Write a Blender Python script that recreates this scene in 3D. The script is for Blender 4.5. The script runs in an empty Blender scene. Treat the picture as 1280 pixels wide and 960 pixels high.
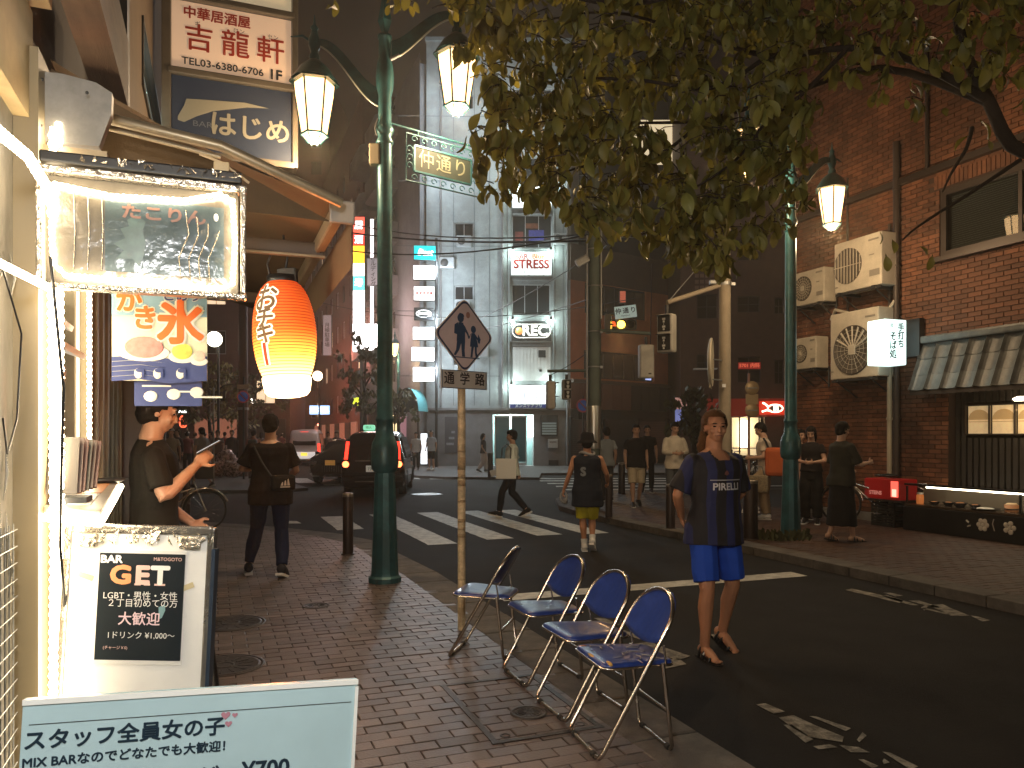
import bpy, bmesh, math, random
from mathutils import Vector, Matrix, Quaternion, noise
from mathutils.bvhtree import BVHTree
R = math.radians
PI = math.pi
random.seed(7)
SC = bpy.context.scene
C = SC.collection

# ---------------------------------------------------------------- camera, sky, exposure
cam_d = bpy.data.cameras.new('camera')
cam = bpy.data.objects.new('camera', cam_d); C.objects.link(cam)
EYE = 1.55
cam.location = (0, 0, EYE); cam.rotation_euler = (R(90), 0, 0)
cam_d.sensor_width = 36; cam_d.lens = 27.0
cam_d.shift_y = 65 / 1280
cam_d.clip_start = 0.05; cam_d.clip_end = 600
SC.camera = cam

w = bpy.data.worlds.new('World'); SC.world = w; w.use_nodes = True
wn = w.node_tree.nodes; wl = w.node_tree.links
bg = wn['Background']
sky = wn.new('ShaderNodeTexSky'); sky.sky_type = 'NISHITA'; sky.sun_disc = False
sky.sun_elevation = R(-4); sky.sun_rotation = R(200)
mixn = wn.new('ShaderNodeMix'); mixn.data_type = 'RGBA'; mixn.blend_type = 'ADD'
mixn.inputs[0].default_value = 1.0
gl = wn.new('ShaderNodeRGB'); gl.outputs[0].default_value = (0.40, 0.27, 0.17, 1)   # city glow on the night sky
wl.new(sky.outputs[0], mixn.inputs[6]); wl.new(gl.outputs[0], mixn.inputs[7])
wl.new(mixn.outputs[2], bg.inputs[0])
bg.inputs[1].default_value = 0.035

SC.view_settings.view_transform = 'Standard'; SC.view_settings.look = 'None'
SC.view_settings.exposure = 0.0; SC.view_settings.gamma = 1.0
SC.render.engine = 'CYCLES'
SC.cycles.use_denoising = True
SC.cycles.max_bounces = 5; SC.cycles.diffuse_bounces = 3; SC.cycles.glossy_bounces = 3
SC.cycles.transmission_bounces = 4; SC.cycles.transparent_max_bounces = 6
SC.cycles.caustics_reflective = False; SC.cycles.caustics_refractive = False
SC.cycles.sample_clamp_indirect = 4.0
SC.cycles.blur_glossy = 1.0

# ---------------------------------------------------------------- helpers: the street's own axes
DX, DY = -0.3605, 0.9328            # along the street, away
NX, NY = 0.9328, 0.3605             # across the street, to the right
SROT = math.atan2(NY, NX)           # rotz of a frame whose x is across and y is along
def S(u, v, z=0): return Vector((u*DX + v*NX, u*DY + v*NY, z))
def px(x, y, Y): return Vector(((x-640)/960*Y, Y, EYE-(y-545)/960*Y))
def gp(x, y, z=0):
    Y = (EYE-z)*960/(y-545); return Vector(((x-640)/960*Y, Y, z))
def onwall(x, y, V):                 # (u, z) where the sight line meets the plane v = V
    k = NX*(x-640)/960 + NY
    Y = V/k
    return (DX*(x-640)/960 + DY)*Y, EYE-(y-545)/960*Y

# ---------------------------------------------------------------- materials
def mat(name, col, rough=0.6, metal=0.0, var=0.0, vscale=8.0, bump=0.0, bscale=60.0, emis=None, es=0.0,
        isl=0.0, spec=0.5, dirt=0.0, dscale=1.5, stretch=None, trans=0.0, coat=0.0, alpha=1.0):
    m = bpy.data.materials.new(name); m.use_nodes = True
    n = m.node_tree.nodes; l = m.node_tree.links
    b = n['Principled BSDF']
    b.inputs['Roughness'].default_value = rough; b.inputs['Metallic'].default_value = metal
    b.inputs['Specular IOR Level'].default_value = spec
    b.inputs['Transmission Weight'].default_value = trans
    b.inputs['Coat Weight'].default_value = coat
    b.inputs['Alpha'].default_value = alpha
    b.inputs['Base Color'].default_value = (*col, 1)
    src = None
    tc = n.new('ShaderNodeTexCoord'); vec = tc.outputs['Object']
    if stretch:
        mp = n.new('ShaderNodeMapping'); mp.inputs['Scale'].default_value = stretch
        l.new(vec, mp.inputs[0]); vec = mp.outputs[0]
    def rgb(c):
        x = n.new('ShaderNodeRGB'); x.outputs[0].default_value = (*c, 1); return x.outputs[0]
    def mult(a, f_out, lo, hi):
        mr = n.new('ShaderNodeMapRange'); mr.inputs[3].default_value = lo; mr.inputs[4].default_value = hi
        l.new(f_out, mr.inputs[0])
        v = n.new('ShaderNodeVectorMath'); v.operation = 'SCALE'
        l.new(a, v.inputs[0]); l.new(mr.outputs[0], v.inputs['Scale']); return v.outputs[0]
    if var or isl or dirt: src = rgb(col)
    if var:
        t = n.new('ShaderNodeTexNoise'); t.inputs['Scale'].default_value = vscale; t.inputs['Detail'].default_value = 6
        l.new(vec, t.inputs['Vector']); src = mult(src, t.outputs[0], 1-var*1.6, 1+var*1.6)
    if isl:
        g = n.new('ShaderNodeNewGeometry'); oi = n.new('ShaderNodeObjectInfo')
        ad = n.new('ShaderNodeMath'); ad.operation = 'ADD'; l.new(g.outputs['Random Per Island'], ad.inputs[0]); l.new(oi.outputs['Random'], ad.inputs[1])
        fr = n.new('ShaderNodeMath'); fr.operation = 'FRACT'; l.new(ad.outputs[0], fr.inputs[0])
        src = mult(src, fr.outputs[0], 1-isl, 1+isl)
    if dirt:
        t = n.new('ShaderNodeTexNoise'); t.inputs['Scale'].default_value = dscale; t.inputs['Detail'].default_value = 8; t.inputs['Roughness'].default_value = .7
        l.new(tc.outputs['Object'], t.inputs['Vector'])
        cr = n.new('ShaderNodeValToRGB'); cr.color_ramp.elements[0].position = .42; cr.color_ramp.elements[1].position = .62
        l.new(t.outputs[0], cr.inputs[0])
        src = mult(src, cr.outputs[0], 1-dirt, 1.0)
        rr = n.new('ShaderNodeMapRange'); rr.inputs[3].default_value = max(.05, rough-.12); rr.inputs[4].default_value = min(1, rough+.15)
        l.new(t.outputs[0], rr.inputs[0]); l.new(rr.outputs[0], b.inputs['Roughness'])
    if src is not None: l.new(src, b.inputs['Base Color'])
    if bump:
        t = n.new('ShaderNodeTexNoise'); t.inputs['Scale'].default_value = bscale; t.inputs['Detail'].default_value = 5
        l.new(vec, t.inputs['Vector'])
        bp = n.new('ShaderNodeBump'); bp.inputs['Strength'].default_value = bump; bp.inputs['Distance'].default_value = .01
        l.new(t.outputs[0], bp.inputs['Height']); l.new(bp.outputs[0], b.inputs['Normal'])
    if emis:
        b.inputs['Emission Color'].default_value = (*emis, 1); b.inputs['Emission Strength'].default_value = es
    return m

_mc = {}
def emit(name, col, s):
    k = ('e', name, col, s)
    if k not in _mc: _mc[k] = mat(name, tuple(min(.8, c*.8) for c in col), .4, emis=col, es=s)
    return _mc[k]
def flat(name, col, rough=.6, **kw):
    k = ('f', name, col, rough)
    if k not in _mc: _mc[k] = mat(name, col, rough, **kw)
    return _mc[k]

# ---------------------------------------------------------------- mesh builder
class MB:
    def __init__(s): s.v = []; s.f = []; s.smooth = []; s.mi = []; s.cur = 0
    def add(s, vs, fs, sm=False):
        o = len(s.v); s.v.extend([tuple(p) for p in vs])
        for f in fs: s.f.append(tuple(i+o for i in f)); s.smooth.append(sm); s.mi.append(s.cur)
        return s
    def box(s, c, d, rot=None, rz=0):
        hx, hy, hz = d[0]/2, d[1]/2, d[2]/2
        vs = [Vector((sx*hx, sy*hy, sz*hz)) for sz in (-1, 1) for sy in (-1, 1) for sx in (-1, 1)]
        if rz: rot = Matrix.Rotation(rz, 3, 'Z')
        if rot is not None: vs = [rot @ p for p in vs]
        c = Vector(c)
        return s.add([p+c for p in vs], [(0,2,3,1),(4,5,7,6),(0,1,5,4),(2,6,7,3),(0,4,6,2),(1,3,7,5)])
    def bbox(s, c, d, b=.01, rz=0, rot=None):          # box with chamfered edges
        bm = bmesh.new(); bmesh.ops.create_cube(bm, size=1)
        bmesh.ops.scale(bm, vec=d, verts=bm.verts)
        bmesh.ops.bevel(bm, geom=bm.edges[:], offset=min(b, min(d)*.45), segments=2, profile=.6, affect='EDGES')
        m = Matrix.Rotation(rz, 3, 'Z') if rot is None else rot
        c = Vector(c); bm.verts.index_update()
        s.add([m @ v.co + c for v in bm.verts], [[v.index for v in f.verts] for f in bm.faces]); bm.free(); return s
    def ring(s, c, ax, r, n, up=None):
        ax = Vector(ax).normalized()
        a = up or (Vector((0, 0, 1)) if abs(ax.z) < .9 else Vector((1, 0, 0)))
        x = a.cross(ax).normalized(); y = ax.cross(x)
        rx, ry = r if isinstance(r, (tuple, list)) else (r, r)
        return [Vector(c)+x*math.cos(2*PI*k/n)*rx+y*math.sin(2*PI*k/n)*ry for k in range(n)]
    def rings(s, rs, cap=True, sm=True):
        n = len(rs[0]); vs = [p for r in rs for p in r]; fs = []
        for i in range(len(rs)-1):
            for k in range(n):
                fs.append((i*n+k, i*n+(k+1) % n, (i+1)*n+(k+1) % n, (i+1)*n+k))
        s.add(vs, fs, sm)
        if cap:
            s.add(rs[0], [tuple(reversed(range(n)))]); s.add(rs[-1], [tuple(range(n))])
        return s
    def cyl(s, a, b, r, r2=None, n=12, sm=True):
        a = Vector(a); b = Vector(b); ax = b-a
        return s.rings([s.ring(a, ax, r, n), s.ring(b, ax, r if r2 is None else r2, n)], sm=sm)
    def tube(s, pts, r, n=8, closed=False):
        P = [Vector(p) for p in pts]; m = len(P); rs = []; prev = None
        for i in range(m):
            if closed: t = P[(i+1) % m]-P[i-1]
            else: t = P[min(i+1, m-1)]-P[max(i-1, 0)]
            if t.length < 1e-7: t = Vector((0, 0, 1))
            t.normalize()
            if prev is None:
                a = Vector((0, 0, 1)) if abs(t.z) < .9 else Vector((1, 0, 0)); x = a.cross(t).normalized()
            else:
                x = prev - t*prev.dot(t)
                x = x.normalized() if x.length > 1e-6 else Vector((1, 0, 0))
            prev = x; y = t.cross(x)
            rr = r[i] if isinstance(r, (list, tuple)) else r
            rs.append([P[i]+x*math.cos(2*PI*k/n)*rr+y*math.sin(2*PI*k/n)*rr for k in range(n)])
        if closed: rs.append(rs[0]); return s.rings(rs, cap=False)
        return s.rings(rs)
    def lathe(s, prof, n=20, c=(0, 0, 0), sm=True, ph=0, cap=True):
        c = Vector(c)
        rs = [[c+Vector((r*math.cos(2*PI*k/n+ph), r*math.sin(2*PI*k/n+ph), z)) for k in range(n)] for r, z in prof]
        return s.rings(rs, sm=sm, cap=cap)
    def prism(s, poly, z0, z1):                        # polygon in xy (ccw), extruded in z
        n = len(poly); vs = [(p[0], p[1], z0) for p in poly]+[(p[0], p[1], z1) for p in poly]
        fs = [tuple(reversed(range(n))), tuple(range(n, 2*n))]+[(i, (i+1) % n, n+(i+1) % n, n+i) for i in range(n)]
        return s.add(vs, fs)
    def slab(s, poly, o, ex, ey, t):                   # polygon in the plane o + x*ex + y*ey, thickness t along ex x ey
        o = Vector(o); ex = Vector(ex); ey = Vector(ey); nn = ex.cross(ey).normalized()*t; n = len(poly)
        a = [o+ex*p[0]+ey*p[1] for p in poly]
        fs = [tuple(reversed(range(n))), tuple(range(n, 2*n))]+[(i, (i+1) % n, n+(i+1) % n, n+i) for i in range(n)]
        return s.add(a+[p+nn for p in a], fs)
    def ball(s, c, r, n=12, m=8, rot=None):
        r = r if isinstance(r, (tuple, list)) else (r, r, r); c = Vector(c); vs = []; fs = []
        for i in range(m+1):
            th = PI*i/m
            for k in range(n):
                p = Vector((r[0]*math.sin(th)*math.cos(2*PI*k/n), r[1]*math.sin(th)*math.sin(2*PI*k/n), r[2]*math.cos(th)))
                vs.append(c+(rot @ p if rot is not None else p))
        for i in range(m):
            for k in range(n):
                fs.append((i*n+k, (i+1)*n+k, (i+1)*n+(k+1) % n, i*n+(k+1) % n))
        return s.add(vs, fs, True)
    def mesh(s, name):
        me = bpy.data.meshes.new(name); me.from_pydata(s.v, [], s.f)
        me.polygons.foreach_set('use_smooth', s.smooth)
        if any(s.mi): me.polygons.foreach_set('material_index', s.mi)
        me.update(); return me

def link(name, me, m=None, parent=None):
    o = bpy.data.objects.new(name, me); C.objects.link(o)
    if m is not None:
        for x in (m if isinstance(m, (list, tuple)) else [m]): me.materials.append(x)
    if parent is not None: o.parent = parent
    return o
def obj(name, mb, m, parent=None): return link(name, mb.mesh(name), m, parent)
def tag(o, label=None, cat=None, group=None, kind=None):
    if label: o['label'] = label
    if cat: o['category'] = cat
    if group: o['group'] = group
    if kind: o['kind'] = kind
    return o
def thing(name, label, cat, loc=(0, 0, 0), rz=0, group=None):
    o = bpy.data.objects.new(name, None); C.objects.link(o); o.empty_display_size = .1
    o.location = loc; o.rotation_euler = (0, 0, rz)
    return tag(o, label, cat, group)
KIDS = {}
def tree_copy(o, parent=None):
    c = o.copy(); C.objects.link(c)
    if parent is not None: c.parent = parent
    for ch in [x for x in bpy.data.objects if x.parent == o]: tree_copy(ch, c)
    return c
def dup(o, loc, rz, label, group=None):
    c = tree_copy(o); c.location = loc; c.rotation_euler = (0, 0, rz); c['label'] = label
    if group: c['group'] = group
    return c
def struct(name, mb, m): return tag(obj(name, mb, m), kind='structure')

_fc = {}
def text(s, size=1.0, bold=0.0, align='CENTER', ext=0.0, sx=1.0, shear=0.0, vertical=False):
    """flat lettering as a mesh in the xy plane, centred"""
    k = (s, size, bold, align, ext, sx, shear, vertical)
    cu = bpy.data.curves.new('lettering', 'FONT')
    cu.body = '\n'.join(s) if vertical else s
    cu.size = size; cu.extrude = ext; cu.align_x = align; cu.align_y = 'CENTER'; cu.shear = shear
    cu.resolution_u = 3
    if vertical: cu.space_line = .95
    t = bpy.data.objects.new('lettering', cu); C.objects.link(t)
    dg = bpy.context.evaluated_depsgraph_get()
    me = bpy.data.meshes.new_from_object(t.evaluated_get(dg))
    bpy.data.objects.remove(t); bpy.data.curves.remove(cu)
    if sx != 1.0:
        for v in me.vertices: v.co.x *= sx
    if bold:                                           # heavier strokes: slightly shifted copies, each a hair higher
        bm = bmesh.new(); n = 8; base = [v.co.copy() for v in me.vertices]; fc = [tuple(p.vertices) for p in me.polygons]; bpy.data.meshes.remove(me)
        V_, F_ = [], []
        for k in range(n+1):
            a = 2*PI*k/n; d = Vector((math.cos(a)*bold, math.sin(a)*bold, .0004*size*k)) if k < n else Vector((0, 0, .0004*size*n)); o_ = len(V_)
            V_ += [c+d for c in base]; F_ += [tuple(i+o_ for i in f) for f in fc]
        bm.free(); me = bpy.data.meshes.new('lettering'); me.from_pydata(V_, [], F_); me.update()
    return me
def face(right, up):                                  # 3x3 whose x = right, y = up, z = outward
    r = Vector(right).normalized(); u = Vector(up).normalized(); n = r.cross(u)
    return Matrix((r, u, n)).transposed()
def put_text(s, size, loc, right, up, m, parent, lift=.003, name='lettering', **kw):
    me = text(s, size, **kw)
    M = face(right, up)
    nrm = M @ Vector((0, 0, 1))
    o = link(name, me, m, parent)
    o.matrix_basis = Matrix.Translation(Vector(loc)+nrm*lift) @ M.to_4x4()
    return o
def evaluated(o):
    dg = bpy.context.evaluated_depsgraph_get()
    return bpy.data.meshes.new_from_object(o.evaluated_get(dg))
def lamp(name, loc, col, e, r=.05, parent=None):
    l = bpy.data.lights.new(name, 'POINT'); l.energy = e; l.color = col; l.shadow_soft_size = r
    o = bpy.data.objects.new(name, l); C.objects.link(o); o.location = loc
    if parent: o.parent = parent
    return o
X3, Y3, Z3 = Vector((1, 0, 0)), Vector((0, 1, 0)), Vector((0, 0, 1))

# shared materials
m_steel = mat('galvanised_steel', (.32, .33, .33), .45, .7, var=.12, vscale=14, dirt=.25)
m_chrome = mat('chrome_tube', (.66, .62, .56), .22, 1.0, var=.06, vscale=20, dirt=.15, dscale=5)
m_black = mat('black_paint', (.012, .012, .013), .4, var=.2, dirt=.2)
m_dark = mat('dark_metal', (.03, .032, .035), .5, .3, var=.15)
m_white = mat('white_paint', (.75, .75, .73), .5, var=.04, dirt=.12)
m_green = mat('teal_green_post_paint', (.030, .125, .145), .38, .25, var=.15, vscale=6, bump=.15, bscale=30, dirt=.35, dscale=3)
m_warm = emit('warm_lamp_glass', (1.0, .72, .36), 38)
m_txt_black = flat('black_print', (.015, .015, .018), .6)
m_txt_white = flat('white_print', (.8, .8, .8), .6)
m_glass = mat('dark_window_glass', (.015, .018, .022), .08, 0, spec=.6)
m_conc = mat('concrete', (.26, .25, .23), .85, var=.1, vscale=5, bump=.3, bscale=80, dirt=.25)
m_rubber = mat('tyre_rubber', (.015, .015, .015), .8, bump=.2)
# ================================================================ GROUND, ROAD, PAVEMENTS
RZ = -0.06
m_asph = mat('asphalt', (.014, .0125, .0115), .8, spec=.22, var=.5, vscale=2.2, bump=.9, bscale=160, dirt=.3, dscale=.8)
m_mark = mat('road_marking_paint', (.66, .66, .60), .6, var=.12, vscale=10, bump=.3, bscale=150, dirt=.38, dscale=7)
m_worn = mat('worn_marking_paint', (.34, .32, .27), .7, var=.3, vscale=16, bump=.4, bscale=150, dirt=.75, dscale=14)
m_bed = mat('paving_bed', (.022, .018, .017), .9, bump=.4)
m_kerb = mat('kerb_concrete', (.13, .115, .10), .8, var=.2, vscale=10, bump=.6, bscale=120, dirt=.4, dscale=4)
m_brk = mat('paving_brick', (.138, .110, .104), .45, var=.12, vscale=9, bump=.35, bscale=90, isl=.28, dirt=.35, dscale=1.3)
m_brk2 = mat('reddish_paving_brick', (.070, .033, .020), .6, var=.12, vscale=9, bump=.35, bscale=90, isl=.25, dirt=.35, dscale=1.3)
m_farpave = mat('far_pavement', (.11, .10, .095), .7, var=.15, vscale=2, bump=.3, dirt=.3)

mb = MB(); mb.add([(-80, -30, RZ-.02), (80, -30, RZ-.02), (80, 130, RZ-.02), (-80, 130, RZ-.02)], [(0, 1, 2, 3)])
struct('ground', mb, m_bed)
mb = MB(); mb.add([(-79, -29, RZ), (79, -29, RZ), (79, 129, RZ), (-79, 129, RZ)], [(0, 1, 2, 3)])
struct('road', mb, m_asph)

def s2(u, v): p = S(u, v); return (p.x, p.y)
outer_l = [s2(-6, 2.35), s2(4, 2.36), s2(8.5, 2.36), s2(10.0, 2.26), (-1.95, 11.25), (-2.75, 12.2), (-4.0, 13.1), (-6.0, 14.1), (-9, 15.2), (-14, 17.0)]
def inset(pl, d, side):
    out = []
    for i, p in enumerate(pl):
        a = Vector(pl[max(i-1, 0)]); b = Vector(pl[min(i+1, len(pl)-1)]); t = (b-a).normalized()
        nrm = Vector((-t.y, t.x))*side
        out.append((p[0]+nrm.x*d, p[1]+nrm.y*d))
    return out
inner_l = inset(outer_l, .40, 1)
def strip(name, A, B, z0, z1, m, seg=.6, label=None):
    """kerb stones along a pavement edge, every stone its own piece"""
    root = tag(obj(name, MB().add([(A[0][0], A[0][1], z0-.02), (A[1][0], A[1][1], z0-.02), (B[1][0], B[1][1], z0-.02), (B[0][0], B[0][1], z0-.02)], [(0, 1, 2, 3)]), m_bed), kind='structure')
    k = 0
    for i in range(len(A)-1):
        a0, a1, b0, b1 = map(Vector, (A[i], A[i+1], B[i], B[i+1])); L = (a1-a0).length; n = max(1, round(L/seg))
        for j in range(n):
            t0, t1 = (j+.012)/n, (j+.988)/n
            q = [a0.lerp(a1, t0), a0.lerp(a1, t1), b0.lerp(b1, t1), b0.lerp(b1, t0)]
            dz = random.uniform(-.002, .002); mid = sum(q, Vector((0, 0)))/4
            m2 = MB(); vs = [(p.x, p.y, z0-.02) for p in q]+[(p.x, p.y, z1+dz-.006) for p in q]+[(*(p*.96+mid*.04), z1+dz) for p in q]
            fs = []
            for o_ in (0, 4):
                fs += [(o_+e, o_+(e+1) % 4, o_+4+(e+1) % 4, o_+4+e) for e in range(4)]
            fs.append((8, 9, 10, 11)); m2.add(vs, fs); obj('kerb_stone', m2, m, root)
    return root
strip('kerb_near', outer_l, inner_l, RZ, .003, m_kerb)

def inside(p, poly):
    c = False; n = len(poly); x, y = p
    for i in range(n):
        x1, y1 = poly[i]; x2, y2 = poly[(i+1) % n]
        if (y1 > y) != (y2 > y) and x < (x2-x1)*(y-y1)/(y2-y1)+x1: c = not c
    return c
def paving(name, poly, urange, vrange, m, holes, L=.205, Wd=.102, z=0.0):
    bed = tag(obj(name, MB().prism(poly, RZ-.01, z-.007), m_bed), kind='structure')
    cells = []
    r = 0; u = urange[0]
    while u < urange[1]:
        v = vrange[0] + (L/2 if r % 2 else 0)
        while v < vrange[1]:
            c = S(u+Wd/2, v+L/2)
            if c.y > .9 and (inside((c.x, c.y), poly) or any(inside(s2(u+a*Wd, v+b*L), poly) for a in (0, 1) for b in (0, 1))) and abs(c.x/c.y) < .78 and not any(h(u+Wd/2, v+L/2, c) for h in holes):
                cells.append((c.length, u, v))
            v += L
        u += Wd; r += 1
    cells.sort()
    g = .0035
    def shape(mbx, u, v, local):
        dz = random.uniform(-.0022, .0022); tl = random.uniform(-.0012, .0012)
        w2, l2 = Wd/2-g, L/2-g
        vs = []
        for (zz, k) in ((-.012, 1), (-.0025, 1), (0, .965)):
            for a, b in ((-1, -1), (1, -1), (1, 1), (-1, 1)):
                if local: q = Vector((b*l2*k, a*w2*k, zz))
                else: q = S(u+Wd/2+a*w2*k, v+L/2+b*l2*k, z+zz+dz+tl*a)
                vs.append(q)
        fs = []
        for o_ in (0, 4): fs += [(o_+e, o_+4+e, o_+4+(e+1) % 4, o_+(e+1) % 4) for e in range(4)]
        fs.append((11, 10, 9, 8))
        mbx.add(vs, [tuple(reversed(f)) for f in fs])
    one = MB(); shape(one, 0, 0, True); me = one.mesh('brick'); me.materials.append(m)
    for dd, u, v in cells[:300]:
        o = bpy.data.objects.new('brick', me); C.objects.link(o); o.parent = bed
        o.location = S(u+Wd/2, v+L/2, z+random.uniform(-.0022, .0022)); o.rotation_euler = (random.uniform(-.01, .01), random.uniform(-.006, .006), SROT)
    mm = MB()
    for dd, u, v in cells[300:]: shape(mm, u, v, False)
    tag(obj('paving_bricks', mm, m, bed), kind='stuff')
    return bed
covers = []   # (x, y, radius)
for (cx_, cy_, r_) in ((288, 779, .25), (280, 832, .235), (395, 757, .095), (661, 891, .075)):
    p = gp(cx_, cy_); covers.append((p.x, p.y, r_))
# the square access cover in front of the chairs
acc = [gp(572, 868), gp(650, 935), gp(735, 915), gp(655, 852)]
ac = S(0, 0); au = [p.x*DX+p.y*DY for p in acc]; av = [p.x*NX+p.y*NY for p in acc]
ACU = (3.62, 4.62); ACV = (1.30, 1.93)
def hole_l(u, v, c):
    if any((c.x-a)**2+(c.y-b)**2 < (r+.03)**2 for a, b, r in covers): return True
    if (ACU[0]-.0 < u < ACU[1]+.0 and ACV[0] < v < ACV[1]):
        return (u-ACU[0] < .05 or ACU[1]-u < .05 or v-ACV[0] < .05 or ACV[1]-v < .05)
    return False
poly_l = inner_l + [(-14, 6), s2(-6, -4)]
paving('pavement_near', poly_l, (-1.0, 17.0), (-9.0, 2.1), m_brk, [])
outer_r = [s2(-6, 6.75), s2(4, 6.75), s2(8.5, 6.78), s2(12, 6.72), (1.25, 15.6), (1.02, 16.6), (1.05, 18.5), (1.5, 20.2), (2.8, 21.4), (6, 21.9), (30, 23)]
inner_r = inset(outer_r, .32, -1)
strip('kerb_far', outer_r, inner_r, RZ, .048, m_kerb)
poly_r = inner_r + [(30, 12), s2(-6, 13)]
paving('pavement_opposite', poly_r, (1.0, 21.0), (4.0, 10.95), m_brk2, [], z=.045)
# pavements across the junction
def pave_simple(name, poly, z, m):
    return struct(name, MB().prism(poly, RZ-.01, z), m)
pave_simple('pavement_across', [(-4.2, 30), (-2.5, 28.6), (1, 28.2), (1.2, 31.5), (40, 34), (40, 70), s2(100, 7.4), s2(40, 7.4)], .03, m_farpave)
pave_simple('pavement_left_side', [(-40, 21.2), (-6.8, 21.6), (-6.0, 22.6), s2(26, 2.3), s2(100, 2.3), (-60, 100)], .03, m_farpave)

# painted markings (sheets 4 mm over the asphalt)
def mark(name, pts, label, wob=0.0, group=None, thin=.004):
    P = [Vector(p) for p in pts]; c = sum(P, Vector((0, 0, 0)))/len(P)
    m2 = MB(); n = len(P); v = []
    for i in range(n):
        a, b = P[i], P[(i+1) % n]; k = max(1, int((b-a).length/.12)) if wob else 1
        for j in range(k):
            q = a.lerp(b, j/k)
            if wob: q = q+Vector((random.uniform(-1, 1), random.uniform(-1, 1), 0))*wob
            v.append(q)
    m2.add([(p.x, p.y, RZ+thin) for p in v], [tuple(range(len(v)))])
    o = obj(name, m2, m_worn if name.startswith('worn') else m_mark); return tag(o, kind='structure')
for i, (v0, u0, u1) in enumerate([(1.95, 13.3, 15.6), (2.93, 11.0, 15.7), (3.93, 11.25, 15.7), (4.84, 11.4, 15.7), (5.65, 11.3, 15.6)]):
    mark('crosswalk_stripe', [S(u0, v0), S(u0, v0+.45), S(u1, v0+.45), S(u1, v0)], '', .006)
mark('stop_line', [S(7.0, 2.62), S(7.0, 6.35), S(7.28, 6.35), S(7.28, 2.62)], '', .006)
for i, Y in enumerate((23.0, 24.5, 26.0, 27.5, 28.9)):
    mark('crosswalk_stripe', [(1.6-.2*i, Y-.24, 0), (8.8, Y-.24+.3, 0), (8.8, Y+.24+.3, 0), (1.6-.2*i, Y+.24, 0)], '', .006)
for i, (x, y, w, h) in enumerate(((412, 603, 26, 7), (378, 601, 24, 6), (366, 653, 16, 3), (345, 612, 20, 4), (516, 598, 16, 2), (548, 598, 24, 2), (300, 612, 30, 2))):
    a = gp(x-w/2-h, y-h/2-.2, RZ); b = gp(x+w/2-h, y-h/2, RZ); c_ = gp(x+w/2+h, y+h/2, RZ); d = gp(x-w/2+h, y+h/2, RZ)
    mark('painted_line', [a, b, c_, d], '')
# worn painted characters seen edge-on along both kerbs
def strokes(lst):
    for poly in lst: mark('worn_road_lettering', [gp(x, y, RZ) for x, y in poly], '', .012)
strokes([[(1056,738),(1066,736),(1130,751),(1124,754)], [(1100,745),(1108,744),(1150,757),(1140,757)], [(1104,741),(1112,741),(1128,745),(1120,746)],
         [(1136,751),(1150,751),(1178,760),(1166,760)], [(1152,760),(1158,756),(1162,759),(1154,764)], [(1158,757),(1178,756),(1212,770),(1190,770)],
         [(1212,770),(1222,771),(1237,776),(1226,777)], [(1150,761),(1156,760),(1190,768),(1182,768)]])
strokes([[(946,881),(958,880),(980,890),(966,893)], [(972,898),(990,894),(1052,921),(1050,928),(1012,922)], [(980,907),(990,907),(1016,926),(1006,929)],
         [(1010,896),(1020,897),(1064,912),(1058,915)], [(1014,933),(1040,932),(1048,936),(1022,937)], [(1052,933),(1074,934),(1088,942),(1062,940)],
         [(1070,926),(1080,917),(1084,921),(1076,928)], [(1102,941),(1112,942),(1152,960),(1140,962)], [(1074,950),(1082,950),(1100,958),(1090,960)],
         [(1100,951),(1108,950),(1114,955),(1106,956)]])
strokes([[(742,773),(754,773),(776,782),(760,782)], [(770,789),(780,788),(812,799),(800,800)], [(792,806),(812,803),(862,821),(850,826),(820,818)],
         [(806,828),(850,824),(858,831),(830,836)]])
# manhole and access covers
m_iron = mat('cast_iron_cover', (.06, .055, .055), .45, .6, var=.2, vscale=30, bump=.5, bscale=90, dirt=.3, dscale=12)
def cover(loc, r, label, m=m_iron):
    t = thing('manhole_cover', label, 'manhole cover', loc)
    mb = MB(); mb.lathe([(r+.03, -.02), (r+.03, .003), (r+.008, .005), (r+.008, -.006)], 36, cap=False); obj('cover_ring', mb, m_iron, t)
    mb = MB(); mb.lathe([(r, -.03), (r, .004), (r*.93, .005), (r*.9, .003), (.001, .0035)], 36)
    for k in range(14):
        a = 2*PI*k/14; mb.box((math.cos(a)*r*.6, math.sin(a)*r*.6, .003), (r*.4, r*.06, .006), rz=a)
    mb.lathe([(r*.3, .001), (r*.3, .006), (r*.22, .006), (r*.22, .001)], 20, cap=False)
    obj('cover_plate', mb, m, t); return t
cover(Vector((covers[0][0], covers[0][1], 0)), covers[0][2], 'round iron manhole cover beside the white easel board, the farther of the two')
cover(Vector((covers[1][0], covers[1][1], 0)), covers[1][2], 'round iron manhole cover by the board edge, the nearer of the two')
cover(Vector((covers[2][0], covers[2][1], 0)), covers[2][2], 'small round valve cover in the brick pavement near the lamp post base')
m_cov = mat('worn_bright_cover', (.4, .42, .4), .35, .4, bump=.3)
cover(gp(533, 618, RZ)+Vector((0, 0, .006)), .42, 'pale round manhole cover out in the junction behind the crosswalk', m_cov)
t = thing('access_cover', 'rectangular brick-filled access cover with dark metal frame in front of the chairs', 'access cover', S((ACU[0]+ACU[1])/2, (ACV[0]+ACV[1])/2, 0), SROT)
mb = MB(); a, b = (ACV[1]-ACV[0])/2, (ACU[1]-ACU[0])/2
for (c_, d_) in (((0, -b+.025, -.006), (2*a, .032, .022)), ((0, b-.025, -.006), (2*a, .032, .022)), ((-a+.02, 0, -.0065), (.032, 2*b-.083, .022)), ((a-.02, 0, -.0065), (.032, 2*b-.083, .022))): mb.box(c_, d_)
obj('cover_frame', mb, m_iron, t)
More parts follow.
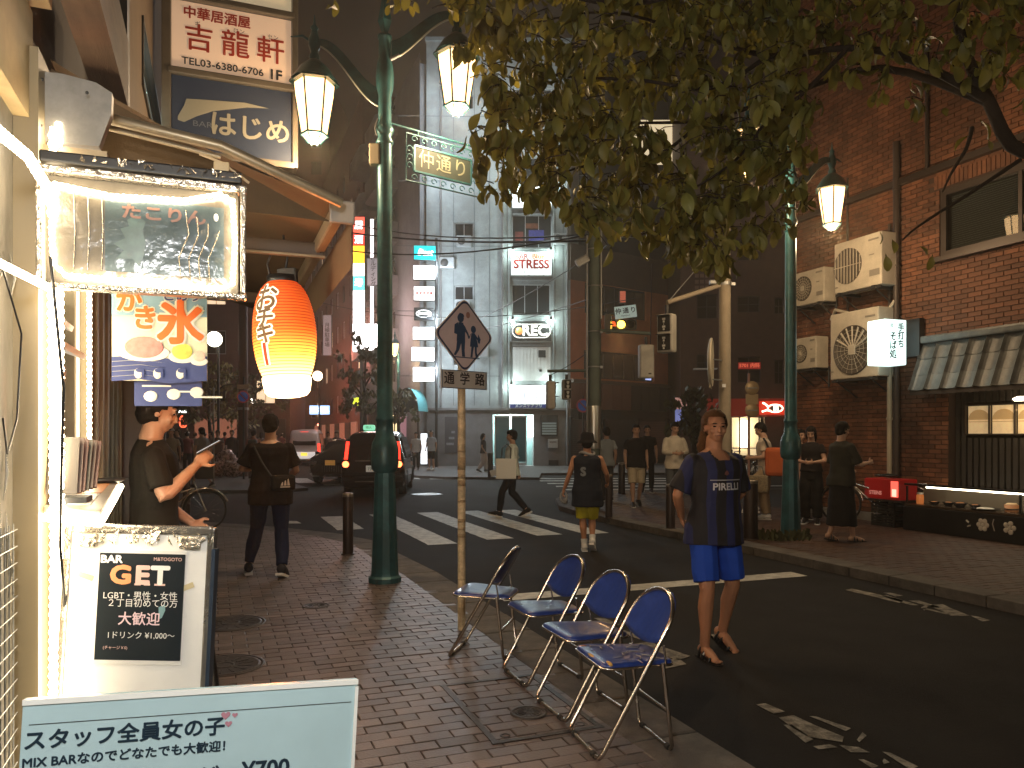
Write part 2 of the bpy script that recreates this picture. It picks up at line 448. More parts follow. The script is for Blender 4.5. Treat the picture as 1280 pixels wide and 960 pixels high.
for sx in (-1, 1):
    obj('lifting_eye', MB().lathe([(.028, -.01), (.028, .003), (.018, .003), (.018, -.004)], 12, c=(sx*(a-.1), -b+.1, 0)), m_iron, t)
cover(Vector((covers[3][0], covers[3][1], .002)), covers[3][2], 'tiny round keyhole cap set inside the brick-filled access cover')
# ================================================================ BUILDINGS
def part_root(t, name, mb, m): return obj(name, mb, m, t)
def wall_open(mb, x0, x1, z0, z1, opens, depth=.15, y=0.0, thick=None):
    """a wall in the xz plane (outside is -y) with openings; reveals go +y"""
    xs = sorted({x0, x1, *[c for o in opens for c in (o[0], o[1])]}); zs = sorted({z0, z1, *[c for o in opens for c in (o[2], o[3])]})
    for i in range(len(xs)-1):
        for j in range(len(zs)-1):
            cx_, cz_ = (xs[i]+xs[i+1])/2, (zs[j]+zs[j+1])/2
            if any(o[0] < cx_ < o[1] and o[2] < cz_ < o[3] for o in opens): continue
            mb.add([(xs[i], y, zs[j]), (xs[i+1], y, zs[j]), (xs[i+1], y, zs[j+1]), (xs[i], y, zs[j+1])], [(0, 1, 2, 3)])
    for a, b, c_, d in opens:
        e = y+depth
        mb.add([(a, y, c_), (b, y, c_), (b, y, d), (a, y, d), (a, e, c_), (b, e, c_), (b, e, d), (a, e, d)],
               [(0, 4, 5, 1), (1, 5, 6, 2), (2, 6, 7, 3), (3, 7, 4, 0)])
    return mb
def window(t, a, b, c_, d, y, mf, mp, nx=2, nz=1, fw=.05, behind=None, name='window'):
    """frame with panes set back in its opening, all at local y"""
    f = MB()
    f.box(((a+b)/2, y, c_+fw/2), (b-a, .06, fw)); f.box(((a+b)/2, y, d-fw/2), (b-a, .06, fw))
    xs = [a+fw/2, b-fw/2]+[a+(b-a)*k/nx for k in range(1, nx)]
    for x in xs: f.box((x, y, (c_+d)/2), (fw if x in xs[:2] else fw*.7, .055, d-c_-2*fw))
    for k in range(1, nz): f.box(((a+b)/2, y, c_+(d-c_)*k/nz), (b-a-2*fw, .05, fw*.6))
    fo = obj(name, f, mf, t)
    for k in range(nx):
        for j in range(nz):
            p = MB(); x0 = a+(b-a)*k/nx; x1 = a+(b-a)*(k+1)/nx; z0 = c_+(d-c_)*j/nz; z1 = c_+(d-c_)*(j+1)/nz
            p.box(((x0+x1)/2, y+.012+.004*(k % 2), (z0+z1)/2), (x1-x0-fw*.6, .008, z1-z0-fw*.6)); obj('pane', p, mp, fo)
    return fo
class Frame:
    """converts pixels to local x,z on a facade with origin o and direction r (unit, in xy)"""
    def __init__(s, o, r):
        s.o = Vector((o[0], o[1], 0)); s.r = Vector((r[0], r[1], 0)).normalized(); s.rz = math.atan2(s.r.y, s.r.x)
    def at(s, x, y):
        k = (x-640)/960                     # point k*Y, Y on line o + t r
        t = (k*s.o.y - s.o.x)/(s.r.x-k*s.r.y); Y = s.o.y+t*s.r.y
        return t, EYE-(y-545)/960*Y
    def rect(s, x0, y0, x1, y1):
        a, d = s.at(x0, y0); b, c_ = s.at(x1, y1); return a, b, c_, d

# ---------------------------------------------------------------- the grey building with the lit bar signs
m_grey = mat('grey_render_wall', (.33, .36, .36), .8, var=.06, vscale=2, bump=.3, bscale=30, dirt=.32, dscale=.7)
m_greyd = mat('lower_grey_wall', (.20, .19, .19), .75, var=.08, vscale=2, bump=.2, dirt=.2)
m_alu = mat('aluminium_frame', (.45, .47, .48), .4, .5)
fr = Frame((-4.35, 39.0), (1, 0.02))
t = thing('grey_building', 'tall pale grey building across the junction with stacked lit bar signs and glass entrance', 'building', fr.o, fr.rz)
wx = fr.rect
opens = {'up0': wx(640, 268, 690, 310), 'mid': wx(640, 355, 688, 393), 'l1': wx(568, 278, 592, 296), 'l2': wx(568, 357, 592, 375), 'l3': wx(566, 440, 582, 457),
         'l0': wx(568, 198, 592, 216), 'u1': wx(640, 196, 690, 230), 'u2': wx(640, 110, 690, 150), 'l00': wx(568, 118, 592, 136)}
ent = wx(616, 518, 667, 581); x1 = fr.at(714, 500)[0]; zt = 21.6
mb = wall_open(MB(), 0, x1, 2.98, zt, list(opens.values()), .2)
mb.add([(0, 0, 2.9), (0, 12, 2.9), (0, 12, zt), (0, 0, zt), (x1, 0, 2.9), (x1, 12, 2.9), (x1, 12, zt), (x1, 0, zt)], [(0, 3, 2, 1), (4, 5, 6, 7), (3, 7, 6, 2)])
obj('wall', mb, m_grey, t)
gz = ent[3]+.06
mb = wall_open(MB(), .01, x1-.01, .03, 2.86, [(ent[0], ent[1], .0301, ent[3])], 1.2, y=.06)
mb.add([(.01, .06, .03), (.01, 12, .03), (.01, 12, 2.9), (.01, .06, 2.9), (x1-.01, .06, .03), (x1-.01, 12, .03), (x1-.01, 12, 2.9), (x1-.01, .06, 2.9)], [(0, 3, 2, 1), (4, 5, 6, 7)])
obj('ground_floor_wall', mb, m_greyd, t)
obj('ledge', MB().box((x1/2, -.02, 2.92), (x1+.06, .16, .11)), m_greyd, t)
obj('parapet', MB().box((x1/2, .1, zt+.1), (x1+.1, .35, .2)), m_grey, t)
for k, nz in (('up0', 1), ('mid', 1), ('u1', 1), ('u2', 1)): window(t, *opens[k], .12, m_alu, m_glass, nx=3)
for k in ('l1', 'l2', 'l3', 'l0', 'l00'): window(t, *opens[k], .12, m_alu, m_glass, nx=2)
# pilaster lines beside the central bay
for xx in (636, 692): obj('pilaster', MB().box((fr.at(xx, 400)[0], -.05, 9.0), (.07, .1, 12.1)), m_grey, t)
for yy in (350, 395, 432, 268, 312):
    z_ = fr.at(664, yy)[1]; a = fr.at(639.5, yy)[0]; b = fr.at(690.5, yy)[0]; obj('string_course', MB().box(((a+b)/2, -.04, z_), (b-a-.1, .08, .07)), m_grey, t)
m_line = mat('wall_joint', (.14, .16, .17), .8)
for xx in (567, 593, 612, 704): obj('wall_joint', MB().box((fr.at(xx, 300)[0], -.004, 11.2), (.035, .012, 16.2)), m_line, t)
for k in range(5): obj('wall_joint', MB().box((fr.at(600, 300)[0]-1.6, -.0035, 4.6+3.3*k), (5.2, .011, .03)), m_line, t)
for xx, z0_, z1_ in ((551, 3.0, 21), (628, 3.0, 16.5), (709, .1, 21)):
    mb = MB(); xp_ = fr.at(xx, 300)[0]; mb.cyl((xp_, -.10, z0_), (xp_, -.10, z1_), .055)
    for j in range(int((z1_-z0_)/2.2)): mb.cyl((xp_, -.10, z0_+1+2.2*j), (xp_, -.10, z0_+1.08+2.2*j), .08).box((xp_, -.05, z0_+1.04+2.2*j), (.05, .1, .05))
    obj('drain_pipe', mb, m_greyd, t)
for xx, yy in ((580, 303), (578, 383), (700, 300), (601, 440), (559, 330)):
    a_, z_ = fr.at(xx, yy); u_ = obj('wall_unit', MB().bbox((a_, -.17, z_), (.75, .3, .55), .04), m_alu, t); obj('unit_fan', MB().lathe([(.2, 0), (.2, .01), (.001, .01)], 18), m_dark, u_).matrix_basis = Matrix.Translation((a_-.12, -.321, z_)) @ Matrix.Rotation(R(90), 4, 'X')
# posters behind the upper window
a, b, c_, d = opens['up0']
for k, (f0, f1, g0, g1, cc) in enumerate(((.08, .28, .15, .5, (.35, .06, .05)), (.42, .8, .2, .55, (.08, .09, .5)), (.34, .66, .6, .75, (.4, .12, .06)))):
    obj('poster', MB().box((a+(b-a)*(f0+f1)/2, .095, c_+(d-c_)*(g0+g1)/2), ((b-a)*(f1-f0), .01, (d-c_)*(g1-g0))), mat('poster%d' % k, tuple(c*.35 for c in cc), .5, var=.5, vscale=9), t)
# ribbed metal panel over the lowest sign
a, b, c_, d = wx(641, 434, 688, 476); mb = MB()
for k in range(22): mb.box((a+(b-a)*(k+.5)/22, -.03-.012*(k % 2), (c_+d)/2), ((b-a)/22, .05, d-c_))
pn = obj('ribbed_panel', mb, m_white, t)
for (r0, r1, r2, r3) in ((673, 438, 682, 447), (674, 462, 677, 465)):
    q = wx(r0, r1, r2, r3); obj('vent_opening', MB().box(((q[0]+q[1])/2, -.08, (q[2]+q[3])/2), (q[1]-q[0], .04, q[3]-q[2])), m_dark, pn)
# entrance: glass doors, lit lobby
a, b, c_, d = ent
mb = MB(); mb.box(((a+b)/2, 1.26, d/2), (b-a, .05, d)); obj('lobby_back', mb, mat('lobby_wall', (.28, .42, .42), .5, var=.1), t)
for k in range(2):
    x0 = a+.08+k*.85; w_ = .8
    dr = MB(); dr.box((x0+.03, .2, d/2), (.06, .06, d-.1)); dr.box((x0+w_-.03, .2, d/2), (.06, .06, d-.1)); dr.box((x0+w_/2, .2, d-.1), (w_-.12, .06, .08)); dr.box((x0+w_/2, .2, .12), (w_-.12, .06, .16))
    do = obj('door', dr, m_alu, t); obj('door_glass', MB().box((x0+w_/2, .205, d/2+.05), (w_-.12, .012, d-.35)), mat('door_glass', (.03, .09, .1), .08, spec=.6), do)
    obj('handle', MB().cyl((x0+w_*(.82 if k == 0 else .2), .13, 1.0), (x0+w_*(.82 if k == 0 else .2), .13, 1.35), .018), m_chrome, do)
q = wx(659, 519, 668, 546); obj('lit_lobby_sign', MB().box(((q[0]+q[1])/2+.03, .35, (q[2]+q[3])/2), (.30, .08, q[3]-q[2])), emit('lobby_sign', (.85, 1, .97), 9), t)
l = lamp('lobby_light', (a+1.0, .7, 2.3), (.8, 1, .95), 520, .1, t)
q = wx(676, 519, 697, 545)
nb = obj('notice_board', MB().bbox(((q[0]+q[1])/2, .0, (q[2]+q[3])/2), (q[1]-q[0], .08, q[3]-q[2]), .015), m_dark, t)
for k in range(5): obj('notice_sheet', MB().box(((q[0]+q[1])/2, -.048, q[2]+.12+k*.13), ((q[1]-q[0])*.85, .012, .09)), mat('sheet', (.35, .42, .42), .5), nb)
q = wx(685, 549, 697, 560); mbx = obj('mailbox', MB().bbox(((q[0]+q[1])/2, -.05, (q[2]+q[3])/2), (q[1]-q[0], .22, q[3]-q[2]), .02), m_alu, t)
obj('mail_slot', MB().box(((q[0]+q[1])/2, -.163, q[3]-.14), (.34, .012, .04)), m_black, mbx)
q = wx(686, 573, 698, 581); obj('vent_grille', MB().bbox(((q[0]+q[1])/2, .04, .2), (.5, .06, .26), .01), m_dark, t)
q = wx(556, 521, 573, 566); po = obj('shutter_poster', MB().box(((q[0]+q[1])/2, .04, (q[2]+q[3])/2), (q[1]-q[0], .03, q[3]-q[2])), mat('dark_poster', (.05, .05, .06), .4), t)
for k in range(3): obj('poster_print', MB().box(((q[0]+q[1])/2+.08*(k-1), .02, q[2]+.45+.3*k), (.38-.1*k, .012, .12)), mat('print', (.25, .25, .27), .5, var=.4, vscale=20), po)

def spot_arm(t, x, z, sgn):
    """small lamp on a bent arm over a sign"""
    a = obj('spot_arm', MB().tube([(x, 0, z), (x, -.35, z+.04), (x, -.5, z)], .015), m_dark, t)
    obj('spot_head', MB().cyl((x, -.5, z+.02), (x, -.44, z-.09), .05, .07), m_black, a)
    lamp('spot_light', (x, -.42, z-.2), (.78, 1, .95), 66, .06, t)
def wall_sign(name, label, r, col, es, depth=.18, txt=(), fr=fr, border=None, spots=True):
    a, b, c_, d = fr.rect(*r); o = fr.o+fr.r*((a+b)/2)+Vector((0, 0, (c_+d)/2)); nrm = Vector((fr.r.y, -fr.r.x, 0))
    o = o+nrm*.10
    t = thing(name, label, 'sign', o, fr.rz, 'lit bar signs on the grey building')
    W, H = b-a, d-c_
    obj('sign_box', MB().bbox((0, 0, 0), (W, depth, H), .02), m_alu, t)
    obj('sign_face', MB().box((0, -depth/2-.004, 0), (W-.08, .012, H-.08)), emit(name+'_face', col, es), t)
    for (s, size, x, z, m, kw) in txt:
        put_text(s, size, (x, -depth/2-.012, z), (1, 0, 0), (0, 0, 1), m, t, **kw)
    if spots:
        for x in (-W/2+.12, W/2-.1): spot_arm(t, x, H/2+.12, 1)
    return t, W, H, depth
m_red_e = mat('red_letters', (.38, .012, .008), .5); m_org = mat('orange_letters', (.7, .22, .01), .5)
blk = flat('black_ink', (.004, .004, .004), .5)
t1, W, H, D = wall_sign('bar_sign', 'white lit bar sign reading STRESS in red drip letters, under the top window', (638, 315, 690, 346), (.92, 1, .97), .85,
    txt=[('STRESS', .62, 0, -.05, m_red_e, dict(bold=.02, sx=.95)), ('BAR', .36, -.5, .34, m_red_e, dict(bold=.008)), ('Blue', .36, .35, .36, m_org, dict(bold=.01))])
mb = MB()
for k in range(6): mb.box((-.62+.25*k, -D/2-.013, -.36-.05*(k % 3)), (.02, .006, .12+.1*(k % 3)))
obj('paint_drip', mb, blk, t1)
t1, W, H, D = wall_sign('bar_sign', 'black bar sign with white REC in a rounded outline and an orange dot', (638, 401, 690, 428), (.035, .04, .04), .25,
    txt=[('REC', .72, .17, 0, m_txt_white, dict(bold=.03)), ('.', .6, .83, 0, m_txt_white, dict(bold=.02))])
mw = emit('rec_white', (1, .98, .9), .9)
pts = []
for k in range(24):
    an = 2*PI*k/24; x = math.cos(an)*.34; z = math.sin(an)*.34; pts.append((x+(.62 if x > 0 else -.62), -D/2-.02, z))
obj('outline', MB().tube(pts, .03, 6, True), mw, t1)
for ch in [c for c in bpy.data.objects if c.parent == t1 and c.name.startswith('lettering')]: ch.data.materials[0] = mw
obj('dot', MB().lathe([(.19, 0), (.19, .012), (.001, .012)], 20), emit('rec_dot', (.95, .36, .1), 1.0), t1)
o = bpy.data.objects[[c.name for c in bpy.data.objects if c.parent == t1 and c.name.startswith('dot')][0]]; o.rotation_euler = (R(90), 0, 0); o.location = (-.62, -D/2-.012, 0)
t1, W, H, D = wall_sign('bar_sign', 'bright white sign with a round wreath emblem and navy strip over the entrance', (636, 481, 690, 511), (.95, 1, .98), 1.6,
    txt=[('THE BAR', .17, 0, .38, blk, {}), ('HOSTEL', .15, 0, .04, blk, {}), ('メンズケアプリ', .2, -.1, -.475, m_txt_white, dict(bold=.005))])
a_ = [c for c in bpy.data.objects if c.parent == t1 and c.name.startswith('lettering')]
obj('navy_strip', MB().box((0, -D/2-.011, -.475), (W-.1, .006, .2)), flat('navy_print', (.01, .03, .2), .5), t1)
for c in a_: c.location.y -= .006
for sg in (-1, 1):
    obj('wreath', MB().tube([(sg*(.33*math.cos(R(q))), -D/2-.018, .06+.27*math.sin(R(q))) for q in range(-65, 66, 13)], [.008+.016*math.sin(PI*i/10) for i in range(11)], 6), flat('navy_print', (.01, .03, .2), .5), t1)
t1, W, H, D = wall_sign('bar_sign', 'white lit sign high up among the leaves, the topmost on the grey building', (640, 234, 690, 262), (.95, 1, .97), 2.6)

# the stack of seven projecting lit boxes on a pole
xs0, Yk = 531, 37.6
st = thing('sign_pole', 'dark pole carrying the column of seven lit sign boxes beside the grey building', 'sign pole', px(545, 545, Yk) * 1.0)
st.location = (px(545.5, 545, Yk).x, Yk, .03)
obj('pole', MB().cyl((0, 0, 0), (0, 0, 11.2), .07), m_dark, st)
k_ = Yk/960
boxes = [(517, 307.5, 545, 326, (0.0, .55, .55), 1.3, 'Best', 'white', 'turquoise lit box sign with white script, topmost of the column of signs'),
         (516.5, 332.5, 544, 350.5, (.95, .98, 1), 5, '', '', 'blank white lit box sign, second from the top of the column'),
         (517, 358.5, 543.5, 376.5, (1, .95, .93), 3.2, '個室居酒屋', 'red', 'white lit box sign with small red characters, third from the top of the column'),
         (517.5, 385, 542, 400.5, (.03, .035, .04), .4, 'GAKUYA', 'oval', 'black box sign with a white oval emblem, middle of the column'),
         (516, 409, 543, 425.5, (.9, .97, 1), 5, '', '', 'blank bluish white lit box sign, right below the oval emblem box'),
         (514.5, 434, 543, 452, (.95, .98, 1), 6, '', '', 'wider blank white lit box sign, second from the bottom of the column'),
         (516, 459, 543, 477.5, (.95, .98, 1), 6, '', '', 'blank white lit box sign, lowest of the column')]
for i, (x0, y0, x1_, y1, col, es, s_, kind_, lab) in enumerate(boxes):
    a = px(x0, y1, Yk); b = px(x1_, y0, Yk); W = b.x-a.x; H = b.z-a.z; c_ = (a+b)/2
    bt = thing('box_sign', lab, 'sign', c_, R(6), 'lit box signs in a column beside the grey building')
    obj('sign_box', MB().bbox((0, 0, 0), (W, .28, H), .03), m_dark, bt)
    obj('sign_face', MB().box((0, -.145, 0), (W-.05, .012, H-.05)), emit('box%d' % i, col, es), bt)
    obj('bracket', MB().box((W/2+.04, 0, H/2-.1), (.1, .06, .05)).box((W/2+.04, 0, -H/2+.1), (.1, .06, .05)), m_dark, bt)
    if s_ == 'Best': put_text('Best', .42, (0, -.152, 0), (1, 0, 0), (0, 0, 1), emit('bw', (1, 1, 1), 3), bt, bold=.02, shear=.3)
    if kind_ == 'red': put_text(s_, .17, (0, -.152, 0), (1, 0, 0), (0, 0, 1), m_red_e, bt, bold=.006)
    if kind_ == 'oval':
        mw2 = emit('oval_w', (1, 1, 1), 2.2)
        obj('outline', MB().tube([(.36*math.cos(2*PI*q/24), -.155, .17*math.sin(2*PI*q/24)) for q in range(24)], .02, 5, True), mw2, bt)
        put_text(s_, .14, (0, -.152, 0), (1, 0, 0), (0, 0, 1), mw2, bt, bold=.006)
[lamp('facade_fill', px(548, y_, 37.3), (.78, .90, 1), e_, .3) for y_, e_ in ((110, 190), (210, 260), (335, 330), (400, 340), (462, 300))]; lamp('upper_wall_fill', px(640, 140, 36.2), (.85, .92, .9), 600, .4)  # unseen lamps added to brighten the grey facade up to its top
lamp('far_street_fill', px(462, 400, 41), (1, .66, .62), 420, .6); lamp('maroon_wall_fill', px(430, 440, 52), (1, .30, .22), 420, .6)  # fill lamps added to tint the far buildings pinkish red
lamp('orange_wall_fill', px(775, 430, 33), (1, .55, .22), 200, .4); lamp('red_street_fill', px(330, 500, 62), (1, .22, .08), 2300, .6)  # fill lamps added to warm the orange facade and redden the far street

# teal barrel awning and the door under it
at_ = thing('barrel_awning', 'small teal barrel-shaped shop awning over a doorway beside the lamp post', 'awning', px(516, 545, 37.8)-Vector((0, 0, EYE)) , R(-14))
mb = MB(); prof = [(math.cos(R(a)), math.sin(R(a))) for a in range(0, 181, 12)]
mb2 = [Vector((0.02+.62*c, -.9, 2.75+1.1*s)) for c, s in prof]; mb3 = [Vector((0.02+.62*c, .4, 2.75+1.1*s)) for c, s in prof]
n_ = len(mb2); mb.add(mb2+mb3, [(i, i+1, n_+i+1, n_+i) for i in range(n_-1)], True)
i2 = [p*1.0 for p in mb2]; mb.add([Vector((p.x*.97, p.y, 2.75+(p.z-2.75)*.97)) for p in mb2+mb3], [(n_+i, n_+i+1, i+1, i) for i in range(n_-1)], True)
obj('canvas', mb, mat('teal_canvas', (.09, .33, .36), .7, var=.1, bump=.2), at_)
obj('valance', MB().add([mb2[0]+Vector((0, 0, -.05))]+mb2+[mb2[-1]+Vector((0, 0, -.05))], [tuple(range(n_+2))]), mat('dark_canvas', (.02, .03, .04), .8), at_)
for sx in (-1, 1): obj('post', MB().cyl((sx*.6, -.85, 0), (sx*.6, -.85, 2.75), .03), m_dark, at_)

# ---------------------------------------------------------------- the balcony building (faces the far street)
m_balc = mat('balcony_concrete', (.30, .30, .31), .8, var=.06, vscale=2, dirt=.2, dscale=.8)
f2 = Frame(tuple(S(53.5, 9.75))[:2], (-DX, -DY))
t = thing('balcony_building', 'grey apartment building with stacked rounded balconies behind the sign column', 'building', f2.o, f2.rz)
L_ = 15.2
ops = []
for k in range(6): ops += [(2.0, 4.5, 4.2+3.05*k, 5.9+3.05*k), (7.0, 9.4, 4.2+3.05*k, 5.9+3.05*k)]
mb = wall_open(MB(), 0, L_, .03, 20.6, ops, .2)
mb.add([(0, 0, 20.6), (L_, 0, 20.6), (L_, 9, 20.6), (0, 9, 20.6)], [(0, 1, 2, 3)]); mb.add([(L_, 0, .03), (L_, 9, .03), (L_, 9, 20.6), (L_, 0, 20.6)], [(0, 1, 2, 3)])
obj('wall', mb, m_balc, t)
for o_ in ops: window(t, *o_, .12, m_alu, m_glass, nx=2)
for k in range(6):
    z0 = 3.5+3.05*k
    for (x0, x1_) in ((1.3, 5.3), (6.2, 10.2)):
        pl = [(x0, 0), (x0, -.8), (x0+.15, -1.1), (x0+.45, -1.25), (x1_-.45, -1.25), (x1_-.15, -1.1), (x1_, -.8), (x1_, 0)]
        mb = MB(); mb.prism(pl, z0, z0+.14)
        for i in range(len(pl)-1):
            a, b = Vector((*pl[i], 0)), Vector((*pl[i+1], 0)); d_ = (b-a).normalized(); nn = Vector((-d_.y, d_.x, 0))*.1
            mb.add([a+Vector((0, 0, z0+.14)), b+Vector((0, 0, z0+.14)), b+nn+Vector((0, 0, z0+.14)), a+nn+Vector((0, 0, z0+.14)),
                    a+Vector((0, 0, z0+1.15)), b+Vector((0, 0, z0+1.15)), b+nn+Vector((0, 0, z0+1.15)), a+nn+Vector((0, 0, z0+1.15))], [(0, 1, 5, 4), (2, 3, 7, 6), (4, 5, 6, 7)])
        obj('balcony', mb, m_balc, t)
# ---------------------------------------------------------------- tall lit sign strip and shops farther up the street
Yq = 44.0
t = thing('tall_sign', 'very tall narrow lit sign with red, orange, white and turquoise bands', 'sign', px(448, 545, Yq)*1.0)
t.location = (px(448.5, 545, Yq).x, Yq, 0)
kq = Yq/960; Wq = 14*kq
bands = [(271, 293, (.95, .10, .06), 2.2), (293, 307, (.85, .05, .03), 1.8), (307, 329, (1, .45, .02), 3.0), (329, 345, (1, .9, .8), 6), (345, 363, (0.1, .75, .65), 2.2), (363, 440, (1, .97, .97), 6)]
obj('sign_box', MB().box((0, .14, EYE+(545-355)*kq), (Wq+.06, .25, 170*kq)), m_dark, t)
for i, (y0, y1, col, es) in enumerate(bands):
    obj('sign_face', MB().box((0, 0, EYE+(545-(y0+y1)/2)*kq), (Wq, .03, (y1-y0)*kq-.03)), emit('band%d' % i, col, es), t)
for k, (yy, s_) in enumerate(((282, '居'), (300, '酒'), (354, '寿'))): put_text(s_, .5, (0, -.02, EYE+(545-yy)*kq), (1, 0, 0), (0, 0, 1), emit('wlet', (1, 1, 1), 3), t, bold=.02)
obj('post', MB().cyl((.1, .3, 0), (.1, .3, EYE+105*kq), .1), m_dark, t)
def far_sign(name, label, r, Y, col, es, txt=None, tm=None, depth=.3, rz=0, cat='sign', size=None, vertical=False, group=None):
    a = px(r[0], r[3], Y); b = px(r[2], r[1], Y); c_ = (a+b)/2; W = b.x-a.x; H = b.z-a.z
    t = thing(name, label, cat, c_, rz, group)
    obj('sign_box', MB().bbox((0, depth/2, 0), (W+.04, depth, H+.04), .02), m_dark, t)
    obj('sign_face', MB().box((0, -.008, 0), (W, .012, H)), emit(name+label[:12]+str(r[0]), col, es), t)
    if txt: put_text(txt, size or H*.7, (0, -.016, 0), (1, 0, 0), (0, 0, 1), tm or blk, t, vertical=vertical, bold=.004)
    return t
far_sign('shop_sign', 'large white lit shop front sign at the foot of the tall banded sign', (441, 405, 476, 438), 43.6, (1, .95, .95), 5)
far_sign('vertical_sign', 'grey hanging sign with a column of small dark writing beside the banded sign', (459, 323, 474, 356), 42, (.45, .43, .46), .35, 'ビルディング', blk, size=.3, vertical=True)
far_sign('vertical_sign', 'narrow white glowing vertical sign between the banded sign and the lamp post', (463, 274, 467, 322), 43, (1, .9, .92), 4)
far_sign('vertical_sign', 'lower narrow white glowing strip sign beside the lamp post', (463, 358, 467, 404), 43, (1, .9, .92), 4)
far_sign('vertical_sign', 'grey notice sign with a small red emblem hanging on the maroon wall', (404, 394, 414, 444), 57, (.42, .40, .42), .4, '月極駐車場', blk, size=.38, vertical=True)
far_sign('shop_sign', 'blue and white lit shop sign low on the far maroon building', (387, 507, 412, 518), 62, (.35, .6, 1), 2.4, 'HOTEL', emit('wlet', (1, 1, 1), 3))
far_sign('shop_sign', 'small white square lit sign near the red lantern glow', (361, 498, 377, 513), 70, (.8, 1, .95), 6)
far_sign('shop_sign', 'green glowing round-cornered sign between tree and taxi roof', (441, 497, 452, 507), 48, (.75, .85, .05), 1.6)
far_sign('shop_sign', 'small yellow warm sign in front of the mid street tree', (466, 490, 473, 496), 49, (1, .7, .1), 2)
far_sign('shop_sign', 'dim framed menu board lit warm beside the doorway', (489, 519, 496, 546), 41, (1, .75, .4), 1.6)
far_sign('shop_sign', 'dull framed lit board with pinkish tint under the teal awning', (500, 520, 511, 546), 42, (.5, .25, .3), .5)
far_sign('lit_doorway_panel', 'tall white lit panel standing behind the two waiting people', (526, 542, 534, 580), 36.5, (.9, .95, 1), 2.2)

# ---------------------------------------------------------------- maroon buildings up the far street
m_maroon = mat('maroon_wall', (.115, .052, .048), .8, var=.1, vscale=1.2, dirt=.3, dscale=.5)
m_lit = emit('lit_window', (1, .72, .45), 1.1); m_dim = emit('dim_window', (.5, .25, .16), .22)
def block(name, label, o, r, L, H, m, dep=10, nx=5, nz=6, w=(1.2, 1.5), lit=.15, z0=3.6, dz=3.1, seed=1):
    rng = random.Random(seed); f = Frame(o, r); t = thing(name, label, 'building', f.o, f.rz); ops = []
    for i in range(nx):
        for j in range(nz):
            cx_ = L*(i+.5)/nx; z_ = z0+dz*j
            if z_+w[1] < H-.4: ops.append((cx_-w[0]/2, cx_+w[0]/2, z_, z_+w[1]))
    mb = wall_open(MB(), 0, L, 0, H, ops, .18)
    mb.add([(0, 0, 0), (0, dep, 0), (0, dep, H), (0, 0, H), (L, 0, 0), (L, dep, 0), (L, dep, H), (L, 0, H)], [(0, 3, 2, 1), (4, 5, 6, 7), (3, 7, 6, 2), (1, 2, 6, 5)])
    obj('wall', mb, m, t)
    for o_ in ops: window(t, *o_, .1, m_alu if rng.random() < .5 else m_dark, m_lit if rng.random() < lit else m_glass, nx=2)
    for k in range(max(1, int(L/3))): obj('shop_shutter' if k % 2 else 'shop_front', MB().bbox((1.5+3*k, -.06, 1.4), (2.5, .14, 2.5), .03), m_dark if k % 2 else mat('shopfront', (.12, .06, .05), .4, emis=(1, .35, .2), es=.25), t)
    return t
block('maroon_building', 'dark maroon building closing the far end of the street behind the lantern', (px(150, 545, 88).x, 88), (1, 0), 24, 42, m_maroon, nx=8, nz=12, lit=.14, seed=3)
block('maroon_building', 'maroon windowed building to the left of the tall banded sign', tuple(S(86, 10.2))[:2], (-DX, -DY), 29, 27, m_maroon, nx=8, nz=8, lit=.12, seed=4)
block('brown_building', 'brown building beyond the crowd and trees on the far left', (-26, 47), (.985, .17), 12, 16, m_maroon, nx=4, nz=5, lit=.2, seed=5)
# ---------------------------------------------------------------- orange-brown building right of the grey one
m_orange = mat('orange_brown_wall', (.42, .14, .055), .75, var=.08, vscale=1.5, dirt=.25, dscale=.7, bump=.2)
m_par = mat('dull_brown_parapet', (.085, .058, .045), .8, var=.08, dirt=.2)
f3 = Frame((2.97, 39.0), (.80, .60))
t = thing('orange_building', 'orange-brown corner building with two rows of dark windows behind the signal pole', 'building', f3.o, f3.rz)
L3 = f3.at(835, 500)[0]
w1 = f3.rect(731, 358, 808, 400); w2 = f3.rect(730, 436, 818, 473)
zpar = f3.at(730, 352)[1]; ztop = f3.at(740, 309)[1]; zlow = f3.at(716, 476)[1]
w1 = (w1[0], w1[1], 7.9, 9.5); w2 = (w2[0], w2[1], 4.55, 6.0)
mb = wall_open(MB(), 0, L3, zlow, zpar, [w1, w2], .25); obj('wall', mb, m_orange, t)
mb = MB(); mb.box((L3/2, 4, (zpar+ztop)/2), (L3, 8, ztop-zpar)); obj('parapet', mb, m_par, t)
window(t, *w1, .16, m_dark, m_glass, nx=6, fw=.07); window(t, *w2, .16, m_dark, m_glass, nx=7, fw=.07)
for w_, n_ in ((w1, 3), (w2, 4)):
    for k in range(n_): obj('curtain', MB().box((w_[0]+(w_[1]-w_[0])*(.2+.2*k), .235, (w_[2]+w_[3])/2), (.5, .02, w_[3]-w_[2]-.1)), mat('curtain', (.16, .08, .05), .9, var=.3, vscale=20, stretch=(8, 1, .3), emis=(.9, .4, .2), es=.06), t)
obj('bright_window_poster', MB().box((w2[1]-.35, .13, 5.2), (.45, .02, 1.1)), emit('poster_bl', (.45, .55, 1), 1.1), t)
obj('ledge', MB().box((L3/2, -.08, zlow), (L3, .3, .16)), m_par, t)
for k in range(10):
    xx = L3*(k+.5)/10; obj('timber_panel' if k < 6 else 'dark_panel', MB().bbox((xx, .05, zlow-.75), (L3/10-.02, .12, 1.35), .02), mat('timber_cladding', (.13, .05, .025), .6, var=.25, vscale=12, stretch=(6, 1, .4)) if k < 6 else m_black, t)
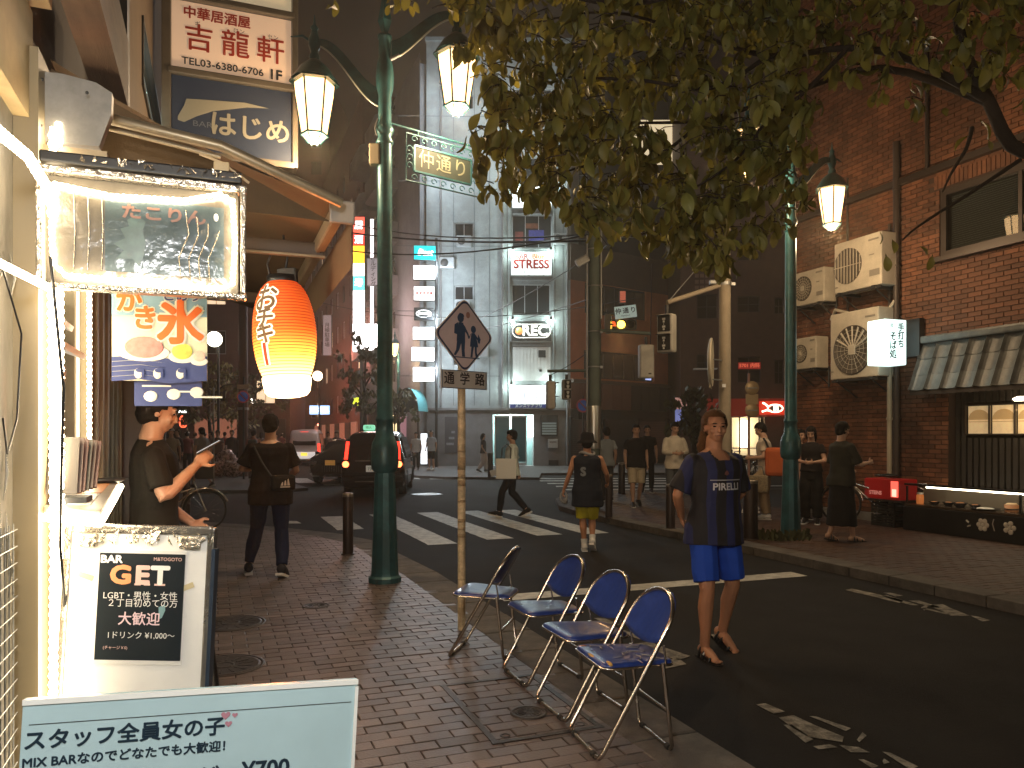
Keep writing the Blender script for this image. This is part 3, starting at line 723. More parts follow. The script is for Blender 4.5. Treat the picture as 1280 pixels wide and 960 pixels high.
for k in range(3):
    mb = MB()
    for j in range(24): mb.box((L3*(k+.5)/3, .12+.015*(j % 2), .06+.1*j), (L3/3-.16, .05, .095))
    obj('roller_shutter', mb, mat('shutter%d' % k, (.045, .04, .04), .5, .3), t)
mb = MB()
for k in range(4): mb.box((L3*k/3, .05, 1.25), (.14, .25, 2.5))
obj('shutter_post', mb, m_black, t)
# ---------------------------------------------------------------- dark brick building behind the player
m_db = mat('dark_brick_tiles', (.085, .042, .03), .7, var=.15, vscale=3, bump=.3, dirt=.2)
f4 = Frame((9.0, 41.0), (1, -.12))
t = thing('dark_brick_building', 'dark brown brick building with faint tiled wall, red window signs and a lit shop', 'building', f4.o, f4.rz)
L4 = 22; HH = 26
o4 = [f4.rect(871, 368, 897, 398), f4.rect(922, 370, 950, 390), f4.rect(871, 443, 893, 463), f4.rect(922, 446, 951, 478), f4.rect(968, 450, 980, 480), f4.rect(968, 372, 980, 392), f4.rect(871, 300, 897, 325), f4.rect(922, 300, 950, 325)]
shop = f4.rect(915, 521, 956, 590); shop = (shop[0], shop[1], .5, 2.55)
mb = wall_open(MB(), 0, L4, .03, HH, o4+[shop], .3); mb.add([(0, 0, 0), (0, 8, 0), (0, 8, HH), (0, 0, HH)], [(0, 3, 2, 1)]); obj('wall', mb, m_db, t)
for o_ in o4: window(t, *o_, .15, m_dark, m_glass, nx=2, nz=2)
for (r_, tx) in (((923, 453, 951, 461), '5701 内科'), ((871, 471, 892, 480), '空室')):
    q = f4.rect(*r_); so = obj('red_window_sign', MB().box(((q[0]+q[1])/2, .06, (q[2]+q[3])/2), (q[1]-q[0], .03, q[3]-q[2])), emit('rws', (.35, .02, .015), .5), t)
    put_text(tx, (q[3]-q[2])*.7, ((q[0]+q[1])/2, .04, (q[2]+q[3])/2), (1, 0, 0), (0, 0, 1), emit('rwt', (.8, .15, .08), .7), so, bold=.01)
q = f4.rect(871, 462, 890, 466); obj('awning_ledge', MB().box(((q[0]+q[1])/2, -.3, q[3]), (1.2, .5, .06)), m_white, t)
mb = MB()
for j in range(3):
    for i in range(6): mb.box((o4[0][0]-.0+.3*i*.9, -.015, o4[0][3]+.35+.32*j), (.2, .03, .2))
obj('relief_tiles', mb, mat('relief_tile', (.2, .12, .09), .6), t)
# the lit shop interior
a, b, c_, d = shop
obj('shop_interior', MB().box(((a+b)/2, 1.2, (c_+d)/2), (b-a, .05, d-c_)), mat('shop_wall', (.7, .6, .42), .7, emis=(1, .75, .42), es=.7), t)
for k in range(3): obj('window_frame', MB().box((a+(b-a)*(.25+.3*k), .2, (c_+d)/2), (.07, .06, d-c_)), m_dark, t)
obj('lit_tube', MB().box((a+.75, .9, (c_+d)/2+.1), (.5, .06, 1.5)), emit('shoptube', (1, .85, .55), 6), t)
obj('display_table', MB().bbox(((a+b)/2, .7, .9), (b-a-.2, .5, .06), .01), m_white, t)
lamp('shop_light', ((a+b)/2, .5, 2.3), (1, .75, .45), 40, .1, t)
obj('red_fascia', MB().bbox(((a+b)/2+.4, -.06, 3.05), (b-a+3.4, .12, .95), .02), mat('red_fascia', (.16, .02, .015), .5, emis=(.6, .03, .01), es=.12), t)
# neon pan-shaped sign
q = f4.rect(950, 502, 979, 518); cx_, cz_ = (q[0]+q[1])/2, (q[2]+q[3])/2
so = f4.o+f4.r*cx_+Vector((f4.r.y, -f4.r.x, 0))*.22+Vector((0, 0, cz_))
nt = thing('neon_sign', 'glowing red neon sign with a white frying pan shape', 'sign', so, f4.rz)
obj('sign_box', MB().bbox((0, 0, 0), (1.35, .14, .72), .06), mat('neon_box', (.25, .02, .015), .4, emis=(1, .05, .02), es=.6), nt)
nw = emit('neon_white', (1, .72, .5), 5)
obj('neon_outline', MB().tube([(.12+.38*math.cos(2*PI*k/20), -.09, -.03+.2*math.sin(2*PI*k/20)) for k in range(20)], .035, 6, True)
    .tube([(-.2, -.09, .03), (-.42, -.09, .22), (-.52, -.09, .26)], .05, 6).tube([(-.55, -.09, -.2), (-.3, -.09, -.12), (-.1, -.09, -.17)], .05, 6), nw, nt)
obj('pan', MB().lathe([(.28, 0), (.28, .02), (.001, .02)], 20), m_black, nt); pn = [c for c in bpy.data.objects if c.parent == nt and c.name.startswith('pan')][0]
pn.rotation_euler = (R(90), 0, 0); pn.location = (.13, -.08, -.03); pn.scale = (1, .55, 1)
put_text('鉄板\n酒場', .14, (.15, -.104, -.03), (1, 0, 0), (0, 0, 1), nw, nt, bold=.004)
l = lamp('neon_glow', so+Vector((0, -.8, -.2)), (1, .25, .1), 8, .2)
# small pink/blue hanging banner
q = [px(843.5, 496, 33), px(859, 527, 33)]
bt = thing('banner', 'pale pink and blue hanging banner with a round ear symbol', 'banner', (q[0]+q[1])/2)
obj('cloth', MB().box((0, 0, .25), (.5, .02, .5)), emit('ban_p', (.8, .42, .35), .45), bt); obj('cloth_lower', MB().box((0, 0, -.27), (.5, .02, .53)), emit('ban_b', (.35, .4, .9), .45), bt)
obj('rod', MB().cyl((-.28, 0, .53), (.28, 0, .53), .015), m_dark, bt); obj('emblem', MB().tube([(.12*math.cos(R(a))*(.4+a/360*.8), -.02, .28+.12*math.sin(R(a))*(.4+a/360*.8)) for a in range(0, 361, 30)], .014, 5), m_txt_black, bt)
put_text('聖書', .2, (0, -.014, -.1), (1, 0, 0), (0, 0, 1), m_txt_white, bt); obj('mast', MB().cyl((-.27, 0, -1.8), (-.27, 0, .6), .02), m_dark, bt)
far_sign('billboard', 'warm white lit billboard glimpsed in fragments through the leaves', (790, 150, 872, 206), 46, (1, .80, .50), .8)
# back-street infill so that no gap opens behind the corner
block('back_building', 'tall unlit building behind the orange-brown corner building', (3.0, 56), (1, 0), 30, 30, mat('night_wall', (.04, .03, .028), .9), nx=8, nz=8, lit=.06, seed=9)
# ================================================================ BRICK BUILDING ON THE RIGHT
UC = 12.5; VW = 10.9
c0 = S(UC, VW)
fw = Frame((c0.x, c0.y), (-DX, -DY))
m_wb = mat('wall_brick', (.205, .078, .036), .75, var=.1, vscale=12, bump=.4, bscale=70, isl=.30, dirt=.55, dscale=.9)
m_mort = mat('mortar', (.05, .028, .02), .95, bump=.4)
m_brown = mat('dark_bronze_trim', (.045, .032, .026), .5, .3)
bb = thing('brick_building', 'red brick building on the right with air conditioners, pipes and a tiled shop canopy', 'building', fw.o, fw.rz)
HB = 12.0; LB = 15.5
aw = fw.at(1175, 238); bw_ = fw.at(1175, 323)
win = (aw[0], aw[0]+2.6, bw_[1], aw[1])
shopx0 = fw.at(1186, 560)[0]
shop_o = (shopx0, shopx0+4.2, .0451, 2.30)
mb = wall_open(MB(), 0, LB, -.05, HB, [win, shop_o], .22)
mb.add([(0, 0, -.05), (0, 14, -.05), (0, 14, HB), (0, 0, HB), (LB, 0, HB), (LB, 14, HB)], [(0, 3, 2, 1), (3, 4, 5, 2)])
obj('wall', mb, m_mort, bb)
BP, BH = .232, .076
def brick_vs(x, z, w_, h_, dy):
    y0 = -.012-dy; b = .003
    return [(x, .004, z), (x+w_, .004, z), (x+w_, .004, z+h_), (x, .004, z+h_), (x, y0+b, z), (x+w_, y0+b, z), (x+w_, y0+b, z+h_), (x, y0+b, z+h_),
            (x+b, y0, z+b), (x+w_-b, y0, z+b), (x+w_-b, y0, z+h_-b), (x+b, y0, z+h_-b)]
BF = [(0, 1, 5, 4), (1, 2, 6, 5), (2, 3, 7, 6), (3, 0, 4, 7), (4, 5, 9, 8), (5, 6, 10, 9), (6, 7, 11, 10), (7, 4, 8, 11), (8, 9, 10, 11)]
pieces = []
row = 0; z = .05
ledz = win[3]+.34
while z < HB-.1:
    x = -BP/2 if row % 2 else 0
    while x < 6.6:
        a, b = max(x, .003), x+BP-.012
        skip = False
        for o_ in (win, shop_o):
            if o_[2]-.03 < z+BH/2 < o_[3]+.03:
                if a >= o_[0]-.0 and b <= o_[1]: skip = True
                elif a < o_[0] < b: b = o_[0]-.004
                elif a < o_[1] < b: a = o_[1]+.004
        if b-a < .03 or (win[0]-.1 < (a+b)/2 < win[1] and win[3]+.0 < z+BH/2 < win[3]+.26): skip = True
        if not skip: pieces.append((a, z, b-a, BH-.012))
        x += BP
    z += BH; row += 1
x = win[0]-.1
while x < win[1]: pieces.append((x, win[3]+.03, .066, .215)); x += .076      # soldier course over the window
def vis(p):
    q = fw.o+fw.r*(p[0]+p[2]/2); zz = p[1]; X = 640+960*q.x/q.y; Yp = 545-(zz-EYE)*960/q.y
    full = abs(p[2]-(BP-.012)) < .001 and p[3] < .1
    return (0 if (full and 1150 < X < 1275 and 325 < Yp < 500) else 1, q.length)
pieces.sort(key=vis)
one = MB().add(brick_vs(0, 0, BP-.012, BH-.012, 0), BF).mesh('brick'); one.materials.append(m_wb)
for p in pieces[:300]:
    o = bpy.data.objects.new('brick', one); C.objects.link(o); o.parent = bb; o.location = (p[0], random.uniform(-.002, .003), p[1])
mb = MB()
for p in pieces[300:]: mb.add(brick_vs(*p, random.uniform(-.002, .004)), BF)
tag(obj('wall_bricks', mb, m_wb, bb), kind='stuff')
obj('ledge', MB().box((LB/2, -.05, ledz), (LB, .14, .1)), m_brown, bb)
obj('ledge', MB().box((win[0]+1.3, -.06, win[2]-.04), (2.8, .16, .07)), m_brown, bb)
wf = MB(); a, b, c_, d = win
for (cc, dd) in (((a+.05, .06, (c_+d)/2), (.1, .1, d-c_)), ((b-.05, .06, (c_+d)/2), (.1, .1, d-c_)), (((a+b)/2, .06, c_+.05), (b-a-.2, .1, .1)), (((a+b)/2, .06, d-.05), (b-a-.2, .1, .1)), (((a+b)/2, .07, (c_+d)/2), (.06, .08, d-c_-.2))): wf.box(cc, dd)
wo = obj('window', wf, m_brown, bb)
def thin_glass(name, refl=.12):
    m = bpy.data.materials.new(name); m.use_nodes = True; n = m.node_tree.nodes; l = m.node_tree.links; n.clear()
    out = n.new('ShaderNodeOutputMaterial'); mx = n.new('ShaderNodeMixShader'); tr = n.new('ShaderNodeBsdfTransparent'); g = n.new('ShaderNodeBsdfGlossy')
    g.inputs['Roughness'].default_value = .02; tr.inputs[0].default_value = (.85, .87, .86, 1); mx.inputs[0].default_value = refl
    l.new(tr.outputs[0], mx.inputs[1]); l.new(g.outputs[0], mx.inputs[2]); l.new(mx.outputs[0], out.inputs[0]); return m
m_tg = thin_glass('clear_window_glass', .10)
obj('pane', MB().box(((a+b)/2, .05, (c_+d)/2), (b-a-.18, .006, d-c_-.18)), m_tg, wo)
mb = MB(); k = 0; zz = c_+.12
while zz < d-.1: mb.box(((a+b)/2, .13, zz), (b-a-.24, .03, .012), rot=Matrix.Rotation(R(35), 3, 'X')); zz += .034
obj('blind', mb, mat('blind_slats', (.12, .12, .11), .6), wo)
obj('room_back', MB().box(((a+b)/2, .20, (c_+d)/2), (b-a, .02, d-c_)), m_black, wo)
# pipes
def pipe(x_, y_, z0, z1, r, m=m_brown, nm='drain_pipe'):
    mb = MB(); mb.cyl((x_, y_, z0), (x_, y_, z1), r)
    z = z0+.5
    while z < z1: mb.cyl((x_, y_, z-.02), (x_, y_, z+.02), r+.012); mb.box((x_, y_/2, z), (.03, abs(y_), .03)); z += 1.3
    return obj(nm, mb, m, bb)
xp = fw.at(1126, 300)[0]
pipe(xp, -.10, .045, 6.55, .055); pipe(xp-.17, -.07, .9, 5.2, .028)
pipe(xp-.05, -.2, .045, 3.0, .042, mat('beige_duct', (.34, .30, .22), .6))
q1 = fw.at(1162, 150); q2 = fw.at(1162, 213); q3 = fw.at(1135, 226)
obj('conduit', MB().tube([(q1[0], -.06, q1[1]+1.2), (q1[0], -.06, q1[1]), (q2[0], -.06, q2[1]+.05), (q2[0]-.06, -.06, q2[1]-.02), (q3[0], -.06, q3[1])], .03), m_brown, bb)
q1 = fw.at(1062, 215); obj('conduit', MB().tube([(q1[0], -.05, 3.0), (q1[0], -.05, 6.3)], .02), m_brown, bb)
q1 = fw.at(1176, 500); pipe(q1[0]-.06, -.05, 2.1, 3.05, .012)
obj('plinth', MB().box((shopx0/2-.05, -.02, .11), (shopx0-.12, .07, .16)), m_conc, bb)

# air conditioners: each a thing
m_ac = mat('air_conditioner_casing', (.50, .45, .36), .5, var=.05, dirt=.2, dscale=3)
def ac(label, r, style, dep=.3, gap=.12):
    """r = pixel rect of the front face, which lies gap+dep in front of the wall"""
    o_ = S(UC, VW-gap-dep); F2 = Frame((o_.x, o_.y), (-DX, -DY)); a, d = F2.at(r[0], r[1]); b, c_ = F2.at(r[2], r[3]); c2 = F2.at(r[0], r[4] if len(r) > 4 else r[3])[1]
    c_ = (c_+c2)/2 if len(r) > 4 else c_
    W, H = b-a, d-c_
    pos = F2.o+F2.r*((a+b)/2)+Vector((0, 0, c_))
    t = thing('air_conditioner', label, 'air conditioner', pos, F2.rz, 'air conditioning units on the brick wall')
    obj('casing', MB().bbox((0, dep/2, H/2), (W, dep, H), .02), m_ac, t)
    cx_ = -W*.2 if style != 'big' else -W*.02; rr = min(H*.40, W*.3) if style != 'big' else W*.4
    cz = H*.5 if style != 'big' else H*.42
    dish = obj('fan_grille', MB().lathe([(rr, 0), (rr, .014), (rr*.95, .014), (rr*.93, .002), (.001, .001)], 28), mat('fan_recess', (.06, .05, .04), .6), t)
    dish.rotation_euler = (R(90), 0, 0); dish.location = (cx_, -.002, cz)
    mb = MB()
    if style == 'bars':
        for k in range(9): mb.box((cx_-rr+2*rr*(k+.5)/9, -.016, cz), (.012, .012, 2*math.sqrt(max(.001, rr*rr-(-rr+2*rr*(k+.5)/9)**2))))
        mb.box((cx_, -.02, cz), (2*rr, .01, .012))
    else:
        for k in range(20):
            an = 2*PI*k/20; mb.tube([(cx_+math.cos(an)*rr*.2, -.016, cz+math.sin(an)*rr*.2), (cx_+math.cos(an)*rr*.96, -.016, cz+math.sin(an)*rr*.96)], .004, 4)
        for q in (.4, .6, .8): mb.tube([(cx_+math.cos(2*PI*k/24)*rr*q, -.016, cz+math.sin(2*PI*k/24)*rr*q) for k in range(24)], .0035, 4, True)
    obj('guard', mb, m_ac, t)
    if style != 'bars': obj('hub', MB().bbox((cx_, -.02, cz), (rr*.36, .02, rr*.4), .01), m_ac, t)
    if style == 'big':
        for k in range(7): obj('fan_blade', MB().tube([(cx_, -.008, cz), (cx_+rr*.95*math.cos(R(30+20*k)), -.008, cz+rr*.95*math.sin(R(30+20*k)))], [.012, .02], 4), m_ac, t)
    for cc, dd in (((W*.34, -.004, H*.88), (W*.2, .01, .03)), ((W*.36, -.004, H*.25), (W*.2, .008, H*.12)), ((W*.3, -.004, H*.6), (W*.1, .01, .015)), ((-W*.45, -.004, H*.12), (W*.05, .01, .02))): obj('label_plate', MB().box(cc, dd), flat('ac_detail', (.2, .18, .15)), t)
    mb = MB()
    for sx in (-.36, .36): mb.box((sx*W, dep/2+.05, -.025), (.05, dep+gap+.08, .05)); mb.tube([(sx*W, .02, -.05), (sx*W, dep+gap, -.32)], .014, 5)
    mb.box((0, .02, -.03), (W*.95, .04, .035))
    obj('bracket', mb, m_dark, t)
    obj('hose', MB().tube([(W*.3, dep, H*.2), (W*.42, dep+.05, H*.05), (W*.4, dep+.06, -.35)], .018, 6), m_dark, t)
    return t
ac('small beige air conditioner with a round dish fan, above the one behind the lamp post', (993, 343, 1030, 378, 382), 'dish')
ac('beige air conditioner with barred fan, the highest one, partly behind hanging leaves', (1043, 306, 1102, 356, 367), 'bars', dep=.34)
ac('large tall air conditioner with a square-hubbed fan behind the lit white box sign', (1038, 394, 1098, 471, 474), 'big', dep=.36)
ac('small air conditioner half hidden behind the green lamp post, lower left one', (993, 424, 1020, 461, 461), 'mesh')
mb = MB(); q1 = fw.at(1132, 385); q2 = fw.at(1060, 385)
obj('hose', MB().tube([(q1[0]-.1, -.12, q1[1]+.15), (q1[0]-.15, -.2, q1[1]), (q1[0]-.5, -.26, q1[1]-.12), (q2[0], -.3, q2[1]-.05), (q2[0]-.2, -.2, q2[1]-.2)], .028, 8), m_ac, bb)

# lit box sign for the noodle shop
u_s = onwall(1095, 430, 10.05)[0]
sp = S(u_s, 10.28, 0); lz = onwall(1110, 401, 10.3)[1]; lz2 = onwall(1110, 457, 10.3)[1]
t = thing('lit_box_sign', 'glowing white box sign with black brush characters by the large air conditioner', 'sign', (sp.x, sp.y, (lz+lz2)/2), SROT)
Hs = lz-lz2
obj('light_box', MB().bbox((0, 0, 0), (.47, .36, Hs), .02), emit('box_sign_white', (.72, .95, .9), 1.5), t)
put_text('そば処', .15, (-.06, -.181, -.06), (1, 0, 0), (0, 0, 1), blk, t, vertical=True, bold=.004)
put_text('手打ち', .14, (.11, -.181, .1), (1, 0, 0), (0, 0, 1), blk, t, vertical=True, bold=.004)
put_text('蔵', .07, (-.09, -.181, .26), (1, 0, 0), (0, 0, 1), blk, t)
obj('bracket', MB().box((.3, 0, .25), (.16, .04, .04)).box((.3, 0, -.25), (.16, .04, .04)), m_dark, t)
lamp('box_sign_glow', (sp.x-.1, sp.y-.45, (lz+lz2)/2), (.7, 1, .95), 6, .15)
obj('back_panel', MB().box((fw.at(1142, 420)[0], -.1, (lz+lz2)/2+.1), (.5, .12, .62)), m_black, bb)

# tiled canopy: every tile a part
m_tile = mat('roof_tile', (.11, .115, .11), .42, var=.2, vscale=8, bump=.3, isl=.25, dirt=.35, dscale=4)
u_l = onwall(1155, 432, 10.9)[0]; z_r = onwall(1155, 432, 10.9)[1]+.02; z_e = onwall(1150, 490, 10.62)[1]+.03
t = thing('tiled_canopy', 'small grey tiled canopy roof over the noodle shop front', 'canopy', S(u_l, VW, 0), fw.rz)
run = .30; drop = z_r-z_e; ang = math.atan2(drop, run); sl = math.hypot(run, drop)/3; tw = .285
mb = MB()
for k in range(9):
    x = k/8*tw*.86; mb.v and None
tile = MB(); vs = []; fs = []; NXT = 8
for j, yy in enumerate((0.02, -sl-.05)):
    for k in range(NXT+1):
        x = -tw/2+tw*k/NXT; h = .028*math.cos(2*PI*(k/NXT)) if k <= NXT else 0
        h = .045*max(0, 1-abs(k-NXT*.12)/(NXT*.16))-.018*math.sin(PI*min(1, max(0, (k/NXT-.25)/.75)))
        vs.append((x, yy, h+.012*j))
        vs.append((x, yy, h-.022+.012*j))
n2 = 2*(NXT+1)
for k in range(NXT):
    a = 2*k
    fs += [(a, a+2, n2+a+2, n2+a), (a+1, n2+a+1, n2+a+3, a+3), (n2+a, n2+a+2, n2+a+3, n2+a+1), (a, a+1, a+3, a+2)]
tile.add(vs, fs); tme = tile.mesh('roof_tile'); tme.materials.append(m_tile); 
nrow = 3; ncol = 15
for i in range(nrow):
    for j in range(ncol):
        o = bpy.data.objects.new('roof_tile', tme); C.objects.link(o); o.parent = t
        dd = i*sl; o.location = (.14+j*tw, -dd*math.cos(ang)-.02, z_r-dd*math.sin(ang)+.035+.01*((nrow-i) % 2)); o.rotation_euler = (ang, 0, random.uniform(-.006, .006))
obj('ridge_cap', MB().bbox((ncol*tw/2, -.06, z_r+.06), (ncol*tw, .16, .12), .03), m_tile, t)
mb = MB(); mb.slab([(0, 0), (ncol*tw, 0), (ncol*tw, -.03), (0, -.03)], (0, 0, 0), (1, 0, 0), (0, 0, 1), .001)
obj('rafter_board', MB().add([(0, -.0, z_r-.03), (ncol*tw, 0, z_r-.03), (ncol*tw, -run-.02, z_e-.02), (0, -run-.02, z_e-.02), (0, 0, z_r-.08), (ncol*tw, 0, z_r-.08), (ncol*tw, -run-.02, z_e-.08), (0, -run-.02, z_e-.08)],
    [(0, 3, 2, 1), (4, 5, 6, 7), (0, 4, 7, 3), (1, 2, 6, 5), (3, 7, 6, 2)]), mat('dark_timber', (.03, .02, .015), .7), t)

# shop front under the canopy
m_tim = mat('black_stained_timber', (.022, .018, .015), .55, var=.3, vscale=14, stretch=(10, 1, .5), bump=.3)
t = thing('noodle_shop_front', 'dark timber slatted noodle shop front with a small lit curtained window', 'shop front', fw.o+fw.r*shopx0, fw.rz)
cw0 = fw.at(1201, 507); cw1 = fw.at(1201, 543); W0 = cw0[0]-shopx0; zc1, zc0 = cw0[1], cw1[1]
x = .02
while x < 4.1:
    top = zc0-.05 if x > W0-.06 and x < W0+1.7 else 2.28
    obj('timber_slat', MB().box((x+.04, .14, (top+.05)/2), (.07, .04, top-.05)), m_tim, t)
    if top < 2: obj('timber_slat', MB().box((x+.04, .14, (zc1+.05+2.28)/2), (.07, .04, 2.28-zc1-.05)), m_tim, t)
    x += .105
obj('backing_board', MB().box((2.1, .2, zc0/2), (4.2, .03, zc0-.1)), m_tim, t)
m_cur = mat('lit_curtain', (.62, .48, .28), .9, var=.3, vscale=9, emis=(1, .70, .36), es=.34)
for k in range(4):
    fx = W0+.40*k; f_ = MB()
    f_.box((fx, .1, (zc0+zc1)/2), (.02, .03, zc1-zc0)); f_.box((fx+.2, .1, zc1), (.42, .03, .022)); f_.box((fx+.2, .1, zc0), (.42, .03, .022))
    fo = obj('window_frame', f_, m_brown, t)
    obj('pane', MB().box((fx+.2, .15, (zc0+zc1)/2), (.37, .008, zc1-zc0-.02)), m_cur, fo)
    mb = MB(); zc = (zc0+zc1)/2
    mb.slab([(.2+.18*math.cos(R(q)), .16*math.sin(R(q))) for q in range(0, 181, 20)], (fx, .14, zc), (1, 0, 0), (0, 0, 1), .004)
    mb.box((fx+.2, .138, zc-.03), (.36, .006, .012))
    obj('painted_hill', mb, mat('curtain_print', (.45, .3, .14), .9, emis=(.85, .5, .2), es=.22), fo)
for k in range(3): obj('lit_gap', MB().box((W0+1.32+.1*k, .116, zc0-.35+.03*k), (.02, .01, .5-.1*k)), emit('gap', (1, .85, .6), .9), t)
sp_ = obj('spot_lamp', MB().lathe([(.001, 0), (.09, 0), (.11, .03), (.05, .06), (.001, .06)], 18, c=(W0+1.15, -.25, 2.05)), emit('spotdisc', (1, .85, .6), 9), t)
lamp('shop_warm_light', fw.o+fw.r*(shopx0+W0+1.15)+Vector((fw.r.y, -fw.r.x, 0))*.3+Vector((0, 0, 1.93)), (1, .75, .42), 12, .05)

# display counter
xc0 = fw.at(1160, 640)[0]; cf = .52
o_ = fw.o+fw.r*xc0
t = thing('display_counter', 'low black display counter with white flower crests and a long light tube', 'counter', (o_.x, o_.y, .045), fw.rz)
LC = 3.6
obj('counter_front', MB().bbox((LC/2, -cf, .19), (LC, .05, .38), .01), m_black, t)
obj('counter_top', MB().bbox((LC/2, -cf/2-.02, .40), (LC, cf-.02, .04), .008), mat('counter_lacquer', (.05, .035, .025), .25), t)
obj('back_board', MB().box((LC/2, -.09, .57), (LC, .02, .30)), mat('counter_back', (.13, .11, .08), .6), t)
obj('side_panel', MB().box((.02, -cf/2, .19), (.03, cf-.06, .37)), m_black, t)
for xx in (.03, 1.9, 3.5): obj('post', MB().box((xx, -cf+.03, .56), (.025, .025, .28)), m_black, t)
obj('canopy_rail', MB().box((LC/2, -cf+.05, .73), (LC, .1, .03)), m_black, t)
obj('light_tube', MB().cyl((.35, -cf+.08, .70), (LC-.1, -cf+.08, .70), .016), emit('tube', (1, .86, .62), 9), t)
m_cr = mat('white_crest', (.5, .45, .38), .7)
for cxx, nn in ((1.38, 6), (1.78, 5)):
    mb = MB()
    for k in range(nn):
        an = 2*PI*k/nn; mb.ball((cxx+.062*math.cos(an), -cf-.027, .22+.062*math.sin(an)), (.038, .006, .038), 8, 5)
    mb.ball((cxx, -cf-.027, .22), (.03, .008, .03), 8, 5)
    obj('flower_crest', mb, m_cr, t)
mb = MB().tube([(1.55, -cf-.028, .32), (1.53, -cf-.028, .25), (1.56, -cf-.028, .15)], .008, 4).tube([(1.12, -cf-.028, .26), (1.16, -cf-.028, .23)], .015, 4).tube([(1.14, -cf-.028, .17), (1.19, -cf-.028, .19)], .012, 4)
obj('crest_stroke', mb, m_cr, t)
# bowls, plates and tubs on the counter: each its own thing
def onc(x, y): q = fw.o+fw.r*(xc0+x)+Vector((fw.r.y, -fw.r.x, 0))*(-y); return (q.x, q.y, .466)
m_cer = mat('white_ceramic', (.6, .58, .52), .25); m_cerd = mat('dark_ceramic', (.04, .04, .045), .25); m_food = mat('fried_food', (.4, .16, .06), .6, var=.3, vscale=40)
bowl = thing('bowl', 'small dark bowl, the one nearest the red cooler end of the counter', 'bowl', onc(.42, -.36), 0, 'dishes on the shop counter')
obj('vessel', MB().lathe([(.04, 0), (.075, .045), (.085, .055), (.072, .05), (.03, .015), (.001, .012)], 20), m_cerd, bowl)
obj('food', MB().ball((0, 0, .035), (.06, .06, .028), 12, 6), m_food, bowl)
for (x_, y_, s_, lab) in ((.62, -.3, 1.1, 'dark bowl second from the red cooler end of the counter'), (.85, -.34, 1.3, 'wide dark bowl holding food under the start of the light tube'), (1.05, -.28, 1.0, 'dark bowl just left of the large round tray')):
    o = dup(bowl, onc(x_, y_), 0, lab, 'dishes on the shop counter'); o.scale = (s_, s_, s_)
pl = thing('plate', 'large round dark tray in the middle of the shop counter', 'plate', onc(1.28, -.36), 0, 'dishes on the shop counter')
obj('rim', MB().lathe([(.10, 0), (.19, .02), (.20, .026), (.18, .02), (.09, .006), (.001, .006)], 28), m_cerd, pl); obj('food', MB().ball((0, 0, .02), (.12, .12, .02), 12, 6), m_cer, pl)
for (x_, lab) in ((1.95, 'flat oblong dish right of the wooden tub on the counter'), (2.25, 'plate at the frame edge end of the counter')):
    o = dup(pl, onc(x_, -.33), .3, lab, 'dishes on the shop counter'); o.scale = (.8, .8, .8)
tb = thing('wooden_tub', 'small round orange-brown wooden tub glowing under the light tube', 'tub', onc(1.62, -.28)); tb.scale = (1.1, 1.1, 1.1)
obj('tub_body', MB().lathe([(.075, 0), (.085, .09), (.078, .09), (.07, .01), (.001, .01)], 22), mat('orange_wood', (.45, .2, .08), .5), tb); obj('hoop', MB().lathe([(.083, .03), (.087, .03), (.089, .045), (.084, .045)], 22, cap=False), m_dark, tb)
obj('lid', MB().lathe([(.001, .115), (.05, .112), (.08, .092), (.001, .09)], 22), mat('pale_wood', (.7, .5, .3), .5), tb)
jar = thing('glass_jar', 'orange filled glass jar beside the red cooler', 'jar', onc(.16, -.36))
obj('jar_body', MB().lathe([(.05, 0), (.055, .02), (.055, .13), (.045, .15), (.001, .15)], 16), mat('orange_jar', (.5, .16, .04), .2, emis=(1, .3, .08), es=.25), jar); obj('lid', MB().lathe([(.05, .15), (.05, .18), (.001, .18)], 16), m_cer, jar)
# red cooler box on black crates
pc = gp(1128, 660, .045)
o_ = fw.o+fw.r*(xc0-.42)+Vector((fw.r.y, -fw.r.x, 0))*.36
t = thing('drinks_cooler', 'red drinks cooler with white lettering and a glowing front beside the counter', 'cooler', (o_.x, o_.y, .5), fw.rz)
obj('casing', MB().bbox((0, 0, .17), (.72, .4, .34), .02), mat('red_casing', (.32, .012, .012), .35, emis=(1, .04, .03), es=.05), t)
obj('glass_front', MB().box((.27, -.204, .18), (.14, .012, .26)), emit('cooler_glow', (1, .12, .08), 1.4), t)
obj('price_card', MB().box((.27, -.213, .12), (.08, .008, .12)), emit('card', (1, .8, .6), 1.0), t)
put_text('STEINS', .085, (-.12, -.202, .1), (1, 0, 0), (0, 0, 1), emit('coolt', (.8, .3, .25), .35), t, bold=.004)
m_crate = mat('black_plastic_crate', (.02, .022, .022), .5)
def crate(pos, label):
    t = thing('crate', label, 'crate', pos, fw.rz, 'black crates under the cooler')
    for k in range(4):
        for sgn in (-1, 1): 
            obj('crate_slat', MB().box((0, sgn*.17, .03+.045*k), (.46, .012, .028)), m_crate, t)
            obj('crate_slat', MB().box((sgn*.236, 0, .03+.045*k), (.012, .33, .028)), m_crate, t)
    mb = MB().box((0, 0, .008), (.46, .33, .012))
    for sx in (-1, 1):
        for sy in (-1, 1): mb.box((sx*.225, sy*.16, .1), (.03, .03, .2))
    obj('crate_frame', mb, m_crate, t); return t
oo = Vector((o_.x, o_.y, .045))
cr = crate(oo, 'black crate directly on the pavement under the red cooler')
dup(cr, oo+Vector((0, 0, .21)), fw.rz, 'black crate stacked on top, holding up the red cooler', 'black crates under the cooler')
obj('board', MB().box((oo.x, oo.y, .482), (.8, .44, .03), rz=fw.rz), m_tim); tag(bpy.data.objects['board'], 'dark board laid on the crates beneath the red cooler', 'board')
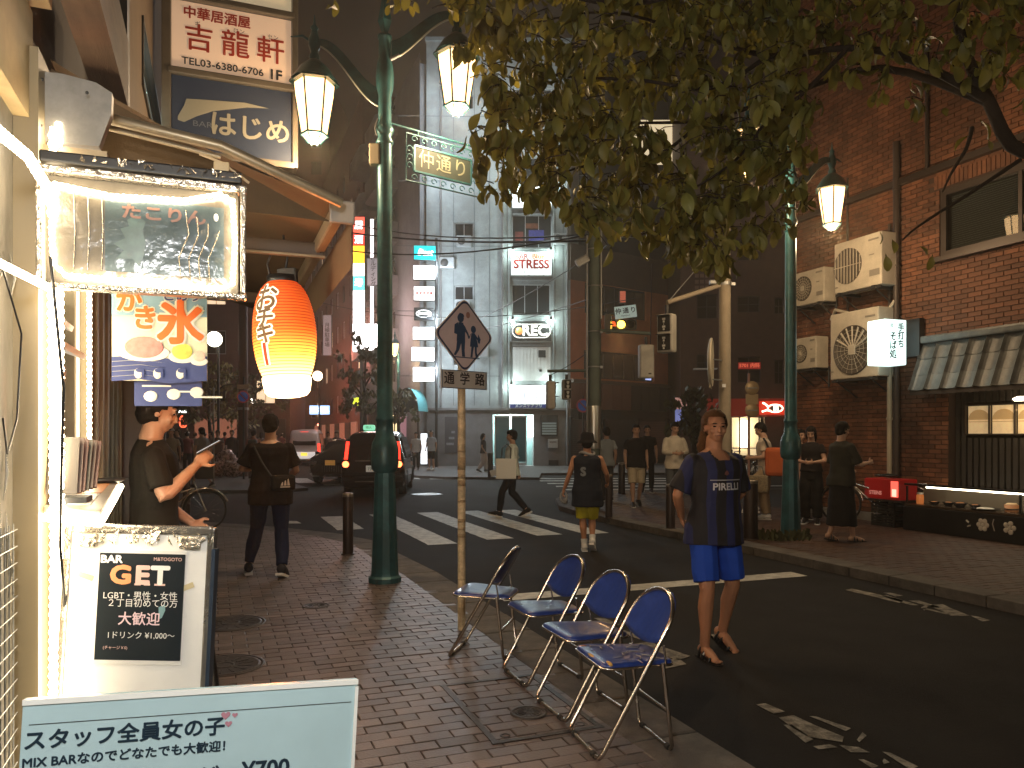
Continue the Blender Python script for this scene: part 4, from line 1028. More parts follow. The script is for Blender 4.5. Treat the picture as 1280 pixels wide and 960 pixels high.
# ================================================================ LEFT: TAKOYAKI STAND AND ITS BUILDING
VL = -0.6
o_ = S(0, VL); fl = Frame((o_.x, o_.y), (DX, DY))          # local x = u, outside = -y
m_wallL = mat('dim_brown_wall', (.12, .085, .06), .8, var=.1, bump=.2, dirt=.3)
m_cream = mat('cream_painted_soffit', (.50, .38, .20), .7, var=.08, vscale=4, dirt=.3, dscale=1.5)
m_woodb = mat('brown_beam', (.20, .12, .075), .7, var=.25, vscale=6, stretch=(.4, 4, 4), bump=.3, dirt=.3)
m_led = emit('led_rope', (1.0, .82, .55), 30)
lb = thing('shop_building', 'dark brown building over the takoyaki stand with cream soffits and a lit upper window', 'building', fl.o, fl.rz)
ww = (fl.at(177, 130)[0], fl.at(207, 130)[0], fl.at(190, 168)[1], fl.at(190, 93)[1])
mb = wall_open(MB(), -4, 11.0, 2.95, 14, [ww], .09, y=0)
mb.add([(11, 0, 2.95), (11, 8, 2.95), (11, 8, 14), (11, 0, 14), (-4, 8, 2.95)], [(0, 1, 2, 3)]); obj('wall', mb, m_wallL, lb)
window(lb, *ww, .012, m_dark, m_tg, nx=1, name='window')
obj('room_wall', MB().box(((ww[0]+ww[1])/2, .088, (ww[2]+ww[3])/2), (ww[1]-ww[0], .02, ww[3]-ww[2])), mat('pale_room_wall', (.5, .4, .35), .7, emis=(.75, .9, .85), es=.22), lb)
obj('fluorescent_tube', MB().cyl((ww[0]+1.5, .05, ww[2]+.1), (ww[0]+.8, .05, ww[3]-.35), .03), emit('fluoro', (.75, 1, .95), 7), lb)
obj('ceiling_slab', MB().box((3.5, 4.0, 2.99), (15, 8, .08)), m_wallL, lb)
# overhead soffits and beams that run along the street
obj('soffit', MB().box((1.2, -.05, 3.2), (3.4, .10, .5)), m_cream, lb)
obj('beam', MB().box((1.87, -.172, 3.18), (4.0, .125, .3)), m_woodb, lb)
obj('eave_board', MB().box((1.9, -.02, 2.75), (2.0, .05, .36)), m_cream, lb)
obj('corner_post', MB().box((4.75, -.08, 4.6), (.12, .14, 3.2)), m_dark, lb)
# lower storey
mb = MB()
mb.box((.4, .1, 1.45), (5.0, .2, 2.9)); obj('sheeted_wall', mb, mat('plastic_sheeted_wall', (.13, .12, .10), .35, var=.2, vscale=5, bump=.7, bscale=9, dirt=.3), lb)
mb = MB()
for k in range(14): mb.box((4.28+k*.108+.03, -.005+.02*(k % 2), 1.45), (.07 if k % 2 else .05, .05, 2.86))
mb.box((5.05, .06, 1.45), (1.7, .06, 2.88)); obj('corrugated_panel', mb, mat('beige_corrugated', (.20, .17, .11), .55, .2, var=.1, dirt=.25), lb)
obj('column', MB().bbox((6.15, .0, 1.45), (.62, .34, 2.9), .02), mat('dark_column', (.07, .052, .04), .5, dirt=.3), lb)
obj('pipe', MB().cyl((5.86, -.24, 0), (5.86, -.24, 2.9), .04), m_dark, lb)
obj('grey_door', MB().bbox((7.6, .1, 1.25), (2.1, .1, 2.5), .02), mat('grey_steel_door', (.18, .18, .17), .5, .2, dirt=.2), lb)
obj('side_wall', MB().box((8.75, 1.2, 1.5), (.2, 2.5, 3.0)), m_wallL, lb)

# ---- the stand: counter window with shelf, posts wrapped with LED rope
tk = thing('takoyaki_stand', 'brightly lit street food counter window wrapped in glowing LED rope', 'food stand', fl.o, fl.rz)
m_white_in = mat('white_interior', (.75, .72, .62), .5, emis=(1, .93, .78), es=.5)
mb = MB(); mb.box((3.0, .02, 1.4), (.30, .18, 2.8)); obj('door_post', mb, mat('cream_post', (.24, .19, .11), .5), tk)
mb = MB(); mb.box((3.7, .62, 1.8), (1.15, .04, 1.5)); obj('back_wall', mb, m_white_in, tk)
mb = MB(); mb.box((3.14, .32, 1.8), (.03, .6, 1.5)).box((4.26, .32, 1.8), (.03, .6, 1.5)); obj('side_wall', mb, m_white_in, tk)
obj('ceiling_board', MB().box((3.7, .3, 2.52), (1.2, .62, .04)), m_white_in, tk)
obj('wooden_front', MB().bbox((3.72, .0, .62), (1.12, .07, 1.2), .01), mat('reddish_wood_front', (.22, .09, .045), .45, var=.35, vscale=5, stretch=(6, 1, .5), dirt=.25), tk)
for k, z_ in enumerate((1.95, 2.08, 2.21, 2.34)): obj('shelf', MB().box((3.65, .05+.05*k, z_), (.95, .16, .025), rot=Matrix.Rotation(R(20), 3, 'X')), m_white, tk)
obj('fridge', MB().bbox((3.95, .42, 1.65), (.45, .3, 1.1), .02), mat('pale_blue_fridge', (.45, .62, .66), .3, emis=(.6, .9, 1), es=.35), tk)
for xx, cc in ((3.84, (.5, .05, .05)), (3.98, (.1, .15, .2))): obj('fridge_stripe', MB().box((xx, .262, 1.65), (.02, .01, 1.0)), flat('stripe%.1f' % cc[0], cc), tk)
for k in range(2): obj('menu_stick', MB().box((3.35+.16*k, -.02, 1.72-.24*k+.2), (.04, .02, .34), rot=Matrix.Rotation(R(28), 3, 'Y')), mat('brown_plank', (.25, .19, .12), .6), tk)
# counter shelf
sh = obj('counter_shelf', MB().prism([(2.66, -.27), (4.5, -.13), (4.45, -.02), (3.0, -.02)], 1.292, 1.318), mat('shelf_top', (.42, .40, .34), .3, var=.3, vscale=8, dirt=.3), tk)
obj('menu_sheet', MB().prism([(3.5, -.17), (4.2, -.12), (4.2, -.04), (3.5, -.05)], 1.3185, 1.3215), mat('orange_menu', (.62, .30, .12), .35, var=.3, vscale=20), sh)
obj('menu_sheet', MB().prism([(2.9, -.21), (3.45, -.17), (3.45, -.05), (3.05, -.05)], 1.3185, 1.3215), mat('white_menu', (.6, .6, .55), .35, var=.3, vscale=30), sh)
obj('plate_rim', MB().lathe([(.001, 1.32), (.08, 1.322), (.12, 1.335), (.115, 1.34), (.08, 1.328), (.001, 1.326)], 20, c=(4.25, -.08, 0)), m_dark, sh)
pts = []
def rope(name, P, r, m, parent, beads=True, bead=.028):
    """LED rope: a clear core with a bead every few centimetres"""
    mb = MB(); mb.tube(P, r, 6)
    L = 0; P = [Vector(p) for p in P]
    if beads:
        for i in range(len(P)-1):
            d = (P[i+1]-P[i]); n = max(1, int(d.length/bead))
            for k in range(n): mb.ball(P[i]+d*(k/n), r*1.55, 6, 4)
    return obj(name, mb, m, parent)
rope('led_rope', [(2.84, -.11, .3), (2.85, -.115, 1.2), (2.84, -.11, 2.0), (2.86, -.11, 2.55)], .010, m_led, tk)
rope('led_rope', [(2.96, -.11, .1), (2.95, -.115, 1.1), (2.97, -.11, 2.0), (2.95, -.11, 2.6)], .010, m_led, tk)
rope('led_rope', [(2.3, -.03, 2.02), (2.84, -.115, 2.02)], .008, m_led, tk)
rope('led_rope', [(2.95, -.03, 1.285), (2.64, -.27, 1.285), (3.6, -.205, 1.285), (4.5, -.14, 1.285), (4.47, -.02, 1.285)], .009, m_led, tk)
rope('led_rope', [(4.22, -.03, 1.3), (4.22, -.03, 2.5)], .008, m_led, tk)
rope('led_rope', [(3.6, -.06, .0), (3.62, -.06, .7), (3.6, -.06, 1.22)], .006, m_led, tk)
lamp('board_fill', S(.3, -.25, 2.35), (.98, .97, .95), 150, .15)  # unseen fill lamp added to light the boards and chairs
rope('led_rope', [(-1.8, -.13, 2.3), (.3, -.14, 2.3), (1.4, -.14, 2.2)], .018, m_led, tk, bead=.06)  # unseen length added behind the viewpoint for its light
rope('led_rope', [(2.3, -.08, 2.33), (2.55, -.10, 2.35), (2.74, -.12, 2.31), (2.84, -.12, 2.2)], .011, m_led, tk, bead=.03)
rope('led_rope', [(3.16, -.03, 2.44), (4.2, -.03, 2.44)], .010, m_led, tk)
lamp('stand_light', tk.location+fl.r*3.7+Vector((NX, NY, 0))*-.25+Vector((0, 0, 2.4)), (1, .88, .66), 34, .1)
obj('cable', MB().tube([(2.7, -.13, 2.1), (2.73, -.16, 1.7), (2.76, -.15, 1.45), (2.8, -.14, 1.2), (3.0, -.13, .8), (3.2, -.12, .4), (3.25, -.1, .0)], .005, 5), m_black, tk)
obj('cable', MB().tube([(2.5, -.04, 2.05), (2.62, -.07, 1.85), (2.66, -.05, 1.6), (2.55, -.05, 1.5), (2.5, -.05, 1.6)], .003, 5), m_black, tk)
mb = MB()
for k in range(9): mb.cyl((2.36+.05*k, -.02, .25), (2.36+.05*k, -.02, 1.28), .002, n=4)
for k in range(20): mb.cyl((2.34, -.022, .27+.052*k), (2.80, -.022, .27+.052*k), .002, n=4)
obj('wire_grid', mb, m_steel, tk)
rg = random.Random(5)
for k in range(16):
    x_, z_ = rg.uniform(2.25, 2.8), rg.uniform(1.2, 2.25); L_ = rg.uniform(.08, .3)
    obj('plastic_crease', MB().tube([(x_, -.004, z_), (x_+rg.uniform(-.03, .03), -.012, z_-L_*.5), (x_+rg.uniform(-.04, .04), -.004, z_-L_)], [.001, .005, .001], 5), mat('clear_film', (.34, .32, .27), .12, bump=.5), tk)
for z_, w_ in ((1.9, .12), (1.55, .2), (1.38, .1)): obj('taped_notice', MB().box((2.55, -.006, z_), (.16, .006, w_)), mat('notice%.1f' % z_, (.30, .28, .22), .4, var=.4, vscale=30), tk)
# boxes of skewers and papers leaning in a holder on the shelf
hd = thing('menu_holder', 'clear holder full of dark upright menus on the end of the stand shelf', 'menu holder', tk.location+fl.r*2.98+Vector((NX, NY, 0))*.12+Vector((0, 0, 1.33)), fl.rz)
for k in range(6): obj('menu_card', MB().box((.02*k, -.01*k, .12), (.008, .09, .20), rot=Matrix.Rotation(R(18+4*k), 3, 'Y')), mat('card%d' % k, (.06+.03*(k % 3), .05, .04), .4), hd)
obj('holder_base', MB().box((.06, -.02, .0), (.14, .1, .02)), m_dark, hd)

# ---- framed LED sign in the plane across the street
UF = 2.8
def across(name, label, cat, u, v, z, group=None): return thing(name, label, cat, S(u, v, z), SROT, group)
t = across('framed_led_sign', 'wide framed sign under clear plastic edged with glowing LED rope, hung above the counter', 'sign', UF, -.2125, 2.205)
Wf, Hf = .575, .345
m_foil = mat('crinkled_foil', (.55, .5, .42), .18, .85, bump=1.0, bscale=45)
obj('panel', MB().bbox((0, .02, 0), (Wf, .05, Hf), .006), mat('smoky_plastic_panel', (.17, .15, .12), .12, var=.2, vscale=6, bump=.5, bscale=14, dirt=.3), t)
obj('print', MB().box((.06, -.008, .0), (.36, .004, .24)), mat('faded_sea_print', (.07, .10, .11), .15, var=.5, vscale=7, bump=.3, bscale=20), t)
obj('octopus_print', MB().slab([(-.03, .07), (-.055, .05), (-.05, .03), (-.075, .02), (-.06, -.01), (-.095, -.03), (-.065, -.05), (-.09, -.08), (-.04, -.075), (-.02, -.10), (-.005, -.06), (.0, -.02), (-.01, .02), (.0, .05)], (0, -.0095, 0), (1, 0, 0), (0, 0, 1), .001), mat('faded_teal_print', (.055, .10, .085), .3, var=.5, vscale=25), t)
put_text('たこりん', .052, (.055, -.01, .075), (1, 0, 0), (0, 0, 1), mat('brown_print', (.20, .10, .07), .4), t, bold=.002, sx=1.25)
obj('small_print', MB().ball((.215, -.011, .085), (.008, .002, .014), 8, 4), m_txt_white, t)
fm = MB()
for (cc, dd) in (((0, -.01, Hf/2+.012), (Wf+.05, .06, .024)), ((0, -.01, -Hf/2-.008), (Wf+.05, .05, .018)), ((Wf/2+.014, -.01, .003), (.018, .05, Hf)), ((-Wf/2-.014, -.01, .003), (.018, .05, Hf))): fm.bbox(cc, dd, .005)
obj('foil_frame', fm, m_foil, t)
obj('black_lamp_bar', MB().bbox((.0, -.03, Hf/2+.045), (Wf+.02, .05, .035), .006), m_black, t)
mb = MB()
for k in range(46):
    x = -.18+.47*random.random(); mb.add([(x+random.uniform(-.014, .014), -.058-random.random()*.01, Hf/2+.045+random.uniform(-.016, .016)) for _ in range(3)], [(0, 1, 2)])
tag(obj('tinsel', mb, m_foil, t), kind='stuff')
rr = [(-Wf/2+.03, 0, Hf/2-.035), (-.1, 0, Hf/2-.055), (.12, 0, Hf/2-.045), (Wf/2-.06, 0, Hf/2-.012), (Wf/2-.02, 0, Hf/2-.03), (Wf/2-.012, 0, 0), (Wf/2-.02, 0, -Hf/2+.035), (Wf/2-.06, 0, -Hf/2+.015), (0, 0, -Hf/2+.02), (-Wf/2+.06, 0, -Hf/2+.025), (-Wf/2+.025, 0, -Hf/2+.06), (-Wf/2+.02, 0, 0)]
rope('led_rope', [(p[0], -.03, p[2]) for p in rr]+[(rr[0][0], -.03, rr[0][2])], .0055, m_led, t, bead=.017)
for k in range(4): obj('plastic_crease', MB().tube([(.12+.035*k, -.014, .10-.02*k), (.13+.03*k, -.015, .02), (.10+.03*k, -.014, -.06), (.105+.03*k, -.014, -.13)], .0022, 4), m_foil, t)
for k in range(3): obj('plastic_crease', MB().tube([(-.21+.04*k, -.006, .12), (-.205+.04*k, -.007, 0), (-.21+.04*k, -.006, -.12)], .002, 4), m_foil, t)
# small clamp lamps on top
for i, (vx, lab) in enumerate(((.02, 'small cream clamp fitting on top of the framed sign near its right end'),)):
    q = across('clamp_lamp', lab, 'lamp', UF+.02, vx, 2.47)
    obj('clamp', MB().bbox((0, 0, 0), (.05, .04, .035), .005).tube([(-.07, 0, .04), (.0, 0, .02), (.09, 0, -.04)], .005, 5), mat('cream_plastic', (.6, .45, .25), .4), q)

# ---- shaved ice banner
t = across('shaved_ice_banner', 'shaved ice banner with orange lettering, a pink syrup bowl and penguins', 'banner', 3.12, -.365, 1.86)
# placed so that its face spans the gap under the framed sign
Yb = t.location.y
Wb = (257-143)/960*Yb*.99; zb1 = EYE+(545-364)/960*Yb; zb0 = EYE+(545-476)/960*Yb; Hb = zb1-zb0; cxp = (200-640)/960*Yb
t.location = (cxp, Yb, (zb0+zb1)/2); t.rotation_euler = (0, 0, R(8))
m_cl = lambda n, c, e=0: mat(n, c, .8)
obj('cloth', MB().box((0, 0, 0), (Wb, .004, Hb)), m_cl('banner_cream', (.80, .76, .52)), t)
obj('cloth_sky', MB().box((0, -.0035, Hb*.36), (Wb, .003, Hb*.28)), m_cl('banner_sky', (.25, .42, .55)), t)
m_or = m_cl('banner_orange', (.85, .17, .03), .25); m_nv = m_cl('banner_navy', (.05, .07, .20)); m_cw = m_cl('banner_white', (.85, .82, .7))
def bt(s_, size, x, z, m=m_or, **kw):
    put_text(s_, size, (x, -.0052, z), (1, 0, 0), (0, 0, 1), m_cw, t, bold=.010*size/.12, lift=.0015, **kw)
    put_text(s_, size, (x, -.0052, z), (1, 0, 0), (0, 0, 1), m, t, bold=.0045*size/.12, lift=.003, **kw)
bt('か', .092, -Wb*.32, Hb*.37); bt('き', .092, -Wb*.15, Hb*.18); bt('氷', .165, Wb*.22, Hb*.12)
bt('ごおり', .045, Wb*.24, Hb*.445, m_nv)
for (bx, bz, rx, rz_, cc) in ((-.16, -.13, .24, .12, (.80, .28, .24)), (.24, -.17, .13, .09, (.72, .70, .12)), (.42, -.22, .08, .06, (.78, .55, .42))):
    obj('bowl_print', MB().ball((bx*Wb, -.0045, (bz-.06)*Hb), (rx*Wb*1.15, .0015, rz_*Hb*.8), 18, 10), m_cw, t)
    obj('ice_print', MB().ball((bx*Wb, -.0065, bz*Hb), (rx*Wb*.85, .0015, rz_*Hb), 18, 10), mat('ice%.2f' % cc[1], cc, .8, var=.3, vscale=60), t)
for k in range(5): obj('wave_print', MB().slab([(-.5*Wb, 0), (-.2*Wb, .008), (.1*Wb, -.004), (.5*Wb, .006), (.5*Wb, -.012), (.1*Wb, -.022), (-.2*Wb, -.008), (-.5*Wb, -.016)], (0, -.0025, -Hb*(.24+.055*k)), (1, 0, 0), (0, 0, 1), .0012+.0002*k), m_nv, t)
for k, x_ in enumerate((-.22, -.02, .22)):
    obj('penguin_print', MB().ball((x_*Wb, -.0068, -Hb*.42), (.045*Wb, .0015, .06*Hb), 12, 8), m_cw, t)
    obj('penguin_print', MB().ball((x_*Wb+.02*Wb, -.0085, -Hb*.385), (.05*Wb, .0015, .026*Hb), 12, 8).ball((x_*Wb+.05*Wb, -.0085, -Hb*.43), (.018*Wb, .0015, .045*Hb), 10, 6), m_nv, t)
t2 = thing('banner_flap', 'lower flap of navy and white wave cloth with penguin heads above the phone user', 'banner', t.location+Vector((.02*Wb, .03, -Hb/2-.045)), R(8))
obj('cloth', MB().box((0.03*Wb, 0, 0), (Wb*.72, .004, .09)), m_nv, t2)
for k in range(3): obj('penguin_print', MB().ball((-.05+.08*k, -.004, -.01+.008*k), (.025, .002, .02), 10, 6).box((-.03+.09*k, -.0035, .028-.02*k), (.1, .002, .006)), m_cw, t2)

# ---- awning
aw_t = thing('awning', 'brown retractable awning with folding arms seen from underneath above the stand', 'awning', fl.o, fl.rz)
m_canvas = mat('brown_awning_canvas', (.13, .082, .040), .85, var=.1, vscale=3, bump=.15, dirt=.3, dscale=1)
zW, zR, vo = 3.02, 2.56, .53
uN, uFar = fl.at(430, 265)[0], 6.9
q = None
k = NX*(430-640)/960+NY; Yn = vo/k; Xn = (430-640)/960*Yn; uN = DX*Xn+DY*Yn; zR = EYE+(545-268)/960*Yn
mb = MB(); N = 12
for i in range(N+1):
    uu = uN+.02+(uFar-uN)*i/N
    for j in range(7):
        f = j/6; sag = -.05*math.sin(PI*f)
        mb.v.append((uu, -(f*(vo-VL)), zW+(zR+.05-zW)*f+sag)); 
base = [tuple(v) for v in mb.v]; mb.v = []
fs = [(i*7+j, i*7+j+1, (i+1)*7+j+1, (i+1)*7+j) for i in range(N) for j in range(6)]
mb.add(base, fs, True); obj('canvas', mb, m_canvas, aw_t)
m_alur = mat('cream_aluminium_rail', (.36, .29, .19), .35, .4, dirt=.3)
yo = -(vo-VL)
rl = obj('front_rail', MB().bbox(((uN+uFar)/2, yo+.03, zR+.0), (uFar-uN, .05, .07), .01).bbox(((uN+uFar)/2, yo+.04, zR-.03), (uFar-uN, .02, .02), .004), m_alur, aw_t)
obj('end_cap', MB().bbox((uN-.012, yo+.01, zR+.005), (.03, .11, .10), .008), mat('grey_end_cap', (.33, .29, .25), .4, .3), rl)
obj('valance', MB().add([(uN, yo-.03, zR-.02), (uFar, yo-.03, zR-.02), (uFar, yo-.035, zR-.23), (uN, yo-.035, zR-.23)], [(0, 1, 2, 3)]), m_canvas, aw_t)
obj('front_flap', MB().add([(uN+.03, yo+.05, zR-.03), (uN+.03, .0, zW-.03), (uN+.03, 0, zW-.32), (uN+.03, yo*.55, zR-.02)], [(0, 1, 2, 3)]), m_canvas, aw_t)
def P2(u, v, z): return (u, -(v-VL), z)
k1 = onwall(135, 190, -.45); k2 = onwall(270, 245, -.02)
obj('folding_arm', MB().tube([P2(3.25, -.48, 2.76), P2(3.2, .02, 2.68), P2(3.3, .50, zR+.01)], .022, 8).tube([P2(3.22, -.45, 2.71), P2(3.18, .02, 2.63)], .009, 6), m_alur, aw_t)
m4 = MB().bbox(P2(4.05, .05, zR-.02), (.05, .95, .07), .01); obj('cross_bar', m4, mat('dark_bar', (.10, .07, .05), .5), aw_t)
obj('cross_bar_trim', MB().bbox(P2(4.02, .05, zR-.062), (.03, .95, .014), .003), m_alur, aw_t)
obj('cross_bar', MB().bbox(P2(5.6, .05, zR-.02), (.05, .95, .07), .01), mat('dark_bar2', (.10, .07, .05), .5), aw_t)
# grey side cover plate
pa = [px(42, 90, 2.78), px(75, 90, 2.84), px(118, 105, 2.92), px(139, 117, 2.96), px(138, 145, 2.96), px(122, 182, 2.92), px(42, 172, 2.78)]
ua, va = UF+.02, 0
pl = []
for (x, y) in ((42, 88), (78, 92), (120, 103), (140, 116), (139, 142), (124, 183), (42, 174)):
    kk = (x-640)/960; Yp = 2.95/(DX*kk+DY); Xp = kk*Yp; pl.append((Xp*NX+Yp*NY, EYE+(545-y)/960*Yp))
t = across('side_plate', 'grey rounded metal cover plate at the wall end of the awning', 'cover plate', 2.95, 0, 0)
obj('plate', MB().slab(list(reversed(pl)), (0, 0, 0), (1, 0, 0), (0, 0, 1), -.05), mat('grey_plate', (.30, .29, .27), .5, .2, dirt=.35, dscale=4), t)
for (x_, z_) in ((pl[2][0]-.02, pl[2][1]-.06), (pl[0][0]+.03, pl[6][1]+.03), (pl[1][0]-.05, pl[1][1]-.05)): obj('screw', MB().ball((x_, -.052, z_), .006, 8, 4), m_dark, t)
mb = MB(); mb.box((pl[0][0]+.12, .0, pl[6][1]-.03), (.2, .05, .02)); mb.tube([(pl[0][0]+.02, 0, pl[6][1]-.02), (pl[0][0]+.05, .0, pl[6][1]-.1), (pl[0][0]+.14, 0, pl[6][1]-.12), (pl[0][0]+.2, 0, pl[6][1]-.22)], .012, 6)
mb.box((pl[0][0]+.08, .05, pl[6][1]-.14), (.08, .03, .12)); obj('mechanism', mb, m_alur, t)

# ---- paper lantern
t = thing('paper_lantern', 'glowing orange ribbed paper lantern with white outlined characters, hung from the awning bar', 'lantern', (0, 0, 0))
YL = 3.92; sc = YL/960
lc = px(356, 420, YL); t.location = lc; t.rotation_euler = (R(0), R(-3), R(-8))
def lr(zf):                                # radius by height fraction 0 bottom..1 top
    return (math.sin(PI*min(1, max(0, zf*.93+.05)))**.30)*.158
m_lan = bpy.data.materials.new('lantern_paper'); m_lan.use_nodes = True
n = m_lan.node_tree.nodes; l = m_lan.node_tree.links; b_ = n['Principled BSDF']; b_.inputs['Base Color'].default_value = (.85, .16, .02, 1); b_.inputs['Roughness'].default_value = .7
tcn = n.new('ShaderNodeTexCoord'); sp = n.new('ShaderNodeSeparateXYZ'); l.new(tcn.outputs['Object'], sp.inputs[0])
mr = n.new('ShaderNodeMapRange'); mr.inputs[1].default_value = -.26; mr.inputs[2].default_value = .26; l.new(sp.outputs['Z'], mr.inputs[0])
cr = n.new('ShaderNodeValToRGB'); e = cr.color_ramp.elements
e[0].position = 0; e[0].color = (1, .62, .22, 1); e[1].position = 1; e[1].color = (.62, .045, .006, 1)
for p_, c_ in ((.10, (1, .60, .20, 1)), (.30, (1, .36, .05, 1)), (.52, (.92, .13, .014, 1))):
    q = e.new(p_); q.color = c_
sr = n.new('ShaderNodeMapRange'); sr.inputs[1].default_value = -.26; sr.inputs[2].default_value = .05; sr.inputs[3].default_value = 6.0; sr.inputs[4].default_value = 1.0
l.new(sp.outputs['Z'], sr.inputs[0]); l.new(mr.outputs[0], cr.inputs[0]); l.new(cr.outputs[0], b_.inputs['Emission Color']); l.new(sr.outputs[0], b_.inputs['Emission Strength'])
mb = MB(); prof = []; nr = 34; z0, z1 = -.25, .275
for i in range(nr*3+1):
    f = i/(nr*3); rib = .0035*(1 if i % 3 == 0 else 0)
    prof.append((lr(f)-(.0 if i % 3 else -.0)+(-rib), z0+(z1-z0)*f))
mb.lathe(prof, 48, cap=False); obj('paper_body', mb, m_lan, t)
obj('lower_ring', MB().lathe([(.122, z0+.035), (.118, z0-.0), (.112, z0-.035), (.095, z0-.055), (.06, z0-.064), (.001, z0-.066)], 36, cap=False), emit('lantern_hot', (1, .72, .38), 8), t)
obj('hoop', MB().lathe([(.07, z1-.02), (.075, z1), (.075, z1+.03), (.065, z1+.03), (.065, z1)], 28, cap=False), m_black, t)
mb = MB()
for i in range(nr+1):
    f = i/nr
    if 0 < i < nr: mb.tube([(math.cos(2*PI*k/40)*(lr(f)-.001), math.sin(2*PI*k/40)*(lr(f)-.001), z0+(z1-z0)*f) for k in range(40)], .0013, 4, True)
obj('bamboo_rib', mb, mat('rib', (.25, .06, .02), .7), t)
# lettering wrapped on the paper
def wrap_text(ch, size, ang, z, m, bold, push):
    me = text(ch, size, bold=bold)
    for v in me.vertices:
        a_ = ang+v.co.x/.158; zz = z+v.co.y; f = (zz-z0)/(z1-z0); r_ = lr(f)+push
        v.co = Vector((math.sin(a_)*r_, -math.cos(a_)*r_, zz))
    return me
m_lw = emit('lantern_letter_white', (1, .92, .75), 1.1); m_ld = mat('lantern_letter_dark', (.16, .10, .05), .7, emis=(.8, .4, .1), es=.12); m_lr_ = emit('lantern_letter_red', (.6, .05, .01), .6)
for k, (ch, zz, sz) in enumerate((('お', .165, .135), ('チ', .065, .10), ('キ', -.01, .10), ('ー', -.105, .12))):
    rot = ch == 'ー'
    for lvl, (m_, bo, pu) in enumerate(((m_lw, .012, .004), (m_ld if not rot else m_lr_, .003, .0065))):
        if rot:
            me = MB(); rows = []
            for yy in range(9):
                z_ = zz+.055-.11*yy/8; hw = (.017 if lvl == 0 else .008)
                rows.append([R(-14)-hw/.139, R(-14)+hw/.139, z_+(.008 if lvl == 0 and yy == 0 else 0)])
            vs = []
            for a0, a1, z_ in rows:
                for a_ in (a0, a1):
                    r_ = lr((z_-z0)/(z1-z0))+pu; vs.append((math.sin(a_)*r_, -math.cos(a_)*r_, z_))
            me.add(vs, [(2*i, 2*i+1, 2*i+3, 2*i+2) for i in range(8)]); obj('lettering', me, m_, t)
        else: link('lettering', wrap_text(ch, sz*1.12, R(-12), zz, m_, bo, pu), m_, t)
obj('hook', MB().tube([(-.06, 0, z1+.02), (-.075, 0, z1+.10), (-.05, 0, z1+.155), (-.0, 0, z1+.17), (.04, 0, z1+.14), (.02, 0, z1+.06), (.0, 0, z1+.07)], .006, 6).tube([(-.07, 0, z1+.02), (0, .02, z1+.06), (.07, 0, z1+.02)], .005, 6).tube([(.02, 0, z1+.16), (.02, 0, z1+.24)], .006, 6), m_dark, t)
obj('strap', MB().box((.03, 0, z1+.05), (.09, .04, .03)).box((.065, .0, z1+.03), (.03, .03, .07)), m_black, t)
lamp('lantern_light', lc+Vector((0.1, -.25, -.35)), (1, .25, .05), 20, .08)

# ---- projecting signs over the street
US = 8.85
t = across('sign_column', 'projecting double sign with red characters on peach above a blue bar panel', 'sign', US, 0, 0)
va0, va1 = None, None
def uv_at(x, y, U):
    kk = (x-640)/960; Yp = U/(DX*kk+DY); Xp = kk*Yp; return (Xp*NX+Yp*NY, EYE+(545-y)/960*Yp)
L0 = uv_at(215, 92, US); R0 = uv_at(363, 115, US); T0 = uv_at(218, 5, US); B0 = uv_at(213, 190, US)
xL, xR = L0[0], R0[0]; cxm = (xL+xR)/2; Wp = xR-xL
zA, zB, zC = T0[1], L0[1], B0[1]
m_fr = mat('bronze_sign_frame', (.22, .19, .15), .35, .5, dirt=.2)
for k, (zt_, zb_, mm_) in enumerate(((zA, zB+.03, mat('peach_acrylic', (.80, .58, .42), .35, emis=(1, .68, .45), es=.28)), (zB-.05, zC, mat('navy_acrylic', (.016, .026, .05), .5, emis=(.15, .25, .4), es=.03)), (zA+1.0, zA+.09, mat('cream_acrylic', (.8, .68, .45), .35, emis=(1, .8, .5), es=.3)))):
    obj('sign_panel', MB().box((cxm, -.0, (zt_+zb_)/2), (Wp, .2, zt_-zb_)), mm_, t)
mb = MB()
for z_ in (zA+.045, zB-.01, zC-.03): mb.bbox((cxm, -.02, z_), (Wp+.06, .26, .07), .012)
mb.bbox((xL-.05, -.01, (zA+1+zC)/2), (.09, .25, zA+1.0-zC+.1), .01).bbox((xR+.04, -.01, (zA+1+zC)/2), (.06, .25, zA+1.0-zC+.1), .01)
obj('sign_frame', mb, m_fr, t)
obj('wall_arm', MB().box((xL-.3, 0, zA+.3), (.5, .06, .06)).box((xL-.3, 0, zC+.2), (.5, .06, .06)), m_dark, t)
m_rc = flat('red_characters', (.42, .035, .015), .5); m_gc = flat('grey_white_characters', (.26, .25, .20), .5)
yy = -.104; hh = zA-zB
put_text('中華居酒屋', .135, (xL+Wp*.37, yy, zA-hh*.16), (1, 0, 0), (0, 0, 1), m_rc, t, bold=.004)
for ch, fx in (('吉', .22), ('龍', .52), ('軒', .82)): put_text(ch, .30, (xL+Wp*fx, yy, zA-hh*.52), (1, 0, 0), (0, 0, 1), m_rc, t, bold=.003, shear=.0)
for ch, fx in (('ギ', .21), ('ロン', .55), ('セン', .84)): put_text(ch, .06, (xL+Wp*fx, yy, zA-hh*.30), (1, 0, 0), (0, 0, 1), m_txt_black, t)
put_text('TEL03-6380-6706', .105, (xL+Wp*.42, yy, zA-hh*.85), (1, 0, 0), (0, 0, 1), m_txt_black, t, bold=.002, sx=1.08)
put_text('1F', .15, (xL+Wp*.86, yy, zA-hh*.85), (1, 0, 0), (0, 0, 1), m_txt_black, t, bold=.005)
hb = zB-.05-zC; zm = zB-.05
